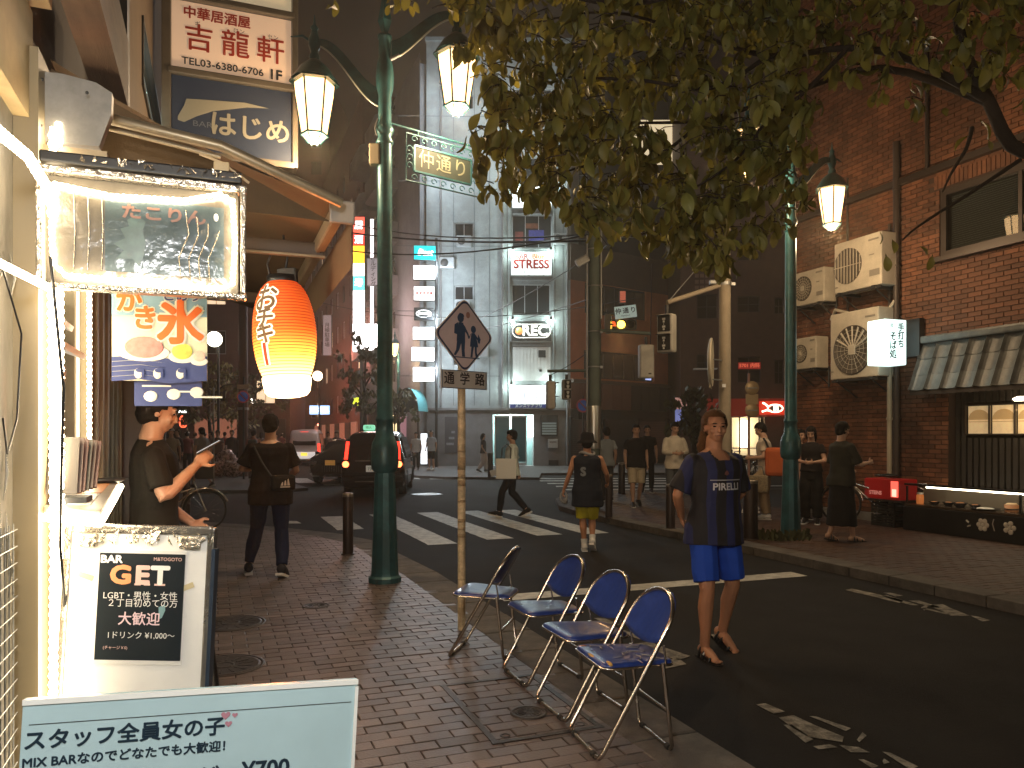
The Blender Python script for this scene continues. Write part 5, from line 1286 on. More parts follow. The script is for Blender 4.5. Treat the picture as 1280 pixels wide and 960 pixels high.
obj('brush_stroke', MB().slab([(.05, -.55), (.10, -.40), (.12, -.30), (.35, -.27), (.6, -.24), (.8, -.27), (.62, -.30), (.45, -.37), (.33, -.42), (.2, -.52), (.1, -.62), (.05, -.60)], (xL, yy, zm), (Wp, 0, 0), (0, 0, hb), .003), m_gc, t)
put_text('はじめ', .28, (xL+Wp*.65, yy, zm-hb*.60), (1, 0, 0), (0, 0, 1), m_gc, t, bold=.006)
put_text('BAR', .085, (xL+Wp*.25, yy, zm-hb*.62), (1, 0, 0), (0, 0, 1), flat('dull_blue_letters', (.12, .14, .17), .5), t, sx=1.3)
# small box sign seen edge-on above (dark glass)
q = onwall(200, 10, VL+.15)
t = thing('wall_lamp_box', 'small dark glass box lamp fixed high on the brown wall beside the projecting sign', 'lamp', S(6.6, VL+.2, 5.35), fl.rz)
obj('casing', MB().bbox((0, 0, 0), (.3, .22, .4), .02), mat('smoke_box', (.10, .11, .12), .3), t); obj('foot', MB().box((0, .12, 0), (.1, .1, .1)), m_dark, t)

# ---- the easel board
Ye = 2.52
t = thing('easel_board', 'white easel board in a silver frame with a black BAR GET poster', 'sign board', (px(153, 600, Ye).x, Ye, 0), R(3))
We, He = 178/960*Ye, 1.19
bd = [(0, 0)]
roll = Matrix.Rotation(R(1.8), 4, 'Y')
def er(o): o.matrix_basis = Matrix.Translation((0, 0, .06)) @ roll @ Matrix.Rotation(R(-3), 4, "X") @ o.matrix_basis; return o
m_wb2 = mat('white_board_sheet', (.84, .84, .82), .3, bump=.15, bscale=12, dirt=.06, dscale=5)
er(obj('board', MB().bbox((0, 0, He/2), (We-.02, .02, He), .004), m_wb2, t))
fm = MB()
for (cc, dd) in (((0, 0, He-.012), (We, .035, .03)), ((0, 0, .0), (We, .035, .03)), ((-We/2, 0, He/2), (.024, .035, He)), ((We/2, 0, He/2), (.024, .035, He))): fm.bbox(cc, dd, .006)
er(obj('frame', fm, mat('silver_frame', (.35, .33, .30), .25, .8, bump=.6, bscale=30, dirt=.3), t))
er(obj('edge_trim', MB().box((We/2+.012, .0, He/2-.02), (.012, .04, He-.1)), mat('navy_edge', (.02, .035, .06), .4), t))
for sx in (-1, 1):
    er(obj('clip', MB().bbox((sx*We*.36-.0, -.02, He-.05), (.07, .02, .045), .008), m_foil, t))
    obj('rear_leg', MB().tube([(sx*We*.45, .1, 1.15), (sx*We*.45, .5, .01)], .012, 6), m_dark, t)
mb = MB()
for k in range(26):
    x = random.uniform(-We/2, We/2); mb.add([(x+random.uniform(-.02, .02), -.022-random.random()*.006, He-.03+random.uniform(-.035, .02)) for _ in range(3)], [(0, 1, 2)])
er(tag(obj('crinkled_film', mb, m_foil, t), kind='stuff'))
def ep(x, y):   # pixel on the board -> local x,z
    Y_ = Ye; return (x-172)/960*Ye, EYE-(y-545)/960*Ye-.06
for x_, z_, a_ in ((-.17, 1.02, .3), (.16, .99, -.4), (-.2, .28, .9)): er(obj('tape', MB().box((x_, -.0115, z_), (.05, .002, .018), rot=Matrix.Rotation(a_, 3, 'Y')), mat('yellowed_tape', (.6, .52, .32), .3), t))
x0, z1_ = ep(124, 694); x1_, z0_ = ep(230, 828)
pw, ph = x1_-x0, z1_-z0_; pcx, pcz = (x0+x1_)/2-.0, (z0_+z1_)/2
er(obj('poster', MB().box((pcx, -.013, pcz), (pw, .004, ph)), mat('black_poster', (.018, .024, .03), .12, bump=.4, bscale=9), t))
er(obj('poster_edge', MB().box((pcx, -.0125, pcz-ph/2-.006), (pw+.008, .003, .016)).box((pcx, -.0125, pcz+ph/2+.004), (pw+.008, .003, .012)), m_white, t))
def et(s_, size, fx, fz, m, **kw): er(put_text(s_, size, (pcx+pw*fx, -.016, pcz+ph*fz), (1, 0, 0), (0, 0, 1), m, t, lift=.001, **kw))
m_ew = flat('poster_white', (.8, .8, .78)); m_eo = flat('poster_orange', (.8, .32, .14)); m_ep = flat('poster_pale', (.75, .5, .45)); m_ek = flat('poster_pink', (.8, .6, .65))
et('BAR', .034, -.36, .44, m_ew, bold=.0015, sx=1.15); et('M&TOGOTO', .016, .30, .45, m_ep)
et('G', .082, -.24, .29, m_eo, bold=.004, sx=1.2); et('E', .082, .01, .29, m_ep, bold=.004, sx=1.2); et('T', .082, .22, .29, m_ew, bold=.004, sx=1.2)
mb = MB()
for fx, wd in ((-.04, .02), (.07, .02), (.22, .035)): mb.box((pcx+pw*fx, -.0165, pcz+ph*(.29)-.028), (wd, .001, .006))
er(obj('serif', mb, m_ep, t))
et('LGBT・男性・女性', .029, .0, .10, m_ew); et('２丁目初めての方', .029, .03, .03, m_ew); et('大歓迎', .046, .0, -.12, m_ek, bold=.0006); et('1ドリンク ¥1,000〜', .026, .03, -.27, m_ew); et('(チャージ￥0)', .013, -.26, -.385, m_ep)
er(obj('painted_glare_patch', MB().slab([(0, 0), (.02, .01), (.022, -.01), (.012, -.035), (.002, -.04)], (pcx+pw*.22, -.0155, pcz-ph*.0), (1, 0, 0), (0, 0, 1), .0004), mat('painted_film_glare', (.22, .38, .42), .1), t))  # reflection on the film, painted as a pale patch

# ---- the big pale board at the bottom
p0 = Vector((-1.032, 1.62, 0)); vL = p0.x*NX+p0.y*NY; uL = p0.x*DX+p0.y*DY
t = thing('pale_board', 'pale blue board with bold dark Japanese lettering and hearts before the easel board', 'sign board', (p0.x, p0.y, 0), SROT)
Wb2 = .705; Hb2 = .62; topL = .992
rl4 = Matrix.Translation((0, 0, topL)) @ Matrix.Rotation(R(3.0), 4, 'Y')
def br(o): o.matrix_basis = rl4 @ o.matrix_basis; return o
br(obj('board', MB().bbox((Wb2/2, .01, -Hb2/2), (Wb2, .02, Hb2), .003), mat('pale_blue_acrylic', (.47, .66, .72), .12, var=.05, vscale=3, bump=.25, bscale=7, dirt=.08), t))
br(obj('clear_edge', MB().box((Wb2/2, -.002, -.004), (Wb2, .004, .012)).box((Wb2-.003, -.002, -Hb2/2), (.008, .005, Hb2-.03)), mat('bright_edge', (.85, .88, .86), .2), t))
br(obj('fold_line', MB().box((Wb2/2, -.0012, -.052), (Wb2*.96, .001, .0012)), m_dark, t))
m_nt = mat('navy_lettering', (.012, .03, .05), .4)
def btx(s_, size, x, z, m=m_nt, **kw): br(put_text(s_, size, (x, -.001, z), (1, 0, 0), (0, 0, 1), m, t, lift=.001, **kw))
btx('スタッフ全員女の子', .0445, .205, -.088, bold=.0012); btx('MIX BARなのでどなたでも大歓迎！', .0265, .215, -.133, bold=.0008)
btx('¥700', .052, .50, -.195, bold=.0015); btx('チャージ', .05, .30, -.20, bold=.001)
mb = MB()
for (hx, hz, s_) in ((.405, -.062, .013), (.425, -.063, .008), (.412, -.082, .010)):
    pts = []
    for k in range(16):
        a_ = 2*PI*k/16; pts.append((hx+s_*.8*math.sin(a_)**3, hz+s_*.05*(13*math.cos(a_)-5*math.cos(2*a_)-2*math.cos(3*a_)-math.cos(4*a_))))
    mb.slab(list(reversed(pts)), (0, -.001, 0), (1, 0, 0), (0, 0, 1), .0008)
br(obj('heart', mb, mat('pink_heart', (.45, .22, .28), .5), t))
for sx in (.05, Wb2-.05): obj('leg', MB().box((sx, .04, .2), (.03, .03, .4)), m_dark, t)
# ================================================================ STREET FURNITURE
m_hot = emit('lantern_glass', (1.0, .60, .27), 4.2)
def lantern(parent, name, c, s=1.0):
    """hexagonal street lantern hanging at c (centre of its glass); returns part under parent"""
    c = Vector(c); hs_ = s; s_w = .84*s
    roof = MB(); roof.lathe([(.30*s_w, .30*s), (.31*s_w, .275*s), (.27*s_w, .285*s), (.001, .285*s)], 6, c=c, sm=False, ph=R(15))
    roof.lathe([(.29*s_w, .30*s), (.24*s_w, .36*s), (.18*s_w, .44*s), (.10*s_w, .50*s), (.07*s_w, .52*s)], 12, c=c)
    roof.lathe([(.055*s_w, .50*s), (.07*s_w, .56*s), (.045*s_w, .60*s), (.075*s_w, .68*s), (.075*s_w, .74*s), (.05*s_w, .79*s), (.035*s_w, .84*s), (.05*s_w, .86*s), (.02*s_w, .90*s), (.003, 1.0*s)], 12, c=c)
    lo = obj(name, roof, m_green, parent)
    g = MB(); g.lathe([(.245*s_w, .27*s), (.235*s_w, .15*s), (.155*s_w, -.25*s)], 6, c=c, sm=False, ph=R(15), cap=False)
    g.lathe([(.15*s_w, -.27*s), (.13*s_w, -.29*s), (.06*s_w, -.34*s), (.001, -.35*s)], 6, c=c, sm=False, ph=R(15))
    obj('lantern_glass', g, m_hot, lo)
    lamp('lantern_bulb', c+Vector((0, 0, -.45*s)), (1, .70, .40), 150, .12, parent)
    f = MB()
    for k in range(6):
        a = 2*PI*k/6+R(15); ca, sa = math.cos(a), math.sin(a)
        f.tube([c+Vector((ca*.252*s_w, sa*.252*s_w, .28*s)), c+Vector((ca*.162*s_w, sa*.162*s_w, -.255*s))], .010*s, 5)
        f.tube([c+Vector((ca*.16*s_w, sa*.16*s_w, -.27*s)), c+Vector((ca*.07*s_w, sa*.07*s_w, -.345*s))], .008*s, 5)
    f.tube([c+Vector((math.cos(2*PI*k/6+R(15))*.165*s_w, math.sin(2*PI*k/6+R(15))*.165*s_w, -.262*s)) for k in range(6)], .014*s, 5, True)
    obj('lantern_bars', f, m_green, lo)
    return lo
def arm(parent, z0, vec, c, s=1.0, low=True):
    """S-curved flat arm from the post at height z0 to the lantern neck"""
    top = Vector(c)+Vector((0, 0, .71*s)); a = Vector((0, 0, z0)); d = Vector((top.x, top.y, 0)); L = d.length; d.normalize()
    N = 16; up = []; dn = []
    for i in range(N+1):
        f = i/N; x = .07+(L-.07)*f
        zz = z0+(top.z-z0)*(f*f*(3-2*f)) + (.06*math.sin(PI*f) if low else .0)
        wdt = .15*(1-f)**.7+.035+.03*math.sin(PI*f)
        up.append((x, zz+wdt*.5)); dn.append((x, zz-wdt*.5))
    ao = obj('arm', MB().slab(dn+list(reversed(up)), d.cross(Z3)*.012, d, Z3, -.024), m_green, parent)
    obj('arm_lip', MB().tube([d*x+Vector((0, 0, z)) for x, z in dn], .013, 6), mat('pale_lip', (.35, .38, .33), .35, .3), ao)  # lip is paler than the green arm
    obj('arm_scroll', MB().tube([d*(L)+Vector((0, 0, top.z)), d*(L+.12)+Vector((0, 0, top.z+.06)), d*(L+.24)+Vector((0, 0, top.z+.04))], [.02, .014, .006], 6), m_green, ao)
def lamp_post(label, loc, H, arms, rz=0):
    t = thing('lamp_post', label, 'street lamp', loc, rz, 'twin-lantern street lamps')
    p = MB()
    p.lathe([(.175, 0), (.175, .05), (.15, .07), (.145, .10), (.128, .55), (.110, 1.12), (.105, 1.16)], 12, sm=False)
    obj('base', p, m_green, t)
    p = MB(); p.lathe([(.105, 1.16), (.14, 1.20), (.148, 1.26), (.148, 1.40), (.135, 1.48), (.10, 1.54), (.092, 1.62)], 20); obj('bulge', p, m_green, t)
    p = MB(); p.lathe([(.092, 1.62), (.088, 1.70), (.098, 1.71), (.098, 1.74), (.086, 1.76), (.082, 2.6), (.078, H-1.5)], 18); obj('pole', p, m_green, t)
    z = H-1.5
    p = MB(); p.lathe([(.078, z), (.095, z+.02), (.07, z+.08), (.085, z+.12), (.10, z+.16), (.08, z+.2), (.07, z+.24), (.07, z+.52), (.09, z+.60), (.098, z+.72), (.085, z+.84), (.066, z+.92), (.066, z+1.12), (.078, z+1.13), (.078, z+1.16), (.03, z+1.17)], 18); obj('upper_pole', p, m_green, t)
    p = MB(); p.lathe([(.03, z+1.17), (.035, z+1.2), (.075, z+1.32), (.05, z+1.46), (.018, z+1.62), (.004, z+1.80)], 4, sm=False); obj('spear_finial', p, m_green, t)
    for (vec, zc, z0, low) in arms:
        c = Vector((vec[0], vec[1], zc)); arm(t, z0, vec, c, 1.0, low); lantern(t, 'lantern', c)
    return t
P1 = px(481, 727, 8.18); P1.z = 0
H1 = 6.15
La = px(393, 138, 8.05)-P1; Lb = px(571, 103, 8.3)-P1
t = lamp_post('tall green twin-lantern lamp post standing on the near brick pavement', P1, H1, [((La.x, La.y), La.z, EYE+(545-122)/960*8.18, True), ((Lb.x, Lb.y), Lb.z, EYE+(545-62)/960*8.18, True)])
# fittings on the post
obj('junction_box', MB().bbox((-.10, -.03, EYE+(545-195)/960*8.18), (.11, .1, .22), .012), mat('beige_box', (.45, .38, .26), .5), t)
obj('clamp', MB().tube([(-.06, -.07, 4.9), (-.09, -.07, 4.8), (-.07, -.08, 4.72)], .01, 5).cyl((.06, -.02, 5.55), (.16, -.02, 5.6), .02), m_steel, t)
# street name plate with scroll ironwork
sn = thing('street_name_sign', 'dark green scrollwork street name sign with pale characters hung from the near lamp post', 'sign', P1+Vector((0, 0, 0)), R(38))
def sp_(x, y): q = (x-481)/960*8.3/math.cos(R(38))*1.06; return q, EYE+(545-y)/960*8.35
r0, r1 = sp_(497, 160), sp_(594, 178); zz = r0[1]
obj('rod', MB().tube([(.07, 0, zz), (r1[0], 0, zz)], .012, 6), m_green, sn)
xa, xb = sp_(512, 0)[0], sp_(577, 0)[0]; za, zb = zz-.17, zz-.45
bd2 = MB()
for (cc, dd) in ((((xa+xb)/2, 0, za), (xb-xa, .03, .02)), (((xa+xb)/2, 0, zb), (xb-xa, .03, .02)), ((xa, 0, (za+zb)/2), (.02, .03, za-zb-.02)), ((xb, 0, (za+zb)/2), (.02, .03, za-zb-.02))): bd2.box(cc, dd)
obj('inner_frame', bd2, m_green, sn); obj('plate', MB().box(((xa+xb)/2, 0, (za+zb)/2), (xb-xa-.02, .012, za-zb-.02)), mat('dark_green_plate', (.012, .022, .018), .7), sn)
m_sn = mat('pale_green_letters', (.15, .16, .11), .5)
for ch, f in (('仲', .2), ('通', .5), ('り', .8)): put_text(ch, .21, (xa+(xb-xa)*f, -.008, (za+zb)/2), (1, 0, 0), (0, 0, 1), m_sn, sn, bold=.001)
sc_ = MB()
for k in range(7):
    x = xa+(xb-xa)*k/6
    for zc in (za+.07, zb-.07): sc_.tube([(x+.04*math.cos(R(a))*(1-a/500), 0, zc+.04*math.sin(R(a))*(1-a/500)) for a in range(0, 330, 30)], .007, 4)
for zc in (za-.05, (za+zb)/2, zb+.05):
    for x in (xa-.06, xb+.07): sc_.tube([(x+.045*math.cos(R(a))*(1-a/500), 0, zc+.045*math.sin(R(a))*(1-a/500)) for a in range(0, 330, 30)], .007, 4)
sc_.tube([(xa-.1, 0, zb-.12), (xb+.12, 0, zb-.12), (xb+.12, 0, za+.12), (xa-.1, 0, za+.12)], .010, 5, True)
obj('scrollwork', sc_, m_green, sn)
for x in (xa+.05, xb-.05): obj('hanger', MB().cyl((x, 0, za+.12), (x, 0, zz), .008), m_green, sn)
P2_ = Vector((4.10, 11.3, .045))
Lc = Vector((4.94, 11.86, 5.08))-P2_; Ld = px(936, 190, 11.0)-P2_
lamp_post('green twin-lantern lamp post on the opposite pavement in front of the brick wall', P2_, 6.0, [((Lc.x, Lc.y), Lc.z, 5.2, True), ((Ld.x, Ld.y), Ld.z, 5.62, True)])
# a third lamp of the same row behind the photographer, and one far up the street
q = S(-5.6, 1.6, 0)
lamp_post('green twin-lantern lamp post behind the viewpoint on the near pavement', q, H1, [((-.75, .1), 5.0, 5.1, True), ((.75, .1), 5.35, 5.6, True)])
q = px(498, 545, 40); q.z = .03; 
lamp_post('small distant green twin-lantern lamp post by the balcony building', q, 6.2, [((-.1, -.6), EYE+(545-437)/960*39.4, 6.3, True)])
# wall lamp / other distant round lamps
def globe(label, x, y, Y, r, col=(1, .75, .5), es=9, pole=True):
    c = px(x, y, Y); t = thing('globe_lamp', label, 'street lamp', (c.x, c.y, 0))
    obj('globe', MB().ball((0, 0, c.z), r), emit('globe%d' % x, col, es), t)
    obj('pole', MB().cyl((.0, .1+r, 0), (0, .1+r, c.z+r), .05).tube([(0, .1+r, c.z+r), (0, 0, c.z+r)], .03, 5), m_dark, t)
globe('round glowing lamp on the maroon wall, right of the paper lantern', 397, 470, 50, .32)
globe('white tapering lamp just under the framed sign beside the ice banner', 268, 424, 30, .30, (1, .9, .7), 8)
globe('tiny bright lamp above the crowd by the far no parking pole', 316, 501, 45, .16, (1, .9, .8), 8)

# school route sign
ps = gp(577, 787); ys = ps.y
t = thing('school_route_sign', 'diamond school route sign with walking children on a weathered yellow pole', 'road sign', ps)
m_yel = mat('weathered_yellow_pole', (.70, .58, .36), .6, var=.25, vscale=12, bump=.3, dirt=.5, dscale=9)
obj('pole', MB().cyl((0, 0, -.0), (0, 0, EYE+(545-440)/960*ys), .031, n=16), m_yel, t)
mb = MB()
for z_, hh in ((1.42, .02), (1.15, .05), (1.02, .02), (.86, .03), (.80, .02), (.74, .03), (1.28, .10), (1.21, .03), (.40, .006)): mb.lathe([(.0316, z_), (.0318, z_), (.0318, z_+hh), (.0316, z_+hh)], 16, cap=False)
sm = obj('sticker_residue', mb, mat('sticker_residue', (.30, .23, .13), .7, var=.6, vscale=60), t); tag(sm, kind='stuff')
pv = bpy.data.objects.new('sign_plate', None)
zc = EYE+(545-420)/960*ys; ra = R(42); Rv = Vector((math.cos(ra), math.sin(ra), 0)); Nv = Rv.cross(Z3)
hd = .305
def plate(pts, off, th, m, nm, par): return obj(nm, MB().slab(pts, Nv*off+Vector((0, 0, zc)), Rv, Z3, th), m, par)
def dia(h, rr=.05, squash=1):
    out = []
    for k in range(4):
        a = PI/2*k; c_ = Vector((math.cos(a), math.sin(a)))*(h-rr*1.41)
        for j in range(5): out.append(tuple(c_+Vector((math.cos(a-PI/4+PI/2*j/4), math.sin(a-PI/4+PI/2*j/4)))*rr))
    return out
base = plate(dia(hd), .034, .004, mat('sign_white_edge', (.6, .55, .5), .4), 'diamond_plate', t)
plate(dia(hd-.012), .0395, .0012, flat('sign_navy', (.018, .04, .11), .4), 'navy_border', base)
plate(dia(hd-.030), .0420, .0012, mat('sign_face_pinkish', (.62, .54, .56), .35, dirt=.15), 'sign_face', base)
m_sn2 = flat('sign_navy2', (.015, .055, .13), .4); FO = .0445
fig = MB()
def poly(pts, s=1.0, o=(0, 0)): fig.slab([(o[0]+x*s, o[1]+y*s) for x, y in pts], Nv*FO+Vector((0, 0, zc)), Rv, Z3, .0012+.0001*random.random())
def disc(cx_, cy_, rx, ry=None):
    ry = ry or rx; poly([(cx_+rx*math.cos(2*PI*k/16), cy_+ry*math.sin(2*PI*k/16)) for k in range(16)])
# taller child with satchel, smaller child with bag, holding hands
disc(-.045, .135, .032, .036); poly([(-.075, .145), (-.055, .175), (-.02, .17), (-.008, .15), (-.01, .148)])
poly([(-.065, .10), (-.02, .10), (.0, .03), (.0, -.05), (-.085, -.05), (-.08, .02)]); poly([(-.105, .08), (-.07, .10), (-.07, .0), (-.11, .01)])
poly([(-.02, .09), (.0, .07), (.035, .015), (.045, -.02), (.035, -.025), (.02, .01), (-.02, .05)])
poly([(-.082, -.05), (-.035, -.05), (-.06, -.12), (-.095, -.165), (-.115, -.16), (-.09, -.12)]); poly([(-.04, -.05), (.0, -.05), (-.005, -.12), (.0, -.17), (-.03, -.17), (-.035, -.12)])
disc(.085, .055, .026, .03); poly([(.065, .025), (.10, .025), (.125, -.04), (.135, -.085), (.05, -.085), (.055, -.04)])
poly([(.06, .02), (.045, -.02), (.035, -.02), (.05, .01)]); poly([(.10, .02), (.15, -.03), (.155, -.05), (.14, -.045), (.105, .0)])
poly([(.065, -.085), (.09, -.085), (.08, -.13), (.075, -.17), (.055, -.17), (.06, -.13)]); poly([(.098, -.085), (.12, -.085), (.12, -.13), (.135, -.165), (.11, -.17), (.10, -.13)])
poly([(.135, .02), (.16, -.02), (.145, -.06), (.13, -.04)])
obj('children_symbol', fig, m_sn2, base)
plate([(-.115, -.172), (.15, -.172), (.15, -.180), (-.115, -.180)], .0447, .001, m_sn2, 'ground_line', base)
fig = MB(); FO = .0442; disc(.03, .165, .020, .026); obj('paint_spot', fig, mat('faded_red_spot', (.30, .16, .14), .5), base)
z2 = EYE+(545-475)/960*ys; hw, hh = .235, .073
pts = []
for (sx, sz) in ((1, -1), (1, 1), (-1, 1), (-1, -1)):
    pts.append((sx*hw, sz*hh))
sup = obj('supplementary_plate', MB().slab(pts, Nv*.034+Vector((0, 0, z2)), Rv, Z3, .004), mat('supp_plate', (.50, .50, .47), .4, dirt=.2), t)
bo = MB()
for k in range(4):
    a, b = Vector(pts[k])*.94, Vector(pts[(k+1) % 4])*.94; bo.tube([Nv*.0395+Vector((0, 0, z2))+Rv*a.x+Z3*a.y, Nv*.0395+Vector((0, 0, z2))+Rv*b.x+Z3*b.y], .0025, 4)
obj('border', bo, m_sn2, sup)
for ch, f in (('通', -.155), ('学', 0), ('路', .155)): put_text(ch, .105, Nv*.039+Vector((0, 0, z2))+Rv*f, Rv, Z3, m_txt_black, sup, bold=.002)
obj('bracket', MB().box((0, 0, zc+.05), (.05, .07, .03)).box((0, 0, z2), (.05, .07, .03)), m_steel, t)

# bollards
m_bol = mat('bollard_paint', (.028, .016, .014), .4, .3, var=.2, dirt=.2)
def bollard(label, loc, h=.80, r=.068, first=[None]):
    if first[0] is None:
        t = thing('bollard', label, 'bollard', loc, 0, 'bollards around the junction'); first[0] = t
        obj('post', MB().lathe([(r, 0), (r, h-.02), (r*.9, h), (.001, h)], 20), m_bol, t)
        obj('cap_band', MB().lathe([(r+.002, h-.045), (r+.003, h-.025), (r*.97, h+.003), (r*.5, h+.006), (.001, h+.006)], 20), mat('bollard_cap', (.16, .14, .12), .35, .5), t)
        obj('foot_ring', MB().lathe([(r+.02, 0), (r+.02, .012), (r, .015)], 20, cap=False), m_bol, t)
        return t
    t = dup(first[0], loc, 0, label); t.scale = (r/.068, r/.068, h/.80); return t
bollard('dark bollard on the near pavement left of the lamp post', px(435, 545, 10.05)-Vector((0, 0, EYE)))
bollard('dark bollard beside the bicycle behind the phone user', px(233, 545, 13.8)-Vector((0, 0, EYE)))
for (x, Y, h, r, lab) in ((761, 14.1, .80, .065, 'dark bollard at the corner just right of the tank top walker'), (838, 12.5, .72, .075, 'reddish brown bollard on the opposite kerb left of the football shirt man'),
                          (938, 11.2, .86, .105, 'thick black bollard on the opposite kerb right of the football shirt man'), (777, 20, .8, .09, 'bollard standing before the man in white shorts')):
    q = px(x, 545, Y); q.z = .045; bollard(lab, q, h, r)
q = px(613, 545, 28.4); q.z = .03; bollard('bollard across the junction near the glass entrance', q, .9, .10)

# signal pole in the middle and its fittings
q = px(742.5, 545, 15.7); q.z = .045
t = thing('signal_pole', 'tall grey-green utility pole with a bare metal band, right of the grey building', 'utility pole', q)
m_pole = mat('grey_green_pole', (.085, .115, .10), .7, var=.12, vscale=5, bump=.3, dirt=.25)
obj('pole', MB().cyl((0, 0, 0), (0, 0, 7.6), .128, .115, n=20), m_pole, t)
obj('metal_sleeve', MB().lathe([(.131, 1.25), (.134, 1.27), (.134, 2.10), (.131, 2.12)], 24, cap=False), mat('bare_metal_sleeve', (.6, .6, .55), .3, .9, var=.15, stretch=(20, 20, .6)), t)
obj('cable_duct', MB().cyl((-.145, -.02, 1.2), (-.145, -.02, 5.6), .018).cyl((.14, -.05, 3.9), (.14, -.05, 6.0), .022), m_steel, t)
for z_ in (2.9, 3.62, 4.55, 5.3): obj('band', MB().lathe([(.132, z_), (.134, z_), (.134, z_+.03), (.132, z_+.03)], 20, cap=False).box((.15, 0, z_+.015), (.05, .06, .05)), m_steel, t)
za = EYE+(545-417)/960*15.7
obj('arm', MB().tube([(.1, 0, za+.02), (1.15, -.05, za-.05)], .035, 8), m_pole, t)
obj('arm', MB().tube([(-.1, 0, EYE+(545-466)/960*15.7), (-.95, .1, EYE+(545-466)/960*15.7+.0)], .03, 8), m_pole, t)
def ped_signal(parent, c, rz, back=False, s=1.0):
    b = obj('pedestrian_signal', MB().bbox(c, (.30*s, .2*s, .68*s), .04, rz=rz), mat('signal_housing', (.42, .40, .35), .5, dirt=.3), parent)
    M = Matrix.Rotation(rz, 3, 'Z'); c = Vector(c)
    if not back:
        for k in (1, -1):
            q = c+M @ Vector((0, -.105*s, .165*s*k)); obj('signal_lens', MB().bbox(q, (.24*s, .02, .27*s), .03, rz=rz), mat('dark_lens', (.02, .02, .02), .15), b)
            m3 = MB()
            for j in range(5): m3.box(q+M @ Vector((.0, -.014, -.1*s+.045*s*j)), (.03+.03*math.sin(j*2.1), .008, .035), rz=rz+.0)
            obj('walker_symbol', m3, mat('pale_symbol', (.5, .5, .46), .4), b)
            obj('visor', MB().box(q+M @ Vector((0, -.04, .14*s)), (.25*s, .08, .01), rz=rz), m_dark, b)
    else: obj('back_label', MB().box(c+M @ Vector((.05, -.102*s, -.25*s)), (.06, .006, .03), rz=rz), m_black, b)
    obj('hanger', MB().cyl(c+Vector((0, 0, .34*s)), c+Vector((0, 0, .50*s)), .03), m_dark, b)
    return b
ped_signal(t, px(807.5, 452, 15.6)-q, R(8), True)
ped_signal(t, px(688, 494, 15.8)-q+Vector((-.0, 0, .0)), R(95), False, .85)
ped_signal(t, px(708, 487, 15.8)-q, R(20), False, .62)
obj('tied_box', MB().bbox(px(728, 326, 15.5)-q, (.28, .1, .16), .03, rot=Matrix.Rotation(R(-30), 3, 'Y')), m_steel, t)
# car signal on the far corner with street name plate
q = px(748, 545, 25.0); q.z = .045
t = thing('traffic_signal', 'traffic signal showing amber under a white street name plate', 'traffic light', q)
obj('pole', MB().cyl((0, 0, 0), (0, 0, 5.9), .09), m_pole, t)
b0 = px(757, 405, 24.8)-q; b1 = px(797, 405, 24.8)-q; cz_ = b0.z; obj('arm', MB().tube([(0, 0, cz_+.35), (b1.x, 0, cz_+.35)], .04, 8), m_pole, t)
hs = obj('signal_head', MB().bbox(((b0.x+b1.x)/2, 0, cz_), (b1.x-b0.x, .16, .34), .06), mat('signal_grey', (.16, .16, .15), .5), t)
for k, (nm, m_) in enumerate((('lens_green', m_black), ('lens_amber', emit('amber_lens', (1, .62, .06), 9)), ('lens_red', m_black))):
    x = b0.x+(b1.x-b0.x)*(.2+.3*k); o = obj('signal_lens', MB().lathe([(.001, .0), (.13, .0), (.13, .02), (.001, .03)], 20), m_, hs); o.rotation_euler = (R(90), 0, 0); o.location = (x, -.085, cz_)
    obj('visor', MB().tube([(x+.15*math.cos(R(a)), -.14, cz_+.15*math.sin(R(a))) for a in range(-10, 191, 20)], .022, 5), m_dark, hs)
obj('orange_glow', MB().box((b0.x+.28, -.1, cz_+.02), (.12, .05, .16)), emit('amber_side', (1, .12, .02), 1.2), hs)
a_, b_ = px(770, 397, 24.6)-q, px(797.5, 379, 24.6)-q; npx = obj('name_plate', MB().bbox(((a_.x+b_.x)/2, -.1, (a_.z+b_.z)/2), (b_.x-a_.x, .03, .40), .01, rot=Matrix.Rotation(R(-7), 3, 'Y')), mat('name_plate', (.55, .66, .60), .4, emis=(.8, 1, .9), es=.25), t)
for ch, f in (('仲', -.24), ('通', 0), ('り', .24)): put_text(ch, .2, ((a_.x+b_.x)/2+f, -.118, (a_.z+b_.z)/2+.03+f*.12), (1, 0, .12), (-.12, 0, 1), m_txt_black, npx, bold=.004)
put_text('NakaDori', .07, ((a_.x+b_.x)/2, -.118, (a_.z+b_.z)/2-.12), (1, 0, .12), (-.12, 0, 1), m_txt_black, npx)
ped_signal(t, px(760, 405, 24.4)-q, R(70), False, .9)
far_sign('red_lantern_sign', 'small red and white glowing vertical sign behind the second storey window strip', (775, 364, 782, 378), 38.0, (.8, .2, .12), .35)
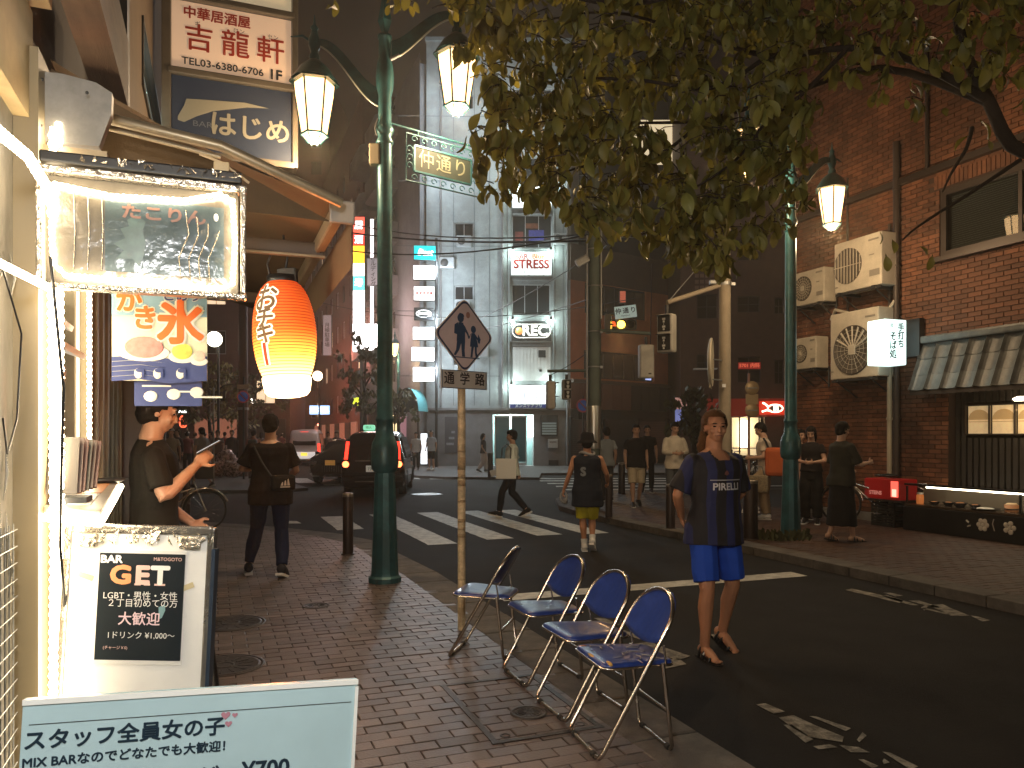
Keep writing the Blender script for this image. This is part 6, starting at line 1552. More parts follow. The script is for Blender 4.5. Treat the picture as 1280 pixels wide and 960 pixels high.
# pole on the right with the long arm and two-aspect pedestrian signal
q = px(906, 545, 14.0); q.z = .045
t = thing('signal_pole', 'beige concrete pole with a long arm carrying a white pedestrian signal', 'utility pole', q)
m_bp = mat('beige_concrete_pole', (.30, .25, .18), .8, var=.1, bump=.3, dirt=.2)
obj('pole', MB().cyl((0, 0, 0), (0, 0, 5.3), .115, .10, n=20), m_bp, t)
e0 = px(905, 355, 14)-q; e1 = px(834, 378, 13.6)-q
obj('arm', MB().tube([e0, e1], .042, 8), m_bp, t); obj('stay_wire', MB().tube([px(880, 325, 14)-q, e1+Vector((.05, 0, .05))], .008, 4), m_steel, t)
obj('arm_clamp', MB().lathe([(.12, 0), (.12, .06)], 16, c=(0, 0, e0.z-.03), cap=False).bbox(e0+Vector((-.22, -.05, .02)), (.12, .1, .08), .02).box(e0+Vector((.14, 0, 0)), (.12, .06, .05)), m_steel, t)
ped_signal(t, px(833.5, 417, 13.5)-q, R(-38), False, 1.0)
cm = obj('convex_mirror', MB().ball(px(888, 453, 13.7)-q, (.42, .05, .42), 24, 12, rot=Matrix.Rotation(R(72), 3, 'Z')), mat('mirror_back', (.42, .38, .27), .45, .2), t)
obj('mirror_rim', MB().tube([px(888, 453, 13.7)-q+Matrix.Rotation(R(72), 3, 'Z') @ Vector((.42*math.cos(2*PI*k/28), -.02, .42*math.sin(2*PI*k/28))) for k in range(28)], .02, 5, True), mat('mirror_rim', (.5, .45, .35), .4), cm)
obj('lower_board', MB().bbox(px(888, 478, 13.7)-q, (.42, .03, .22), .01, rz=R(72)), m_bp, t)
for y_ in (449, 474): obj('mirror_arm', MB().tube([px(890, y_, 13.7)-q, px(906, y_+2, 14)-q], .014, 5), m_steel, t)
obj('white_tag', MB().box(px(905, 482, 13.85)-q, (.06, .02, .06)), m_white, t)
# thin pole with sign backs
q = px(936, 545, 16.5); q.z = .045
t = thing('sign_post', 'thin reddish post carrying two round sign backs and a square one between', 'road sign', q)
obj('pole', MB().cyl((0, 0, 0), (0, 0, 2.85), .028), mat('reddish_post', (.28, .15, .13), .5), t)
m_sb = mat('tan_sign_back', (.30, .22, .12), .45, .3)
for (x, y, nm) in ((940, 485, 'round_sign'), (940, 513, 'round_sign')):
    o = obj(nm, MB().lathe([(.001, 0), (.145, 0), (.15, .006), (.145, .012), (.001, .012)], 28), m_sb, t); o.rotation_euler = (R(90), 0, 0); o.location = px(x, y, 16.4)-q
    obj('stiffener', MB().box((0, 0, .02), (.22, .02, .015)), m_steel, o)
obj('square_sign', MB().bbox(px(940, 499, 16.4)-q, (.27, .012, .22), .004), m_sb, t)

def no_parking(label, x, y, Y, r, ph, base_z=.03, plate=False):
    q = px(x, 545, Y); q.z = base_z; c = px(x, y, Y)-q
    t = thing('no_parking_sign', label, 'road sign', q)
    obj('pole', MB().cyl((0, .05, 0), (0, .05, ph), .035), m_dark, t)
    for nm, a, b, m_, off in (('red_ring', r, 0, mat('sign_red', (.35, .03, .03), .4, emis=(1, .1, .1), es=.05), 0), ('blue_disc', r*.78, 0, mat('sign_blue', (.03, .07, .28), .4, emis=(.1, .3, 1), es=.05), .012)):
        o = obj(nm, MB().lathe([(.001, 0), (a, 0), (a, .01), (.001, .01)], 26), m_, t); o.rotation_euler = (R(90), 0, 0); o.location = c+Vector((0, -off, 0))
    obj('red_slash', MB().box(c+Vector((0, -.028, 0)), (r*1.6, .004, r*.2), rot=Matrix.Rotation(R(45), 3, 'Y')), mat('sign_red2', (.35, .03, .03), .4), t)
    if plate: obj('upper_plate', MB().bbox(c+Vector((0, 0, r+.13)), (r*1.9, .02, .16), .005), mat('pl', (.5, .4, .3), .4), t)
    return t
no_parking('blue and red no parking sign on a pole by the grey building corner', 729, 507, 30, .27, 3.1)
no_parking('faded no parking sign with a plate above, by the garbage bags', 304, 496, 27, .22, 3.6, plate=True)
q = px(304, 545, 29); q.z = .03
t = thing('utility_pole', 'thick brown pole rising behind the paper lantern on the far left pavement', 'utility pole', q); obj('pole', MB().cyl((0, 0, 0), (0, 0, 9), .19, .15), mat('brown_pole', (.10, .045, .035), .7), t)
obj('band', MB().lathe([(.2, 2.5), (.2, 2.6)], 16, cap=False), m_steel, t); obj('steps', MB().box((.22, 0, 3.4), (.16, .03, .03)).box((-.22, 0, 3.8), (.16, .03, .03)), m_steel, t)
q = px(267, 545, 24); q.z = .03; t = thing('utility_pole', 'slim pale pole among the crowd left of the garbage bags', 'utility pole', q); obj('pole', MB().cyl((0, 0, 0), (0, 0, 3.0), .03), m_steel, t); obj('cap', MB().ball((0, 0, 3.0), .04), m_steel, t)

# overhead wires
def wire(label, a, b, sag, r=.012):
    a, b = Vector(a), Vector(b); t = obj('overhead_wire', MB().tube([a.lerp(b, k/14)-Vector((0, 0, sag*4*(k/14)*(1-k/14))) for k in range(15)], r, 4), m_black); tag(t, label, 'wire', 'overhead wires')
Yw = 20
wire('uppermost overhead wire from the lamp post across the grey building', px(440, 280, 26), px(745, 292, 15.9), .25, .018)
wire('middle thick overhead wire crossing the grey building', px(440, 291, 26), px(745, 300, 15.9), .15, .026)
wire('lower overhead wire dipping to the sign column and rising right', px(380, 302, 28), px(742, 292, 15.7), .45, .02)
wire('thin low wire at the level of the school sign top', px(400, 378, 30), px(800, 372, 20), .55, .010)
wire('steep wire rising right to the tall pole from below the STRESS sign', px(600, 398, 30), px(770, 300, 16), .1, .014)
wire('second steep wire rising right beside the black bar sign', px(600, 412, 30), px(742, 372, 15.8), .05, .010)
wire('slack wire from the small signal up to the tall pole', px(690, 468, 15.9), px(735, 440, 15.8), .03, .008)
wire('thin vertical looking wire below the leaves beside the long arm', px(815, 330, 14.5), px(813, 430, 15.4), .0, .008)

# ================================================================ FOLDING CHAIRS
m_blue = mat('blue_vinyl', (.018, .05, .26), .30, var=.15, vscale=5, bump=.2, bscale=25, dirt=.25, dscale=6, coat=.15)
def folding_chair(label, loc, rz):
    """local: sitter looks towards +y"""
    t = thing('folding_chair', label, 'chair', loc, rz, 'blue folding chairs in a row along the kerb')
    W = .21; r = .0115
    def line(f): # main tube: front foot (f=0) to top of backrest (f=1)
        return Vector((0, .235-.44*f, .014+.75*f))
    P = []
    f0 = .045
    # floor bar with rounded corners, up both sides, arch at the top
    bot = [Vector((-W+.05, line(0).y, .014)), Vector((W-.05, line(0).y, .014))]
    def cor(sx):
        return [Vector((sx*(W-.05), line(0).y, .014)), Vector((sx*(W-.015), line(.006).y, .018)), Vector((sx*W, line(.035).y, line(.035).z))]
    right = cor(1)+[Vector((W, line(f).y, line(f).z)) for f in (.3, .55, .72, .80)]
    arch = []
    for k in range(1, 12):
        a = PI*k/12; f = .80+.195*math.sin(a); arch.append(Vector((W*math.cos(a)*(1-.0*k), line(f).y, line(f).z)))
    left = [Vector((-p.x, p.y, p.z)) for p in reversed(right)]
    loop = right+arch+left
    obj('main_frame', MB().tube(loop, r, 9, True), m_chrome, t)
    # rear legs
    W2 = W-.022
    def rl(f): return Vector((0, -.105-.05*f, .44-.428*f))
    rp = [Vector((W2, rl(0).y, rl(0).z)), Vector((W2, rl(.5).y, rl(.5).z)), Vector((W2, rl(.95).y, rl(.95).z)), Vector((W2-.015, rl(.995).y, .014)), Vector((W2-.05, rl(1).y, .012))]
    obj('rear_frame', MB().tube(rp+[Vector((-p.x, p.y, p.z)) for p in reversed(rp)], r*.95, 8), m_chrome, t)
    obj('cross_tube', MB().cyl((-W2, rl(.55).y, rl(.55).z), (W2, rl(.55).y, rl(.55).z), .008), m_chrome, t)
    # links from the seat to the main frame above it
    for sx in (-1, 1):
        obj('side_link', MB().tube([(sx*(W-.02), -.12, .43), (sx*(W-.012), -.105, .53)], .006, 5), m_chrome, t)
        obj('foot_cap', MB().cyl((sx*(W2-.06), rl(1).y, .012), (sx*(W2-.03), rl(1).y, .012), .016), m_rubber, t)
        obj('foot_cap', MB().cyl((sx*(W-.09), line(0).y, .014), (sx*(W-.06), line(0).y, .014), .0155), m_rubber, t)
    # seat: rounded pad with bright rim
    sp = []
    sw, y1, y0 = .198, .235, -.165
    for (cx_, cy_, a0, rr) in ((sw-.06, y1-.06, 0, .06), (-sw+.06, y1-.06, 90, .06), (-sw+.08, y0+.04, 180, .04), (sw-.08, y0+.04, 270, .04)):
        for k in range(5): a = R(a0+90*k/4); sp.append((cx_+rr*math.cos(a), cy_+rr*math.sin(a)))
    tilt = Matrix.Rotation(R(3), 4, 'X')
    n_ = len(sp); vs = []; lv = ((1.0, .424), (1.0, .437), (.985, .446), (.90, .4525), (.6, .453), (.25, .449))
    for k_, z_ in lv: vs += [(x*k_, y*k_+.035*(1-k_), z_) for x, y in sp]
    fs = [tuple(reversed(range(n_)))]
    for i in range(len(lv)-1): fs += [(i*n_+k, i*n_+(k+1) % n_, (i+1)*n_+(k+1) % n_, (i+1)*n_+k) for k in range(n_)]
    fs.append(tuple(range((len(lv)-1)*n_, len(lv)*n_)))
    st = obj('seat', MB().add(vs, fs, True), m_blue, t); st.rotation_euler = (R(2.5), 0, 0)
    ri = obj('seat_rim', MB().tube([(x*1.008, y*1.008, .428) for x, y in sp], .0075, 6, True), m_chrome, st)
    # backrest: curved panel that fills the arch
    bp = []; NXB, NZB = 12, 8
    vs = []
    for side in (0, 1):
        for j in range(NZB+1):
            f = .665+(.985-.665)*j/NZB
            half = W-.006
            if f > .80: half = (W-.006)*math.sqrt(max(0, 1-((f-.80)/.195)**2))
            low = .0
            for i in range(NXB+1):
                u_ = -1+2*i/NXB; x = u_*half
                fz = f + (.05*(u_*u_)*(1-j/NZB)*1.0)
                p = line(min(fz, .985)); bow = -.022*(1-(x/W)**2)
                vs.append((x, p.y+bow+(-.006 if side else .006), p.z))
    fs = []; m_ = (NXB+1)*(NZB+1)
    for j in range(NZB):
        for i in range(NXB):
            a = j*(NXB+1)+i; fs.append((a+1, a, a+NXB+1, a+NXB+2)); fs.append((m_+a, m_+a+1, m_+a+NXB+2, m_+a+NXB+1))
    ed = [j*(NXB+1) for j in range(NZB)]
    for i in range(NXB): fs.append((i, i+1, m_+i+1, m_+i))
    obj('backrest', MB().add(vs, fs, True), m_blue, t)
    return t
def yaw_from(w_): # width axis (local x) direction in world
    return math.atan2(w_[1], w_[0])
ch0 = folding_chair('blue folding chair with a split and taped seat, the one nearest the viewer', (.585, 3.90, 0), yaw_from((-.27, .96)))
tears = MB()
rng = random.Random(4)
for k in range(11):
    x, y = rng.uniform(-.15, .14), rng.uniform(-.1, .18); a = rng.uniform(0, PI); L = rng.uniform(.06, .16)
    q = [Vector((x+math.cos(a)*L*(f-.5)+.01*math.sin(9*f+k), y+math.sin(a)*L*(f-.5)+.012*math.cos(7*f+k), .4555)) for f in (0, .25, .5, .75, 1)]
    tears.tube(q, [.001, .003, .0022, .003, .001], 4)
seat0 = [c for c in bpy.data.objects if c.parent == ch0 and c.name.startswith('seat')][0]
tag(obj('seat_tear', tears, mat('torn_grey_vinyl', (.28, .28, .30), .6), seat0), kind='stuff')
for cc, dd in (((-.17, .19, .448), (.035, .012, .010)), ((-.02, .222, .446), (.04, .010, .008))): obj('foam_patch', MB().ball(cc, dd, 10, 6), mat('yellow_foam', (.55, .33, .10), .9), seat0)
obj('torn_flap', MB().ball((.16, .20, .436), (.035, .03, .014), 10, 6, rot=Matrix.Rotation(R(30), 3, 'Y')), mat('frayed_pink_lining', (.42, .18, .10), .9, var=.5, vscale=50), seat0)
folding_chair('blue folding chair second from the viewer, beside the torn one', (.435, 4.40, 0), yaw_from((-.36, .93)))
folding_chair('blue folding chair third from the viewer', (.235, 4.98, 0), yaw_from((-.36, .93)))
c1 = folding_chair('blue folding chair farthest from the viewer, turned away beside the yellow sign pole', (-.165, 5.50, 0), yaw_from((-.235, -.97)) + PI)
c1.rotation_euler = (0, 0, math.atan2(.972, .235))

# ================================================================ STREET TREES
m_leaf = mat('broad_leaf', (.15, .15, .035), .5, var=.3, vscale=3, isl=.45)
nt_ = m_leaf.node_tree; bs = nt_.nodes['Principled BSDF']; bs.inputs['Subsurface Weight'].default_value = 0
tl_ = nt_.nodes.new('ShaderNodeBsdfTranslucent'); mx_ = nt_.nodes.new('ShaderNodeMixShader'); tl_.inputs[0].default_value = (.24, .20, .03, 1); mx_.inputs[0].default_value = .35
on = [x for x in nt_.nodes if x.type == 'OUTPUT_MATERIAL'][0]; nt_.links.new(bs.outputs[0], mx_.inputs[1]); nt_.links.new(tl_.outputs[0], mx_.inputs[2]); nt_.links.new(mx_.outputs[0], on.inputs[0])
m_bark = mat('dark_bark', (.035, .025, .018), .9, bump=.8, bscale=40)
def leaf_geo(L=.115, W=.062):
    """pointed oval leaf hanging along -z with a folded midrib"""
    N = 5; vs = []; 
    for i in range(N+1):
        f = i/N; w_ = W*.5*math.sin(PI*min(1, f*.93+.03))**.75; z = -L*f-.012; y = .018*math.sin(PI*f)
        vs += [(-w_, y+.010, z), (0, y, z), (w_, y+.010, z)]
    fs = []
    for i in range(N): a = 3*i; fs += [(a, a+1, a+4, a+3), (a+1, a+2, a+5, a+4)]
    vs.append((0, 0, .012)); fs.append((0, 1, len(vs)-1)); fs.append((1, 2, len(vs)-1))
    return vs, fs
LV, LF = leaf_geo()
tr = thing('overhanging_tree', 'broadleaf tree whose leafy branches hang over the street across the top of the view', 'tree', S(4.3, 7.6, .045))
T0_ = Vector(tr.location)
def limb(pts, r0, r1, name='branch', par=tr):
    pts = [Vector(p)-T0_ for p in pts]; n = len(pts)
    # smooth
    P = []
    for i in range(n-1):
        p0, p1, p2, p3 = pts[max(i-1, 0)], pts[i], pts[i+1], pts[min(i+2, n-1)]
        for k in range(4):
            f = k/4; P.append(.5*((2*p1)+(-p0+p2)*f+(2*p0-5*p1+4*p2-p3)*f*f+(-p0+3*p1-3*p2+p3)*f**3))
    P.append(pts[-1]); m = len(P)
    return obj(name, MB().tube(P, [r0+(r1-r0)*i/(m-1) for i in range(m)], 8), m_bark, par), [p+T0_ for p in P]
trunk, _ = limb([T0_, T0_+Vector((-.05, .02, 1.3)), T0_+Vector((-.02, -.05, 2.6)), T0_+Vector((-.25, .1, 3.6)), (5.0, 6.4, 4.3)], .15, .09, 'trunk')
bl = [[(5.0, 6.4, 4.2), px(1280, 190, 6.3), px(1235, 125, 6.1), px(1205, 60, 6.0), px(1190, -20, 5.8)],
      [px(1235, 125, 6.1), px(1140, 75, 5.9), px(1060, 60, 5.8), px(960, 70, 5.9), px(860, 40, 6.1), px(760, 15, 6.2), px(660, 30, 6.5)],
      [px(1235, 128, 6.1), px(1100, 85, 6.6), px(980, 120, 6.9), px(880, 150, 7.0), px(780, 155, 7.1), px(690, 170, 7.2)],
      [px(1190, 0, 5.8), px(1050, -30, 5.2), px(900, -20, 5.0), px(780, 5, 5.1), px(640, -15, 5.4), px(540, 10, 5.7)],
      [px(1060, 60, 5.8), px(1000, 120, 5.6), px(960, 150, 5.5), px(920, 200, 5.4), px(860, 240, 5.4)],
      [px(880, 150, 7.0), px(820, 195, 6.6), px(740, 205, 6.4), px(680, 225, 6.3)],
      [px(960, 70, 5.9), px(890, 110, 5.5), px(800, 100, 5.4), px(700, 95, 5.6), px(620, 80, 6.0)],
      [px(1275, 200, 6.3), px(1215, 240, 6.1), px(1175, 265, 6.0), px(1145, 285, 5.9), px(1128, 300, 5.8)],
      [px(1215, 160, 6.1), px(1208, 185, 5.9), px(1190, 215, 5.8), px(1178, 240, 5.8)]]
paths = []
for i, b in enumerate(bl): paths.append(limb(b, .065 if i == 0 else (.035 if i < 4 else .018), .03 if i == 0 else .006)[1])
rng = random.Random(11)
def lower(x):     # lower outline of the foliage as seen, in photo pixels
    pts = [(500, 8), (540, 30), (560, 60), (590, 150), (600, 235), (630, 262), (660, 255), (700, 270), (730, 300), (770, 290), (800, 320), (850, 325), (880, 335), (930, 330), (975, 300), (990, 250), (1000, 190), (1040, 130), (1060, 110), (1150, 150), (1230, 140), (1300, 160)]
    for i in range(len(pts)-1):
        if pts[i][0] <= x <= pts[i+1][0]:
            f = (x-pts[i][0])/(pts[i+1][0]-pts[i][0]); return pts[i][1]+(pts[i+1][1]-pts[i][1])*f
    return 0
leaves = []
# twigs first, each carrying a bunch of hanging leaves
def den(x, y):
    d = 1.0
    if x > 1000: d = .42 if y < 90 else .14
    if x < 585: d = .38 if y < 60 else .8
    if 760 < x < 900 and 115 < y < 220: d *= .75
    return d
n_tw = 0; twigs = MB()
tries = 0
while n_tw < 640 and tries < 20000:
    tries += 1
    x = rng.uniform(500, 1300); y = rng.uniform(-60, 330)
    if y > lower(x)-14 or rng.random() > den(x, y): continue
    if x < 600 and y > 20 and rng.random() < .6: continue
    Y = rng.uniform(4.6, 7.4) if x < 1000 else rng.uniform(5.2, 6.8)
    Y = max(Y, 4.9) if y < 100 else Y
    c = px(x, y, Y); n_tw += 1
    d = Vector((rng.uniform(-1, 1), rng.uniform(-1, 1), rng.uniform(-.5, .25))).normalized()*rng.uniform(.12, .28)
    e = c+d; twigs.tube([c-T0_, (c+d*.5+Vector((0, 0, .02)))-T0_, e-T0_], [.005, .004, .002], 4)
    for k in range(rng.randint(5, 9)):
        p = c.lerp(e, rng.random())+Vector((rng.uniform(-.05, .05), rng.uniform(-.05, .05), rng.uniform(-.04, .03)))
        leaves.append(p)
for (x, y, Y) in ((1115, 300, 5.8), (1107, 318, 5.8), (1150, 308, 5.9), (1165, 318, 5.9), (1100, 290, 5.7), (1210, 170, 5.9), (1235, 175, 6), (1225, 150, 6), (965, 230, 5.4), (1180, 135, 5.8), (410, 5, 5.5), (418, -2, 5.6)): leaves.append(px(x, y, Y))
tag(obj('twigs', twigs, m_bark, tr), kind='stuff')
def leaf_mat(big=1.0):
    M = Matrix.Rotation(rng.uniform(0, 2*PI), 3, 'Z') @ Matrix.Rotation(rng.gauss(0, .45), 3, 'X') @ Matrix.Rotation(rng.gauss(0, .35), 3, 'Y')
    return M, rng.uniform(.65, 1.4)*big
leaves.sort(key=lambda p: (0 if (p.y > 0 and abs(p.x/p.y) < .66 and (p.z-EYE)/p.y < .56) else 1, p.length))
leaves = [p for p in leaves if not (540 < 640+960*p.x/p.y < 598 and 60 < 545-960*(p.z-EYE)/p.y < 150 and p.y < 8.4)]
lme = MB().add(LV, LF, True).mesh('leaf'); lme.materials.append(m_leaf)
for p in leaves[:300]:
    M, s_ = leaf_mat(); o = bpy.data.objects.new('leaf', lme); C.objects.link(o); o.parent = tr
    o.matrix_basis = Matrix.Translation(p-T0_) @ M.to_4x4() @ Matrix.Scale(s_, 4)
mb = MB(); V_ = [Vector(v) for v in LV]
for p in leaves[300:]:
    M, s_ = leaf_mat(); mb.add([M @ (v*s_)+p-T0_ for v in V_], LF, True)
tag(obj('leaves', mb, m_leaf, tr), kind='stuff')
def small_tree(label, x, Y, zt, zb, w_, n, m, seed, group='street trees across the junction'):
    rg = random.Random(seed); b = px(x, 545, Y); b.z = .03; t = thing('street_tree', label, 'tree', b, 0, group)
    obj('trunk', MB().tube([(0, 0, 0), (.05, 0, zb*.6), (-.04, 0, zb+.3), (.05, 0, zt-.5)], [.12, .09, .07, .03], 7), m_bark, t)
    for k in range(6):
        a = 2*PI*k/6+rg.random(); obj('branch', MB().tube([(0, 0, zb-.2+.25*k), (math.cos(a)*w_*.4, math.sin(a)*w_*.4, zb+.3+.25*k), (math.cos(a)*w_*.75, math.sin(a)*w_*.75, zb+.6+.2*k)], [.05, .03, .01], 5), m_bark, t)
    mb = MB(); cl = []
    for k in range(26): 
        a = rg.uniform(0, 2*PI); rr = w_*math.sqrt(rg.random()); cl.append((Vector((math.cos(a)*rr, math.sin(a)*rr, rg.uniform(zb, zt))), rg.uniform(.25, .5)*w_*.55))
    for k in range(n):
        c_, r_ = rg.choice(cl); p = c_+Vector((rg.gauss(0, 1), rg.gauss(0, 1), rg.gauss(0, .8)))*r_*.6
        M = Matrix.Rotation(rg.uniform(0, 6.3), 3, 'Z') @ Matrix.Rotation(rg.uniform(-1.2, 1.2), 3, 'X'); s_ = rg.uniform(.09, .17)
        mb.add([p+M @ Vector(v) for v in ((-s_*.6, 0, 0), (0, .02, -s_), (s_*.6, 0, 0), (0, .02, s_))], [(0, 1, 2, 3)])
    tag(obj('crown', mb, m, t), kind='stuff'); return t
m_lf2 = mat('far_foliage', (.07, .075, .03), .6, var=.4, vscale=2, isl=.4); m_lf3 = mat('far_foliage_painted_lit', (.16, .13, .04), .6, var=.4, vscale=2, isl=.4)  # second foliage is a brighter copy, lamplight put into its colour
small_tree('dark street tree in front of the glowing shop signs left of the lamp post', 456, 33, 5.6, 2.6, 1.05, 900, m_lf2, 1)
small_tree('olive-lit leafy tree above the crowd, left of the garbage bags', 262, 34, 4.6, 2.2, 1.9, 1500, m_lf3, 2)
small_tree('shadowy tree between the thick brown pole and the maroon wall', 318, 44, 5.2, 2.6, 1.7, 900, m_lf2, 3)
small_tree('thin dark street tree partly behind the green lamp post', 498, 36, 3.6, 2.2, .8, 350, m_lf2, 5)
small_tree('dark round potted tree behind the man in the white shirt', 868, 24, 2.9, 1.0, .75, 900, m_lf2, 6)
# weeds at the foot of the second lamp post
mb = MB(); rg = random.Random(8)
for k in range(150):
    a = rg.uniform(0, 6.3); r_ = rg.uniform(.1, .42); p = Vector((P2_.x-.15+math.cos(a)*r_, P2_.y-.1+math.sin(a)*r_*.6, .045)); h = rg.uniform(.02, .15); d = Vector((rg.uniform(-.06, .06), rg.uniform(-.06, .06), h))
    mb.add([p+Vector((-.012, 0, 0)), p+Vector((.012, 0, 0)), p+d+Vector((.02, .01, 0)), p+d+Vector((-.02, 0, .02))], [(0, 1, 2, 3)])
tag(obj('weeds', mb, m_lf2), 'dark weeds growing round the foot of the opposite lamp post', 'weeds', kind='stuff')
# ================================================================ PEOPLE
m_skin = mat('skin', (.46, .27, .18), .5, var=.08, vscale=14, bump=.08, bscale=120)
m_skin_d = mat('skin_tanned', (.46, .22, .12), .5, var=.08, vscale=14)
m_hair = mat('black_hair', (.010, .008, .007), .75, spec=.15, var=.4, vscale=60, stretch=(6, 6, .8), bump=.5, bscale=80)
m_hairb = mat('brown_blond_hair', (.10, .045, .016), .75, spec=.15, var=.5, vscale=50, stretch=(6, 6, .6), bump=.6, bscale=80)
def cloth(name, c, r=.85, **k): return mat(name, c, r, spec=.15, var=.10, vscale=9, bump=.25, bscale=220, **k)
def remeshed(mb, vox, smooth=3, fac=.5):
    me = mb.mesh('tmp'); o = bpy.data.objects.new('tmp', me); C.objects.link(o)
    md = o.modifiers.new('r', 'REMESH'); md.mode = 'VOXEL'; md.voxel_size = vox; md.use_smooth_shade = True
    if smooth: s_ = o.modifiers.new('s', 'SMOOTH'); s_.iterations = smooth; s_.factor = fac
    out = evaluated(o); bpy.data.objects.remove(o); bpy.data.meshes.remove(me); return out
def folds(me, amp, sc, zs=.5, seed=0.0):
    nr = [v.normal.copy() for v in me.vertices]
    for v, n in zip(me.vertices, nr):
        p = Vector((v.co.x*sc+seed, v.co.y*sc, v.co.z*sc*zs)); q = Vector((v.co.x*sc*.5, v.co.y*sc*.5+seed, v.co.z*sc*1.3))
        v.co += n*amp*(noise.noise(p)+.7*noise.noise(q))
    me.update()
def cut(me, f):
    bm = bmesh.new(); bm.from_mesh(me); bmesh.ops.delete(bm, geom=[v for v in bm.verts if f(v.co)], context='VERTS'); bm.to_mesh(me); bm.free(); me.update()
def capsule(mb, pts, rs, n=10, flat=False):
    """tapered limb through pts; round ends unless flat"""
    P = [Vector(p) for p in pts]; Q = []; RR = []
    for i in range(len(P)-1):
        for k in range(4):
            f = k/4; Q.append(P[i].lerp(P[i+1], f)); a, b = rs[i], rs[i+1]; RR.append(a+(b-a)*f)
    Q.append(P[-1]); RR.append(rs[-1])
    mb.tube(Q, RR, n)
    if not flat: mb.ball(P[0], rs[0]*.98, n, 6); mb.ball(P[-1], rs[-1]*.98, n, 6)
    return mb
TORSO = [(.84, .155, .105, -.005), (.92, .172, .115, -.01), (1.0, .158, .108, 0), (1.10, .142, .10, .005), (1.22, .16, .112, .008), (1.33, .178, .115, .004), (1.40, .172, .10, -.004), (1.445, .115, .075, -.012), (1.48, .062, .060, -.012), (1.57, .056, .060, .004)]
def loft(mb, secs, g=0.0, sh=None, n=20):
    rs = []
    for z, rx, ry, yo in secs:
        o = sh(z) if sh else Vector((0, 0, 0))
        rs.append([Vector((math.cos(2*PI*k/n)*(rx+g), math.sin(2*PI*k/n)*(ry+g)+yo, z))+o for k in range(n)])
    return mb.rings(rs)
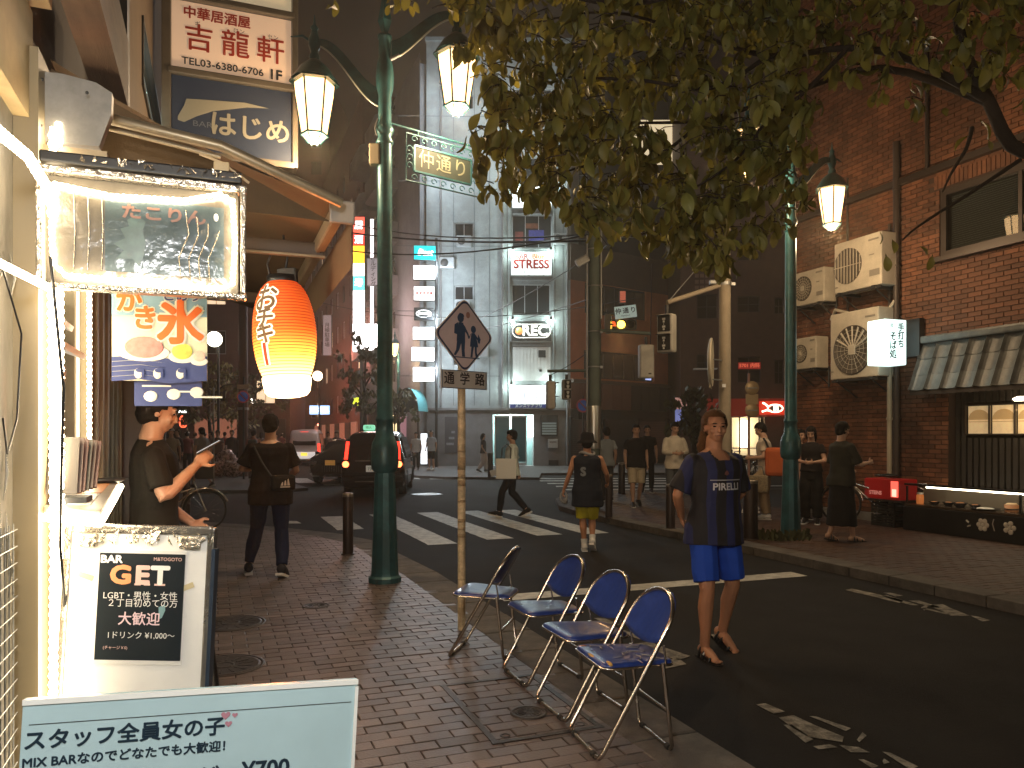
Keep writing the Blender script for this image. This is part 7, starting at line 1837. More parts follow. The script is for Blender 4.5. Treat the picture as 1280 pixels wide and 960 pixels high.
def person(label, loc, rz, h=1.72, vox=.011, pose=None, top='tshirt', topm=None, bot='trousers', botm=None, shoem=None, hair='short', hairm=None, skin=None,
           girth=1.0, headrot=(0, 0), lean=(0, 0), group=None, hem=.84, botz=None, sole=None, faced=True, sandal=False, sleeve=.62, loose=1.0, neck=False):
    p = dict(el=((-.235, -.03, 1.14)), er=((.235, -.03, 1.14)), wl=(-.25, .05, .90), wr=(.25, .05, .90), kl=(-.10, .02, .49), kr=(.10, .02, .49), al=(-.105, -.03, .085), ar=(.105, -.03, .085), fl=6, fr=-6, ul=0, ur=0, curl=.35)
    p.update(pose or {})
    skin = skin or m_skin; hairm = hairm or m_hair; k = h/1.75
    V = lambda t_: Vector(t_)
    def sh(z): f = max(0, (z-.95)/.6); return Vector((lean[0]*f, lean[1]*f, -.25*f*(lean[0]**2+lean[1]**2)))
    mb = MB()
    T = [(z, rx*girth, ry*girth, yo) for z, rx, ry, yo in TORSO]; T[-1] = TORSO[-1]; T[-2] = TORSO[-2]
    loft(mb, T, 0, sh)
    SL, SRt = V((-.170*girth, -.005, 1.395))+sh(1.42), V((.170*girth, -.005, 1.395))+sh(1.42)
    arms = {}
    for nm, s_, e_, w_ in (('l', SL, V(p['el']), V(p['wl'])), ('r', SRt, V(p['er']), V(p['wr']))):
        capsule(mb, [s_, s_.lerp(e_, .5), e_, e_.lerp(w_, .35), w_], [.048*girth, .044*girth, .037, .038, .025]); arms[nm] = (s_, e_, w_)
        mb.ball(s_+Vector((0, 0, -.005)), (.050*girth,)*3, 10, 8)
        d = (w_-e_).normalized(); sgn = -1 if nm == 'l' else 1
        pn = Vector((-sgn, .25, 0)); pn = (pn-d*pn.dot(d)); pn.normalize(); sd = d.cross(pn).normalized()
        if sd.y < 0 and abs(d.z) > .6: sd = -sd      # thumb side to the front
        if abs(d.z) <= .6 and sd.z < 0: sd = -sd
        Rm = Matrix((sd, pn, d)).transposed()
        mb.ball(w_+d*.048, (.040, .019, .055), 10, 8, rot=Rm)
        for i, L in enumerate((.060, .072, .078, .070)):
            b_ = w_+d*.085+sd*(-.028+.0185*i); L = (.055, .070, .078, .070)[i]
            c_ = p['curl']*(1+.15*i); d1 = (d*math.cos(c_*.5)+pn*math.sin(c_*.5)); d2 = (d*math.cos(c_*1.5)+pn*math.sin(c_*1.5)); d3 = (d*math.cos(c_*2.3)+pn*math.sin(c_*2.3))
            mb.tube([b_-d*.02, b_+d1*L*.42, b_+d1*L*.42+d2*L*.33, b_+d1*L*.42+d2*L*.33+d3*L*.28], [.0095, .009, .008, .0065], 7)
        b_ = w_+d*.022+sd*.030; mb.tube([b_-sd*.01, b_+(d*.6+sd*.75).normalized()*.035, b_+(d*.6+sd*.75).normalized()*.035+(d*.9+sd*.3+pn*.25).normalized()*.032], [.012, .0105, .008], 7)
    legs = {}
    for nm, hx, kn, an, fy, up in (('l', -.09, V(p['kl']), V(p['al']), p['fl'], p['ul']), ('r', .09, V(p['kr']), V(p['ar']), p['fr'], p['ur'])):
        hp = V((hx*girth, 0, .90)); capsule(mb, [hp, hp.lerp(kn, .5), kn], [.088*girth, .074*girth, .054]); capsule(mb, [kn, kn.lerp(an, .33)+Vector((0, -.012, 0)), kn.lerp(an, .75), an], [.053, .056, .038, .036])
        fr_ = Matrix.Rotation(R(fy), 3, 'Z') @ Matrix.Rotation(R(up), 3, 'X')
        ft = MB(); capsule(ft, [(0, -.03, -.03), (0, .06, -.035), (0, .135, -.055), (0, .18, -.062)], [.040, .036, .030, .020])
        if vox < .009:
            for j in range(5): ft.ball((-.030+.0145*j, .195-.008*abs(j-(1 if nm == 'r' else 3)), -.064), (.0085 if j else .0085, .016, .010), 7, 5)
        mb.add([an+fr_ @ Vector(v) for v in ft.v], ft.f, True); legs[nm] = (hp, kn, an, fr_)
    # head
    hc = Vector((0, .008, 1.635))+sh(1.6); HR = Matrix.Rotation(R(headrot[0]), 3, 'Z') @ Matrix.Rotation(R(headrot[1]), 3, 'X'); piv = hc-Vector((0, .0, .07))
    def hp_(v): return piv+HR @ (Vector(v)-Vector((0, 0, -.07)))
    hm = MB(); hm.ball((0, -.008, .022), (.074, .092, .092), 18, 12); hm.ball((0, .030, -.035), (.058, .056, .072), 16, 10); hm.ball((0, .052, -.078), (.034, .026, .024), 12, 8)
    hm.ball((0, .076, .022), (.055, .014, .022), 10, 6); hm.ball((0, .094, -.018), (.0115, .014, .022), 10, 6); hm.ball((0, .101, -.034), (.0165, .012, .010), 8, 6)
    for sx in (-1, 1): hm.ball((sx*.076, -.004, -.006), (.009, .020, .031), 8, 6); hm.ball((sx*.040, .064, -.028), (.024, .018, .02), 8, 6)
    hm.ball((0, .084, -.057), (.024, .010, .0065), 8, 5); hm.ball((0, .082, -.067), (.020, .010, .007), 8, 5)
    capsule(hm, [(0, -.012, -.16), (0, -.004, -.05)], [.054, .052])
    mb.add([hp_(v) for v in hm.v], hm.f, True)
    mb.v = [tuple(Vector(v)*k) for v in mb.v]
    root = link('person', remeshed(mb, vox, 2, .4), skin); root.location = loc; root.rotation_euler = (0, 0, rz); tag(root, label, 'person', group)
    def sub(name, m_b, m, v=vox*1.1, sm=3, fo=None, cutf=None, par=root):
        m_b.v = [tuple(Vector(q)*k) for q in m_b.v]; me = remeshed(m_b, v, sm)
        if fo: folds(me, fo[0]*k, fo[1], fo[2] if len(fo) > 2 else .5, hash(label) % 7 if False else len(label)*.7)
        if cutf: cut(me, cutf)
        return link(name, me, m, par)
    # top
    topm = topm or cloth('top', (.05, .05, .05))
    s = MB(); lo = .030*loose
    if top == 'dress': secs = [(.42, .26, .20, 0), (.60, .235, .18, 0), (.84, .205, .15, -.005)]+[(z, rx+.022, ry+.022, yo) for z, rx, ry, yo in T[2:7]]
    else: secs = [(hem, T[1][1]+lo+.008, T[1][2]+lo+.008, -.005)]+([(.92, T[1][1]+lo+.004, T[1][2]+lo, -.008)] if hem < .9 else [])+[(z, rx+lo*(.9 if z < 1.15 else .62), ry+lo*(.9 if z < 1.15 else .6), yo) for z, rx, ry, yo in T[2:7]]
    secs += [(1.452, .118*girth, .083, -.012), (1.478, .072, .068, -.012)]
    loft(s, secs, 0, sh)
    if top != 'tank':
        fr2 = 1.9 if top == 'long' else sleeve
        for nm in 'lr':
            a_, e_, w_ = arms[nm]
            if top == 'long': capsule(s, [a_+Vector((0, 0, 0)), a_.lerp(e_, .5), e_, e_.lerp(w_, .45), e_.lerp(w_, .85)], [.060*girth, .060, .053, .05, .042], flat=True)
            else: capsule(s, [a_, a_.lerp(e_, sleeve*.5), a_.lerp(e_, sleeve)], [.060*girth, .064*girth, .068*girth*min(1.15, loose)], flat=True)
            s.ball(a_+Vector((0, 0, -.006)), (.062*girth,)*3, 10, 8)
    cf = None
    if neck: cf = lambda c: ((c.x/k)**2+(c.y/k-.085-lean[1])**2)**.5 < .056+max(0, (c.z/k-1.42))*.35 and c.z/k > 1.405 and c.y/k > -.03
    tp = sub('dress' if top == 'dress' else 'shirt', s, topm, fo=(.011 if vox < .015 else .006, 9), cutf=cf)
    # bottom
    botm = botm or cloth('bottom', (.03, .03, .04))
    if bot:
        s = MB(); bz = botz if botz else {'shorts': .50, 'trousers': .07, 'skirt': .35, 'wide': .09}[bot]
        loft(s, [(.80, T[0][1]+.014, T[0][2]+.016, -.005), (.9, T[1][1]+.012, T[1][2]+.012, -.008), (1.0, T[2][1]+.008, T[2][2]+.008, 0)])
        if bot == 'skirt': loft(s, [(bz, .24, .19, 0), (.6, .22, .16, 0), (.9, T[1][1]+.012, T[1][2]+.012, -.008)])
        else:
            for nm in 'lr':
                hp, kn, an, fr_ = legs[nm]; hp = hp+Vector((0, 0, -.02))
                if bot == 'shorts':
                    f = (hp.z-bz)/(hp.z-kn.z); f = min(1.0, f); end = hp.lerp(kn, f); capsule(s, [hp, hp.lerp(end, .5), end], [.098*girth, .092*girth, .080*girth*loose**.5], flat=True)
                else:
                    wd = 1.35 if bot == 'wide' else 1.0
                    en = kn.lerp(an, .93); capsule(s, [hp, hp.lerp(kn, .5), kn, kn.lerp(en, .5), en], [.104*girth, .09*wd, .076*wd, .075*wd, .060*wd], flat=True)
                s.ball(hp+Vector((0, 0, .03)), (.10*girth, .105*girth, .10), 10, 8)
        sub({'shorts': 'shorts', 'trousers': 'trousers', 'wide': 'trousers', 'skirt': 'skirt'}[bot], s, botm, fo=(.010 if vox < .015 else .005, 8, .45))
    # shoes
    for nm in 'lr':
        hp, kn, an, fr_ = legs[nm]
        if sandal:
            s = MB(); sp_ = [(-.040, -.06), (.040, -.06), (.046, .06), (.042, .19), (.02, .225), (-.02, .225), (-.042, .19), (-.046, .06)]; s.prism(sp_, -.098, -.076)
            o = obj('sandal', MB().add([(an+fr_ @ Vector(v))*k for v in s.v], s.f), sole or m_black, root)
            s = MB()
            for yy, rr, zz in ((.135, .042, -.052), (.05, .046, -.022), (-.0, .048, .0)): s.tube([(math.cos(R(a))*rr, yy, -.08+(zz+.085)*math.sin(R(a))) for a in range(0, 181, 15)], .010, 6)
            obj('strap', MB().add([(an+fr_ @ Vector(v))*k for v in s.v], s.f, True), m_black, o)
        else:
            s = MB(); capsule(s, [(0, -.035, -.022), (0, .05, -.02), (0, .13, -.05), (0, .195, -.06)], [.052, .046, .041, .028]); s.ball((0, -.02, .0), (.045, .05, .04), 10, 8)
            sl = MB(); sl.prism([(-.040, -.085), (.040, -.085), (.047, .06), (.044, .19), (.02, .232), (-.02, .232), (-.044, .19), (-.047, .06)], -.098, -.070)
            so = MB().add([(an+fr_ @ Vector(v)) for v in s.v], s.f, True); o = sub('shoe', so, shoem or m_black, v=min(vox, .010))
            obj('sole', MB().add([(an+fr_ @ Vector(v))*k for v in sl.v], sl.f), sole or m_white, o)
    # hair
    if hair != 'none':
        s = MB(); g = 1.0
        s.ball((0, -.014, .030), (.092, .110, .107), 18, 12)
        if hair in ('short', 'mop', 'tied'): s.ball((0, -.055, -.02), (.078, .062, .07), 14, 10)
        if hair == 'tied': capsule(s, [(.02, -.085, .0), (.058, -.075, -.08), (.082, -.055, -.15), (.088, -.045, -.20)], [.045, .040, .034, .012])
        if hair == 'mop': s.ball((0, .045, .075), (.078, .060, .045), 14, 8)
        if hair == 'long':
            capsule(s, [(0, -.07, .0), (0, -.085, -.09), (.0, -.08, -.17)], [.072, .068, .045])
            for sx in (-1, 1): capsule(s, [(sx*.066, -.02, .03), (sx*.072, -.035, -.06), (sx*.070, -.045, -.16)], [.030, .028, .014])
            s.ball((0, .030, .085), (.072, .055, .040), 14, 8)
        s.v = [tuple(hp_(v)) for v in s.v]
        inv = HR.transposed()
        def facecut(c):
            q = inv @ (Vector(c)/k-piv)+Vector((0, 0, -.07))
            return q.y > .045+(.02 if hair == 'long' else 0) and q.z < (.038 if hair == 'mop' else .070 if hair == 'tied' else .052) or (q.y > .012 and q.z < .012 and abs(q.x) < .095 and hair != 'long')
        sub('hair', s, hairm, v=min(vox, .012), sm=2, fo=(.006, 30, .35), cutf=facecut)
    if faced:
        fc = [('eye', (.030, .0795, .004), (.0135, .006, .0055), flat('eye_dark', (.015, .01, .01), .2)), ('eyebrow', (.031, .0875, .024), (.019, .006, .0038), m_hair)]
        for nm_, c_, r_, m_ in fc:
            for sx in (-1, 1): obj(nm_, MB().ball(hp_((sx*c_[0], c_[1], c_[2]))*k, tuple(x*k for x in r_), 10, 6, rot=HR), m_, root)
        obj('mouth', MB().ball(hp_((0, .0915, -.062))*k, (.021*k, .005*k, .0035*k), 10, 5, rot=HR), flat('lip_dark', (.12, .035, .03), .5), root)
    root['_k'] = k
    info = dict(k=k, shirt=tp, hp=hp_, HR=HR, arms=arms, legs=legs)
    return root, info
def project_print(me, M, target, m, parent, name='shirt_print', lift=.004):
    """drape flat lettering (local xy plane placed by M) onto the cloth, along the plane's normal"""
    bvh = BVHTree.FromPolygons([v.co for v in target.data.vertices], [p.vertices for p in target.data.polygons])
    n = (M.to_3x3() @ Vector((0, 0, 1))).normalized()
    bm = bmesh.new(); bm.from_mesh(me); bmesh.ops.triangulate(bm, faces=bm.faces)
    bmesh.ops.subdivide_edges(bm, edges=[e for e in bm.edges if e.calc_length() > .02], cuts=2); bm.to_mesh(me); bm.free()
    for v in me.vertices:
        q = M @ v.co; hit = bvh.ray_cast(q+n*.3, -n)
        v.co = (hit[0]+n*lift) if hit[0] is not None else q
    me.update(); return link(name, me, m, parent)
def feet(x, y, z=0.0): return gp(x, y, z)
def at(x, Y, z=0.0): return Vector(((x-640)/960*Y, Y, z))

# --- man in the football shirt
m_kit = mat('striped_football_shirt', (.01, .01, .014), .75, bump=.2, bscale=200)
n = m_kit.node_tree.nodes; l = m_kit.node_tree.links; tcn = n.new('ShaderNodeTexCoord'); sx_ = n.new('ShaderNodeSeparateXYZ'); l.new(tcn.outputs['Object'], sx_.inputs[0])
mm = n.new('ShaderNodeMath'); mm.operation = 'MULTIPLY'; mm.inputs[1].default_value = 7.2; l.new(sx_.outputs['X'], mm.inputs[0]); mf = n.new('ShaderNodeMath'); mf.operation = 'FRACT'; l.new(mm.outputs[0], mf.inputs[0])
gt = n.new('ShaderNodeMath'); gt.operation = 'GREATER_THAN'; gt.inputs[1].default_value = .55; l.new(mf.outputs[0], gt.inputs[0])
mx = n.new('ShaderNodeMix'); mx.data_type = 'RGBA'; mx.inputs[6].default_value = (.008, .008, .012, 1); mx.inputs[7].default_value = (.012, .018, .085, 1); l.new(gt.outputs[0], mx.inputs[0]); l.new(mx.outputs[2], n['Principled BSDF'].inputs['Base Color'])
pl_, inf = person('long-haired man in dark striped football shirt, bright blue shorts and sandals walking forward', at(893, 5.68, RZ), R(199), 1.79, .0068,
    pose=dict(er=(.275, -.05, 1.15), wr=(.15, -.20, .98), el=(-.27, -.06, 1.15), wl=(-.13, -.20, .98), kr=(.125, .10, .49), ar=(.12, .06, .085), kl=(-.14, .02, .49), al=(-.15, -.12, .13), ul=-22, curl=.9),
    top='tshirt', topm=m_kit, bot='shorts', botm=cloth('bright_blue_shorts', (.018, .075, .48), .7), hair='tied', hairm=m_hairb, skin=m_skin_d, headrot=(-14, 2), girth=1.08, hem=.80, botz=.54, sandal=True, sleeve=.86, loose=1.25, neck=True)
k = inf['k']
me = text('PIRELLI', .070, bold=.002, sx=1.05)
project_print(me, Matrix.Translation((-.005, .3, 1.215*k)) @ face((-1, 0, 0), (0, 0, 1)).to_4x4(), inf['shirt'], mat('white_shirt_letters', (.62, .62, .64), .6), pl_)
mb = MB()
for q in range(20): mb.add([(-.13+.013*q, .046, 0), (-.117+.013*q, .046, 0), (-.117+.013*q, .053, 0), (-.13+.013*q, .053, 0)], [(0, 1, 2, 3)])
mb = mb.mesh('shirt_line')
project_print(mb, Matrix.Translation((-.005, .3, 1.215*k)) @ face((-1, 0, 0), (0, 0, 1)).to_4x4(), inf['shirt'], mat('white_shirt_line', (.4, .4, .42), .6), pl_, 'shirt_line')
mb = MB().add([(-.02, 0, 0), (0, -.01, 0), (.02, 0, 0), (.012, .018, 0), (0, .028, 0), (-.012, .018, 0)], [tuple(range(6))]).mesh('club_crest')
project_print(mb, Matrix.Translation((-.0, .3, 1.305*k)) @ face((-1, 0, 0), (0, 0, 1)).to_4x4(), inf['shirt'], mat('dull_crest', (.16, .06, .05), .6), pl_, 'club_crest')
obj('sandal_stripe', MB().tube([(inf['legs']['r'][2]+inf['legs']['r'][3] @ Vector((math.cos(R(a))*.05, .06, -.08+.062*math.sin(R(a)))))*k for a in range(30, 151, 15)], .006, 5), m_white, pl_)

# --- man with the phone
ph, inf = person('man in a dark t-shirt in profile looking at his phone by the food stand', at(192, 4.4, 0), R(-64), 1.81, .0068,
    pose=dict(er=(.25, .045, 1.175), wr=(.15, .21, 1.34), el=(-.24, .02, 1.13), wl=(-.10, .20, 1.0), curl=.75), topm=cloth('dark_olive_tee', (.014, .013, .011)), botm=cloth('black_trousers', (.018, .018, .018)),
    hair='mop', headrot=(0, -14), hem=.80, sleeve=.8, loose=1.0, girth=.98)
wr = Vector((.15, .21, 1.34))*inf['k']; d = (Vector((.15, .21, 1.34))-Vector((.25, .045, 1.175))).normalized()
pho = thing('smartphone', 'black smartphone held up in the hand of the man by the stand', 'phone', ph.location+Matrix.Rotation(R(-64), 3, 'Z') @ (wr+d*.105+Vector((0, .0, .03))), R(-64))
pr = Matrix.Rotation(R(-38), 3, 'X')
obj('phone_body', MB().bbox((0, 0, 0), (.074, .15, .009), .003, rot=Matrix.Rotation(R(30), 3, 'X')), m_black, pho); obj('screen', MB().box(Matrix.Rotation(R(30), 3, 'X') @ Vector((0, 0, .0062)), (.066, .14, .001), rot=Matrix.Rotation(R(30), 3, 'X')), emit('phone_screen', (.6, .65, .7), .6), pho)

# --- man in black seen from behind
bk, inf = person('man in black t-shirt and dark jeans seen from behind with a black hip bag', at(338, 8.55, 0), R(12), 1.78, .0085,
    pose=dict(el=(-.30, .02, 1.16), wl=(-.14, .24, 1.18), er=(.27, .05, 1.14), wr=(.14, .24, 1.05), kl=(-.16, .17, .51), al=(-.24, .10, .10), kr=(.12, -.01, .49), ar=(.14, -.18, .11), ur=-18, fl=10, fr=-14),
    topm=cloth('black_tee', (.016, .012, .012)), botm=cloth('dark_navy_jeans', (.014, .022, .06)), shoem=cloth('dark_sneaker', (.03, .03, .04)), hair='short', hem=.78, sleeve=.8, loose=1.35, girth=1.12, headrot=(-6, -8), faced=False)
M_ = Matrix.Translation(bk.location) @ Matrix.Rotation(R(12), 4, 'Z')
hb_ = thing('hip_bag', 'black sling bag with white three-bar sports logo on a man\'s right hip', 'bag', M_ @ Vector((.15, -.17, 1.04)), R(30))
obj('bag_body', MB().bbox((0, 0, 0), (.26, .10, .17), .035), cloth('bag_black', (.015, .013, .013), .6), hb_)
mb = MB()
for i in range(3): mb.slab([(-.05+.036*i, -.03), (-.022+.036*i, -.03), (-.012+.030*i-.012, .012+.016*i), (-.035+.030*i, .004+.016*i+.0)], (0.01, -.052, 0), (1, 0, 0), (0, 0, 1), .002)
obj('logo_bars', mb, flat('logo_white', (.7, .62, .55), .6), hb_); obj('logo_word', MB().box((.01, -.052, -.045), (.105, .003, .012)), flat('logo_white', (.7, .62, .55), .6), hb_)
obj('strap', MB().tube([(-.12, .0, .06), (-.22, .02, .22), (-.30, .06, .40)], .012, 6), m_black, hb_)

# --- man in the tank top, from behind
tt, inf = person('man in black tank top, bucket hat and yellow shorts seen from behind', at(734, 10.75, RZ), R(-8), 1.62, .0085,
    pose=dict(el=(-.27, -.02, 1.15), wl=(-.35, .05, .93), er=(.29, .05, 1.17), wr=(.30, .24, 1.03), kl=(-.07, .03, .49), al=(-.04, .0, .085), kr=(.07, .10, .50), ar=(.08, -.03, .16), ur=-30, curl=.6),
    top='tank', topm=cloth('black_tank', (.012, .016, .026), .7), bot='shorts', botm=cloth('yellow_shorts', (.48, .42, .02), .6), shoem=m_white, hair='short', hem=.68, botz=.50, loose=1.35, girth=1.12, skin=m_skin_d, faced=False)
k = inf['k']
for nm in 'lr':
    kn, an = inf['legs'][nm][1], inf['legs'][nm][2]; obj('sock', MB().tube([(an+(kn-an)*f)*k for f in (-.1, .1, .25)], [.045, .043, .047], 14), cloth('white_sock', (.7, .7, .68)), tt)
hcen = inf['hp']((0, -.01, .075))*k
obj('bucket_hat', MB().lathe([(.001, .085), (.07, .08), (.092, .05), (.10, -.02), (.102, -.03), (.15, -.065), (.148, -.07), (.10, -.04)], 24, c=hcen), cloth('hat_black', (.012, .012, .014)), tt)
obj('neck_towel', MB().tube([(math.cos(R(a))*.105*k, (math.sin(R(a))*.085-.015)*k, (1.475+.02*math.sin(R(a)*2))*k) for a in range(0, 360, 20)], .020, 7, True), cloth('grey_towel', (.28, .28, .28)), tt)
me = text('S', .16, bold=.01); project_print(me, Matrix.Translation((-.05, -.3, 1.2*k)) @ face((1, 0, 0), (0, 0, 1)).to_4x4(), inf['shirt'], mat('grey_print', (.16, .18, .2), .6), tt)
gl_ = thing('gloves', 'pair of grey gloves held in the left hand of the man in the tank top', 'gloves', Matrix.Translation(tt.location) @ Matrix.Rotation(R(-8), 4, 'Z') @ (Vector((-.36, .06, .84))*k))
gm = MB(); gm.tube([(math.cos(R(a))*.045, .0, math.sin(R(a))*.075-.03) for a in range(0, 360, 30)], .016, 6, True); obj('glove', gm, cloth('grey_glove', (.30, .30, .30)), gl_)
obj('cuff', MB().ball((.02, .01, -.09), (.04, .025, .045), 10, 6), cloth('glove_cuff', (.2, .2, .2)), gl_)

# --- walker in white with a tote bag
wk, inf = person('person in white shirt and black trousers striding over the crosswalk with white tote', at(640, 15.3, RZ), R(92), 1.72, .0095,
    pose=dict(el=(-.24, .02, 1.14), wl=(-.20, .24, .98), er=(.24, -.10, 1.14), wr=(.25, -.14, .90), kl=(-.09, .20, .52), al=(-.09, .26, .10), kr=(.09, .0, .50), ar=(.09, -.30, .14), ul=14, ur=-25),
    topm=cloth('white_shirt', (.72, .80, .76)), botm=cloth('black_slacks', (.012, .014, .02)), shoem=cloth('shoe_black', (.02, .02, .02)), hair='mop', hem=.84, sleeve=.9, loose=1.2)
M_ = Matrix.Translation(wk.location) @ Matrix.Rotation(R(92), 4, 'Z')
tb_ = thing('tote_bag', 'bright white square tote bag carried by the crosswalk walker', 'bag', M_ @ Vector((-.30, .13, .97)), R(92))
obj('bag_body', MB().bbox((0, 0, 0), (.06, .40, .40), .02), mat('bright_white_cloth', (.85, .87, .84), .8, bump=.2), tb_)
obj('handle', MB().tube([(0, -.09, .19), (.03, -.10, .40), (.06, -.02, .48), (.03, .07, .40), (0, .09, .19)], .012, 6), m_black, tb_)
pp = thing('folded_paper', 'small sheet of white paper in the walker\'s leading hand', 'paper', M_ @ Vector((-.2, .33, .90)), R(92)); obj('sheet', MB().box((0, 0, 0), (.02, .21, .12), rot=Matrix.Rotation(R(-18), 3, 'X')), mat('paper', (.8, .82, .8), .7), pp)
obj('fold', MB().box((.012, 0, .0), (.004, .20, .11), rot=Matrix.Rotation(R(-12), 3, 'X')), m_white, pp)

# --- people on the opposite pavement
A2 = dict(el=(-.24, .06, 1.14), wl=(-.08, .26, 1.12), er=(.24, .06, 1.14), wr=(.07, .27, 1.12), curl=.8)
WALK = dict(kl=(-.10, .12, .50), al=(-.10, .10, .09), kr=(.10, .02, .49), ar=(.10, -.22, .12), ur=-20, wl=(-.25, -.02, .90), wr=(.25, .12, .92))
ZR = .045
person('man in a black t-shirt and cream shorts walking towards the viewer', at(795, 16.4, ZR), R(184), 1.74, .0105, pose=dict(WALK, kl=(-.10, .02, .49), al=(-.10, -.20, .12), kr=(.10, .12, .50), ar=(.10, .12, .09), ul=-20, ur=0), topm=cloth('black_tee2', (.014, .012, .012)), bot='shorts', botm=cloth('cream_shorts', (.48, .40, .27)), hair='short', loose=1.3, girth=1.08, botz=.50)
person('man all in black just behind the one in cream shorts', at(809, 20.5, ZR), R(175), 1.78, .013, pose=WALK, topm=cloth('black_tee3', (.012, .011, .011)), botm=cloth('black_pants3', (.012, .011, .011)), hair='short')
person('person in a striped pale t-shirt with a sling strap, seen from behind by the pole', at(758, 17.8, ZR), R(20), 1.70, .012, topm=cloth('pale_striped_tee', (.34, .38, .40)), botm=cloth('grey_pants', (.05, .05, .055)), hair='short', faced=False)
sl = [o for o in bpy.data.objects if o.name.startswith('person')][-1]
person('man in a white button shirt and grey trousers looking down at his phone', at(843, 16.2, ZR), R(184), 1.79, .0105, pose=A2, top='long', topm=cloth('off_white_shirt', (.58, .52, .42)), botm=cloth('grey_slacks', (.09, .10, .11)), hair='short', headrot=(8, -16), hem=.80)
pb, _ = person('person in a patterned white t-shirt leaning over a phone with an orange shoulder bag', at(957, 13.7, ZR), R(78), 1.74, .0105, pose=dict(A2, kl=(-.10, .26, .62), al=(-.10, .20, .24), kr=(.10, .03, .49)), topm=cloth('patterned_white_tee', (.50, .42, .33)), botm=cloth('beige_trousers', (.36, .27, .17)), bot='wide', hair='short', headrot=(0, -24), lean=(0, .05), shoem=m_white)
o_b = thing('shoulder_bag', 'orange shoulder bag hanging at the back of the person with the patterned t-shirt', 'bag', at(969, 13.4, 1.10), R(70))
obj('bag_body', MB().bbox((0, 0, 0), (.20, .34, .50), .07), cloth('orange_bag', (.42, .10, .035)), o_b); obj('strap', MB().tube([(0, .1, .22), (0, .16, .36), (0, .20, .42)], .018, 6), m_black, o_b)
bp_ = thing('cloth_bag', 'patterned cloth bag hanging low in front of the orange shoulder bag', 'bag', at(948, 13.3, .72), R(70)); obj('bag_body', MB().bbox((0, 0, 0), (.12, .32, .30), .04), mat('patterned_bag', (.20, .16, .10), .9, var=.6, vscale=45), bp_)
obj('handle', MB().tube([(0, -.1, .14), (0, -.06, .3), (0, .06, .3), (0, .1, .14)], .01, 5), m_dark, bp_)
person('dark-haired woman in black top and wide black trousers by the brick wall', at(1014, 13.2, ZR), R(150), 1.66, .0105, pose=A2, topm=cloth('black_top', (.016, .013, .013)), botm=cloth('black_wide', (.012, .011, .011)), bot='wide', hair='long', headrot=(0, -14), hem=.94, sleeve=.5)
person('person in a pale pink dress mostly hidden behind the opposite lamp post', at(1000, 13.9, ZR), R(200), 1.62, .012, top='dress', topm=cloth('pale_pink_dress', (.40, .24, .19)), bot=None, hair='long')
ol, _ = person('person in dark olive shirt and long dark skirt walking in sandals', at(1052, 10.95, ZR), R(-72), 1.70, .010, pose=dict(er=(.24, .08, 1.13), wr=(.18, .32, 1.16), el=(-.24, .04, 1.13), wl=(-.2, .26, 1.05), kr=(.09, .08, .5), ar=(.09, .12, .085), kl=(-.09, .0, .49), al=(-.09, -.14, .11), ul=-12),
    topm=cloth('dark_olive_shirt', (.030, .030, .024)), bot='skirt', botm=cloth('long_dark_skirt', (.014, .013, .013)), botz=.24, hair='short', sandal=True, hem=.82, loose=1.6, sleeve=.95, girth=1.05, headrot=(0, -10))

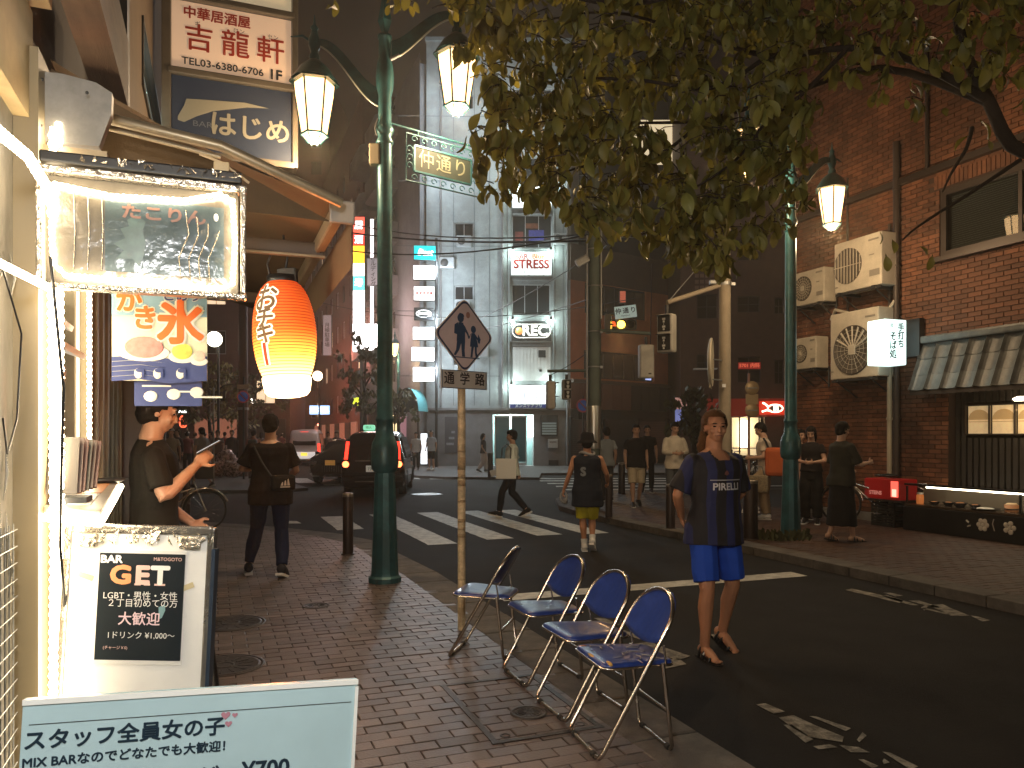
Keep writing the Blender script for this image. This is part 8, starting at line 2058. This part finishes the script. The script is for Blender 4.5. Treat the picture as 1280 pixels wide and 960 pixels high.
# --- far people across the junction
ZF = .03
FAR = [
 ('person in a white t-shirt and black trousers waiting beside the lit panel', 520, 34.4, 1.68, 178, 'tshirt', (.62, .60, .58), 'trousers', (.02, .02, .02), 'short', None),
 ('person in cap, pale blue t-shirt and black shorts with backpack by the barrel awning', 539, 34.2, 1.76, 160, 'tshirt', (.45, .50, .56), 'shorts', (.02, .02, .02), 'short', None),
 ('woman in a dark top and white trousers walking near the shutter poster', 604, 32.5, 1.62, -95, 'tshirt', (.035, .03, .035), 'wide', (.5, .45, .42), 'long', WALK),
 ('person in a grey t-shirt and white cap facing the viewer, leftmost of the crowd', 214, 22.6, 1.74, 185, 'tshirt', (.32, .28, .22), 'shorts', (.20, .17, .13), 'short', WALK),
 ('man in a grey t-shirt and black shorts striding left in front of the garbage bags', 252, 22.2, 1.76, 60, 'tshirt', (.28, .26, .25), 'shorts', (.02, .02, .02), 'short', dict(WALK, kl=(-.10, .20, .52), al=(-.10, .24, .10), ar=(.10, -.32, .16))),
 ('person with a black backpack over a pink t-shirt by the brown pole', 317, 25.5, 1.72, 10, 'tshirt', (.45, .22, .18), 'trousers', (.04, .02, .02), 'short', None),
 ('person in a white cap and maroon top in the crowd', 234, 31, 1.70, 20, 'tshirt', (.2, .06, .06), 'trousers', (.04, .03, .03), 'short', None),
 ('person in a brown top in the middle of the crowd', 272, 30, 1.74, 175, 'tshirt', (.16, .10, .08), 'trousers', (.04, .03, .03), 'short', None),
 ('person in a dusty pink top standing left of the garbage bags', 264, 33, 1.70, 150, 'tshirt', (.35, .22, .20), 'shorts', (.05, .04, .04), 'long', None),
 ('person in a dark jacket left of the thick brown pole in the crowd', 290, 31, 1.75, 190, 'long', (.05, .03, .03), 'trousers', (.03, .02, .02), 'short', WALK),
 ('person in a pale top at the back of the crowd above the phone', 244, 38, 1.68, 0, 'tshirt', (.45, .36, .30), 'trousers', (.05, .04, .04), 'short', None),
 ('person in dark red at the very back of the crowd', 281, 40, 1.72, 0, 'tshirt', (.3, .05, .04), 'trousers', (.05, .03, .03), 'short', None),
 ('person in a grey top beyond the crowd near the street edge', 327, 36, 1.70, 0, 'tshirt', (.22, .18, .17), 'trousers', (.04, .03, .03), 'long', WALK),
 ('person walking beside the silver van in a dark top', 345, 40, 1.72, 180, 'tshirt', (.12, .05, .04), 'trousers', (.03, .02, .02), 'short', WALK),
 ('person in a light top standing right of the silver van', 410, 40, 1.72, 170, 'tshirt', (.30, .22, .20), 'trousers', (.04, .03, .03), 'short', None),
 ('person in a dark top and cap between silver van and taxi', 421, 37, 1.74, 170, 'tshirt', (.10, .05, .05), 'shorts', (.06, .04, .04), 'short', None),
]
for i, (lab, x, Y, h_, a_, tp_, tc_, bt_, bc_, hr_, ps_) in enumerate(FAR):
    z_ = ZF if Y > 22.4 or x > 400 else ZF
    if x in (345,): z_ = RZ
    r_, inf = person(lab, at(x, Y, z_), R(a_), h_, .016 if Y < 30 else .02, pose=ps_, top=tp_, topm=cloth('far_top%d' % i, tc_), bot=bt_, botm=cloth('far_bot%d' % i, bc_), hair=hr_, faced=False, shoem=m_white if i % 2 else m_black, group='people across the junction')
    if 'cap' in lab: obj('cap', MB().lathe([(.001, .06), (.06, .055), (.095, .01), (.098, -.01)], 16, c=inf['hp']((0, -.01, .06))*inf['k']).box(inf['hp']((0, .12, .06))*inf['k'], (.14, .1, .012)), cloth('cap%d' % i, (.5, .45, .42) if 'white' in lab or 'blue' in lab else (.04, .03, .03)), r_)
    if i == 6: far6 = r_
    if i == 9: far9 = r_
    if 'backpack' in lab: obj('backpack', MB().bbox((0, -.22, 1.2), (.30, .18, .42), .07), m_black, r_)

for src, x, Y, a_, lab in ((far6, 205, 34, 60, 'person in a white cap and maroon top right behind the phone user\'s head'), (far9, 222, 28, 150, 'person in a dark jacket at the left end of the crowd'), (far6, 256, 42, 10, 'small figure in a white cap far back in the crowd'),
                        (far9, 300, 34, 10, 'person in a dark jacket walking off between the bags and the brown pole'), (far9, 336, 44, 200, 'person in a dark jacket beside the far van'), (far6, 352, 47, 0, 'tiny figure in a white cap next to the van')):
    dup(src, at(x, Y, ZF), R(a_), lab, 'people across the junction')
# ================================================================ VEHICLES, BAGS, BICYCLES
def car(name, label, cat, loc, rz, secs, paint, wheel_y, wr=.31, wx=.74, group=None):
    """local +y is forwards; secs = (y, z_low, z_belt, z_roof, half width, half width roof)"""
    t = thing(name, label, cat, loc, rz, group)
    rs = []
    for y, zb, zl, zr, hw, hr in secs:
        pr = [(hw*.90, zb), (hw, zb+.09), (hw*1.01, (zb+zl)/2), (hw*.985, zl), (hr+.02, zr-.10), (hr-.06, zr-.02), (hr*.5, zr+.01), (0, zr+.015)]
        full = [(x, z) for x, z in pr]+[(-x, z) for x, z in reversed(pr[:-1])]
        rs.append([Vector((x, y, z)) for x, z in full])
    obj('body', MB().rings(rs), paint, t)
    wh = None
    for i, wy in enumerate(wheel_y):
        for sx in (-1, 1):
            a = obj('wheel', MB().lathe([(wr*.6, -.1), (wr*.97, -.1), (wr, -.07), (wr, .07), (wr*.97, .1), (wr*.6, .1)], 28, cap=False), m_rubber, t); a.rotation_euler = (0, R(90), 0); a.location = (sx*wx, wy, wr)
            mb = MB().lathe([(wr*.62, .02), (wr*.60, .08), (wr*.2, .06), (.001, .07)], 22)
            for q in range(5): an = 2*PI*q/5; mb.box((math.cos(an)*wr*.36, math.sin(an)*wr*.36, .085), (wr*.45, .05, .02), rz=an)
            h_ = obj('rim', mb, m_steel, a); h_.scale = (1, 1, sx)
            arch = MB(); arch.tube([(sx*(wx+.105), wy+math.cos(R(q))*(wr+.06), wr+math.sin(R(q))*(wr+.06)) for q in range(-10, 191, 20)], .025, 6); obj('wheel_arch', arch, m_black, t)
    return t
def quad(t, name, pts, m, off, th=.012):
    P = [Vector(p) for p in pts]; n = (P[1]-P[0]).cross(P[-1]-P[0]).normalized()
    mb = MB(); N = len(P); mb.add([p+n*off for p in P]+[p+n*(off+th) for p in P], [tuple(reversed(range(N))), tuple(range(N, 2*N))]+[(i, (i+1) % N, N+(i+1) % N, N+i) for i in range(N)])
    return obj(name, mb, m, t)
TAXI = [(-2.20, .42, .80, .96, .72, .66), (-2.16, .30, .92, 1.18, .80, .68), (-2.02, .24, .96, 1.58, .84, .66), (-1.85, .20, .97, 1.68, .85, .64), (-.9, .18, .97, 1.745, .85, .64), (.3, .18, .97, 1.74, .85, .64), (.75, .18, .97, 1.64, .85, .62), (1.35, .20, .97, 1.12, .85, .66), (2.0, .24, .86, .94, .82, .66), (2.2, .34, .62, .70, .72, .56)]
m_bp_ = mat('black_car_paint', (.012, .010, .012), .18, .2, coat=.8)
q = at(476, 22.6, RZ)
t = car('taxi', 'black taxi seen from behind with red tail lights, partly hidden by the near lamp post', 'taxi', q, R(4), TAXI, m_bp_, (-1.35, 1.35))
quad(t, 'rear_window', [(-.56, -2.13, 1.05), (.56, -2.13, 1.05), (.54, -1.985, 1.52), (-.54, -1.985, 1.52)], mat('tinted_glass', (.012, .008, .008), .06), .03)
m_tl = emit('tail_light_red', (1, .03, .015), 4); m_tl2 = emit('tail_light_hot', (1, .16, .05), 7)
for sx in (-1, 1):
    quad(t, 'tail_light', [(sx*.70-.045, -2.15, .98), (sx*.70+.045, -2.15, .98), (sx*.665+.04, -2.03, 1.45), (sx*.665-.04, -2.03, 1.45)], m_tl, .035, .02)
    o = obj('brake_light', MB().lathe([(.001, 0), (.085, 0), (.085, .03), (.001, .04)], 18), m_tl2, t); o.rotation_euler = (R(90), 0, 0); o.location = (sx*.70, -2.215, .86)
    quad(t, 'side_window', [(sx*.845, -1.6, 1.0), (sx*.845, .7, 1.0), (sx*.68, .45, 1.58), (sx*.68, -1.55, 1.58)][::sx], m_glass, .02)
    obj('mirror', MB().bbox((sx*.97, .95, 1.05), (.16, .1, .14), .03), m_bp_, t); obj('door_handle', MB().bbox((sx*.87, -.3, .88), (.03, .16, .03), .01), m_chrome, t)
obj('rear_bumper', MB().bbox((0, -2.17, .46), (1.62, .16, .22), .05), m_bp_, t)
obj('bumper_trim', MB().box((0, -2.26, .40), (.9, .02, .02)), m_chrome, t)
pl_ = obj('number_plate', MB().bbox((0, -2.215, .74), (.34, .02, .17), .006), mat('plate_white', (.6, .6, .55), .4, emis=(1, .95, .8), es=.15), t)
put_text('73-08', .11, (0, -2.226, .73), (1, 0, 0), (0, 0, 1), flat('plate_green', (.02, .12, .05), .5), pl_)
obj('chrome_garnish', MB().box((0, -2.21, .95), (.9, .03, .03)), m_chrome, t)
rl_ = obj('roof_lamp', MB().bbox((-.28, -.5, 1.85), (.34, .2, .16), .06), emit('roof_lamp_green', (.25, .75, .45), 1.1), t); put_text('個人', .09, (-.28, -.602, 1.85), (1, 0, 0), (0, 0, 1), m_txt_black, rl_)
obj('antenna', MB().cyl((.3, -1.5, 1.72), (.3, -1.75, 1.95), .008), m_black, t)
for sx in (-1, 1):
    sp = bpy.data.lights.new('headlight', 'SPOT'); sp.energy = 160; sp.spot_size = R(50); sp.color = (1, .85, .75); o = bpy.data.objects.new('headlight', sp); C.objects.link(o); o.parent = t; o.location = (sx*.6, 2.4, .7); o.rotation_euler = (R(88), 0, 0)
q = at(438, 27.8, RZ)
CAR2 = [(y, a, b, c*.86 if c > 1.2 else c, d, e) for y, a, b, c, d, e in TAXI]
t = car('parked_car', 'dark car facing the viewer just behind the taxi with an amber number plate', 'car', q, R(176), CAR2, m_bp_, (-1.35, 1.35))
quad(t, 'windscreen', [(.62, 1.42, 1.02), (-.62, 1.42, 1.02), (-.56, .80, 1.36), (.56, .80, 1.36)], m_glass, .03)
mb = MB()
for k in range(9): mb.box((-.32+.08*k, 2.22, .52), (.018, .03, .22))
obj('grille', mb, m_chrome, t); pl_ = obj('number_plate', MB().bbox((.05, 2.25, .72), (.34, .02, .17), .006), emit('amber_plate', (.8, .38, .08), .22), t)
for sx in (-1, 1): obj('headlight_lens', MB().bbox((sx*.66, 2.12, .70), (.26, .12, .14), .04), mat('lens_clear', (.4, .36, .36), .1, .4), t); obj('mirror', MB().bbox((sx*.95, .8, 1.0), (.16, .1, .14), .03), m_bp_, t)
VAN = [(-2.3, .45, .95, 1.10, .76, .70), (-2.26, .32, 1.0, 1.75, .83, .70), (-2.12, .26, 1.02, 1.93, .85, .70), (0, .22, 1.02, 1.98, .85, .70), (1.2, .22, 1.02, 1.93, .85, .68), (1.9, .24, 1.0, 1.35, .85, .70), (2.25, .3, .85, .95, .80, .66)]
q = at(385, 44.0, RZ)
m_sil = mat('silver_paint', (.62, .58, .60), .35, .2)
t = car('van', 'silver van driving away up the far street beyond the taxi', 'van', q, R(10), VAN, m_sil, (-1.4, 1.4))
quad(t, 'rear_window', [(-.62, -2.27, 1.10), (.62, -2.27, 1.10), (.58, -2.20, 1.72), (-.58, -2.20, 1.72)], m_glass, .03)
for sx in (-1, 1):
    obj('tail_light', MB().bbox((sx*.78, -2.30, .95), (.12, .06, .5), .02), m_tl, t)
    quad(t, 'side_window', [(sx*.85, -1.9, 1.06), (sx*.85, 1.3, 1.06), (sx*.72, 1.0, 1.75), (sx*.72, -1.9, 1.75)][::sx], m_glass, .02)
obj('rear_bumper', MB().bbox((0, -2.36, .55), (1.66, .12, .36), .04), mat('glowing_white_bumper', (.8, .78, .75), .4, emis=(1, .9, .85), es=.6), t)  # emission stands in for light falling on the bumper
pl_ = obj('number_plate', MB().bbox((0, -2.43, .62), (.34, .02, .17), .006), emit('yellow_plate', (1, .75, .1), 1.2), t)
obj('high_brake_light', MB().box((0, -2.18, 1.83), (.4, .05, .04)), m_tl, t)

# red tail lights and lamps of traffic far off among the crowd
for i, (x, y, Y, c_, s_) in enumerate(((266, 527, 60, (1, .2, .3), .12), (275, 529, 60, (1, .25, .2), .10), (286, 530, 58, (1, .12, .05), .16), (310, 529, 62, (.9, .9, 1), .12), (360, 531, 60, (1, .9, .8), .14), (327, 491, 70, (1, .9, .8), .22), (308, 510, 70, (.9, .9, 1), .15), (398, 531, 60, (1, .3, .2), .1))):
    c = px(x, y, Y); t = thing('distant_light', 'tiny %s light far up the street, number %d from the left above the crowd' % (('red', 'red', 'orange-red', 'white', 'warm white', 'warm white', 'white', 'red')[i], i+1), 'lamp', (c.x, c.y, 0), 0, 'distant lights up the street')
    t['label'] = ('tiny %s light far up the street %s' % (('pinkish red', 'red', 'orange-red', 'bluish white', 'warm white', 'warm white', 'cool white', 'dull red')[i], ('left end of the crowd lights', 'second in the crowd lights', 'beside the thick brown pole', 'right of the brown pole', 'by the left side of the van', 'under the paper lantern', 'higher on the brown pole side', 'above the van roof')[i]))
    obj('lens', MB().ball((0, 0, c.z), s_, 10, 6), emit('dl%d' % i, c_, 5), t); obj('post', MB().cyl((0, .1, 0), (0, .1, c.z), .04), m_dark, t)
c = px(229, 527, 42); t = thing('red_lantern', 'red glowing shop lantern behind the face of the phone user', 'lantern', c)
obj('paper_body', MB().ball((0, 0, 0), (.22, .22, .36), 18, 10), emit('red_lan', (1, .12, .05), 3), t); obj('hoop', MB().lathe([(.1, .33), (.1, .38), (.001, .38)], 12).lathe([(.1, -.38), (.1, -.33), (.001, -.33)], 12), m_black, t)
far_sign('shop_sign', 'stack of white lit shop signs just above the phone user\'s head', (221, 502, 233, 516), 45, (.95, 1, .95), 3.0)
far_sign('shop_sign', 'tiny yellow and white round sign high under the lantern', (333, 489, 343, 505), 60, (.9, .9, .6), 2.0)

# garbage bags
m_bag = bpy.data.materials.new('translucent_bag'); m_bag.use_nodes = True
b_ = m_bag.node_tree.nodes['Principled BSDF']; b_.inputs['Base Color'].default_value = (.45, .30, .28, 1); b_.inputs['Roughness'].default_value = .2
tn = m_bag.node_tree.nodes.new('ShaderNodeTexNoise'); tn.inputs['Scale'].default_value = 9; cr_ = m_bag.node_tree.nodes.new('ShaderNodeValToRGB'); cr_.color_ramp.elements[0].color = (.12, .07, .07, 1); cr_.color_ramp.elements[1].color = (.6, .42, .4, 1); cr_.color_ramp.elements[0].position = .35; cr_.color_ramp.elements[1].position = .65
m_bag.node_tree.links.new(tn.outputs[0], cr_.inputs[0]); m_bag.node_tree.links.new(cr_.outputs[0], b_.inputs['Base Color'])
for i, (x, Y, s_, lab) in enumerate(((273, 28.5, 1, 'left one of the two clear garbage bags at the front of the crowd'), (292, 28.3, 1.05, 'right one of the two clear garbage bags, beside the brown pole'), (283, 29.6, 1.35, 'larger upright clear garbage bag behind the two small ones'))):
    mb = MB().ball((0, 0, .28), (.33, .3, .29), 20, 12); me = mb.mesh('bag'); folds(me, .09, 7, .8, i*3.3)
    q = at(x, Y, .05); t = thing('garbage_bag', lab, 'garbage bag', q, i, 'garbage bags by the pole'); t.scale = (s_, s_, s_*(1.25 if i == 2 else 1))
    link('bag_body', me, m_bag, t); obj('knot', MB().tube([(0, 0, .52), (.02, 0, .60), (-.02, .02, .66)], [.05, .02, .04], 7), m_bag, t)

# bicycles
def bicycle(label, loc, rz, paint):
    t = thing('bicycle', label, 'bicycle', loc, rz, 'parked bicycles')
    for y in (-.52, .52):
        w_ = obj('wheel', MB().tube([(0, y+.32*math.cos(2*PI*k/28), .34+.32*math.sin(2*PI*k/28)) for k in range(28)], .018, 6, True), m_rubber, t)
        mb = MB().cyl((-.04, y, .34), (.04, y, .34), .02)
        for k in range(14): mb.tube([(0, y, .34), (0, y+.31*math.cos(2*PI*k/14), .34+.31*math.sin(2*PI*k/14))], .0025, 3)
        obj('spokes', mb, m_chrome, w_); obj('mudguard', MB().tube([(0, y+.36*math.cos(R(a)), .34+.36*math.sin(R(a))) for a in range(20, 171, 15)], .020, 5), m_chrome, t)
    mb = MB(); bb_ = (0, -.06, .30)
    for a, b in ((bb_, (0, -.20, .78)), (bb_, (0, -.52, .34)), ((0, -.17, .66), (0, -.52, .34)), (bb_, (0, .34, .70)), ((0, -.16, .55), (0, .34, .70)), ((0, .32, .86), (0, .52, .34))): mb.tube([a, b], .017, 7)
    obj('frame', mb, paint, t)
    obj('handlebar', MB().tube([(-.28, .12, 1.0), (-.22, .26, 1.0), (0, .31, .98), (.22, .26, 1.0), (.28, .12, 1.0)], .013, 6).cyl((0, .32, .86), (0, .31, .98), .014), m_chrome, t)
    obj('saddle', MB().ball((0, -.24, .84), (.10, .14, .035), 14, 8).ball((0, -.12, .84), (.03, .12, .025), 10, 6), m_black, t)
    obj('basket', MB().box((0, .50, .86), (.30, .24, .01)).box((-.15, .50, .96), (.008, .24, .2)).box((.15, .50, .96), (.008, .24, .2)).box((0, .62, .96), (.30, .008, .2)).box((0, .38, .96), (.30, .008, .2)), m_dark, t)
    obj('rack', MB().box((0, -.62, .72), (.14, .34, .012)).cyl((.06, -.6, .72), (.03, -.52, .34), .006).cyl((-.06, -.6, .72), (-.03, -.52, .34), .006), m_chrome, t)
    obj('pedals', MB().cyl((-.12, -.06, .20), (.12, -.06, .40), .012).box((-.15, -.06, .20), (.08, .07, .02)).box((.15, -.06, .40), (.08, .07, .02)), m_dark, t)
    return t
b1 = bicycle('silver bicycle parked behind the phone user by the pavement bollard', at(213, 12.3, 0), R(-62), m_chrome)
o = dup(b1, at(930, 26.0, .03), R(70), 'dark bicycle parked in front of the lit shop window', 'parked bicycles')
o = dup(b1, at(914, 27.0, .03), R(85), 'dark bicycle behind the football shirt man\'s shoulder before the lit shop', 'parked bicycles')
o = dup(b1, at(1092, 13.0, .045), R(62), 'dark bicycle leaning in the shade at the foot of the brick wall', 'parked bicycles')
# ================================================================ HAZE ADDED FOR THE GLARE ROUND THE LAMPS
hz = obj('haze', MB().box((0, 50, 21.9), (166, 168, 46.2)), None); tag(hz, kind='stuff')
m_hz = bpy.data.materials.new('glare_haze'); m_hz.use_nodes = True; n = m_hz.node_tree.nodes; l = m_hz.node_tree.links; n.clear()
vo_ = n.new('ShaderNodeVolumePrincipled'); vo_.inputs['Density'].default_value = .0026; vo_.inputs['Color'].default_value = (1, .86, .68, 1); vo_.inputs['Anisotropy'].default_value = .72
ou = n.new('ShaderNodeOutputMaterial'); l.new(vo_.outputs[0], ou.inputs['Volume']); hz.data.materials.append(m_hz)
SC.cycles.volume_bounces = 0
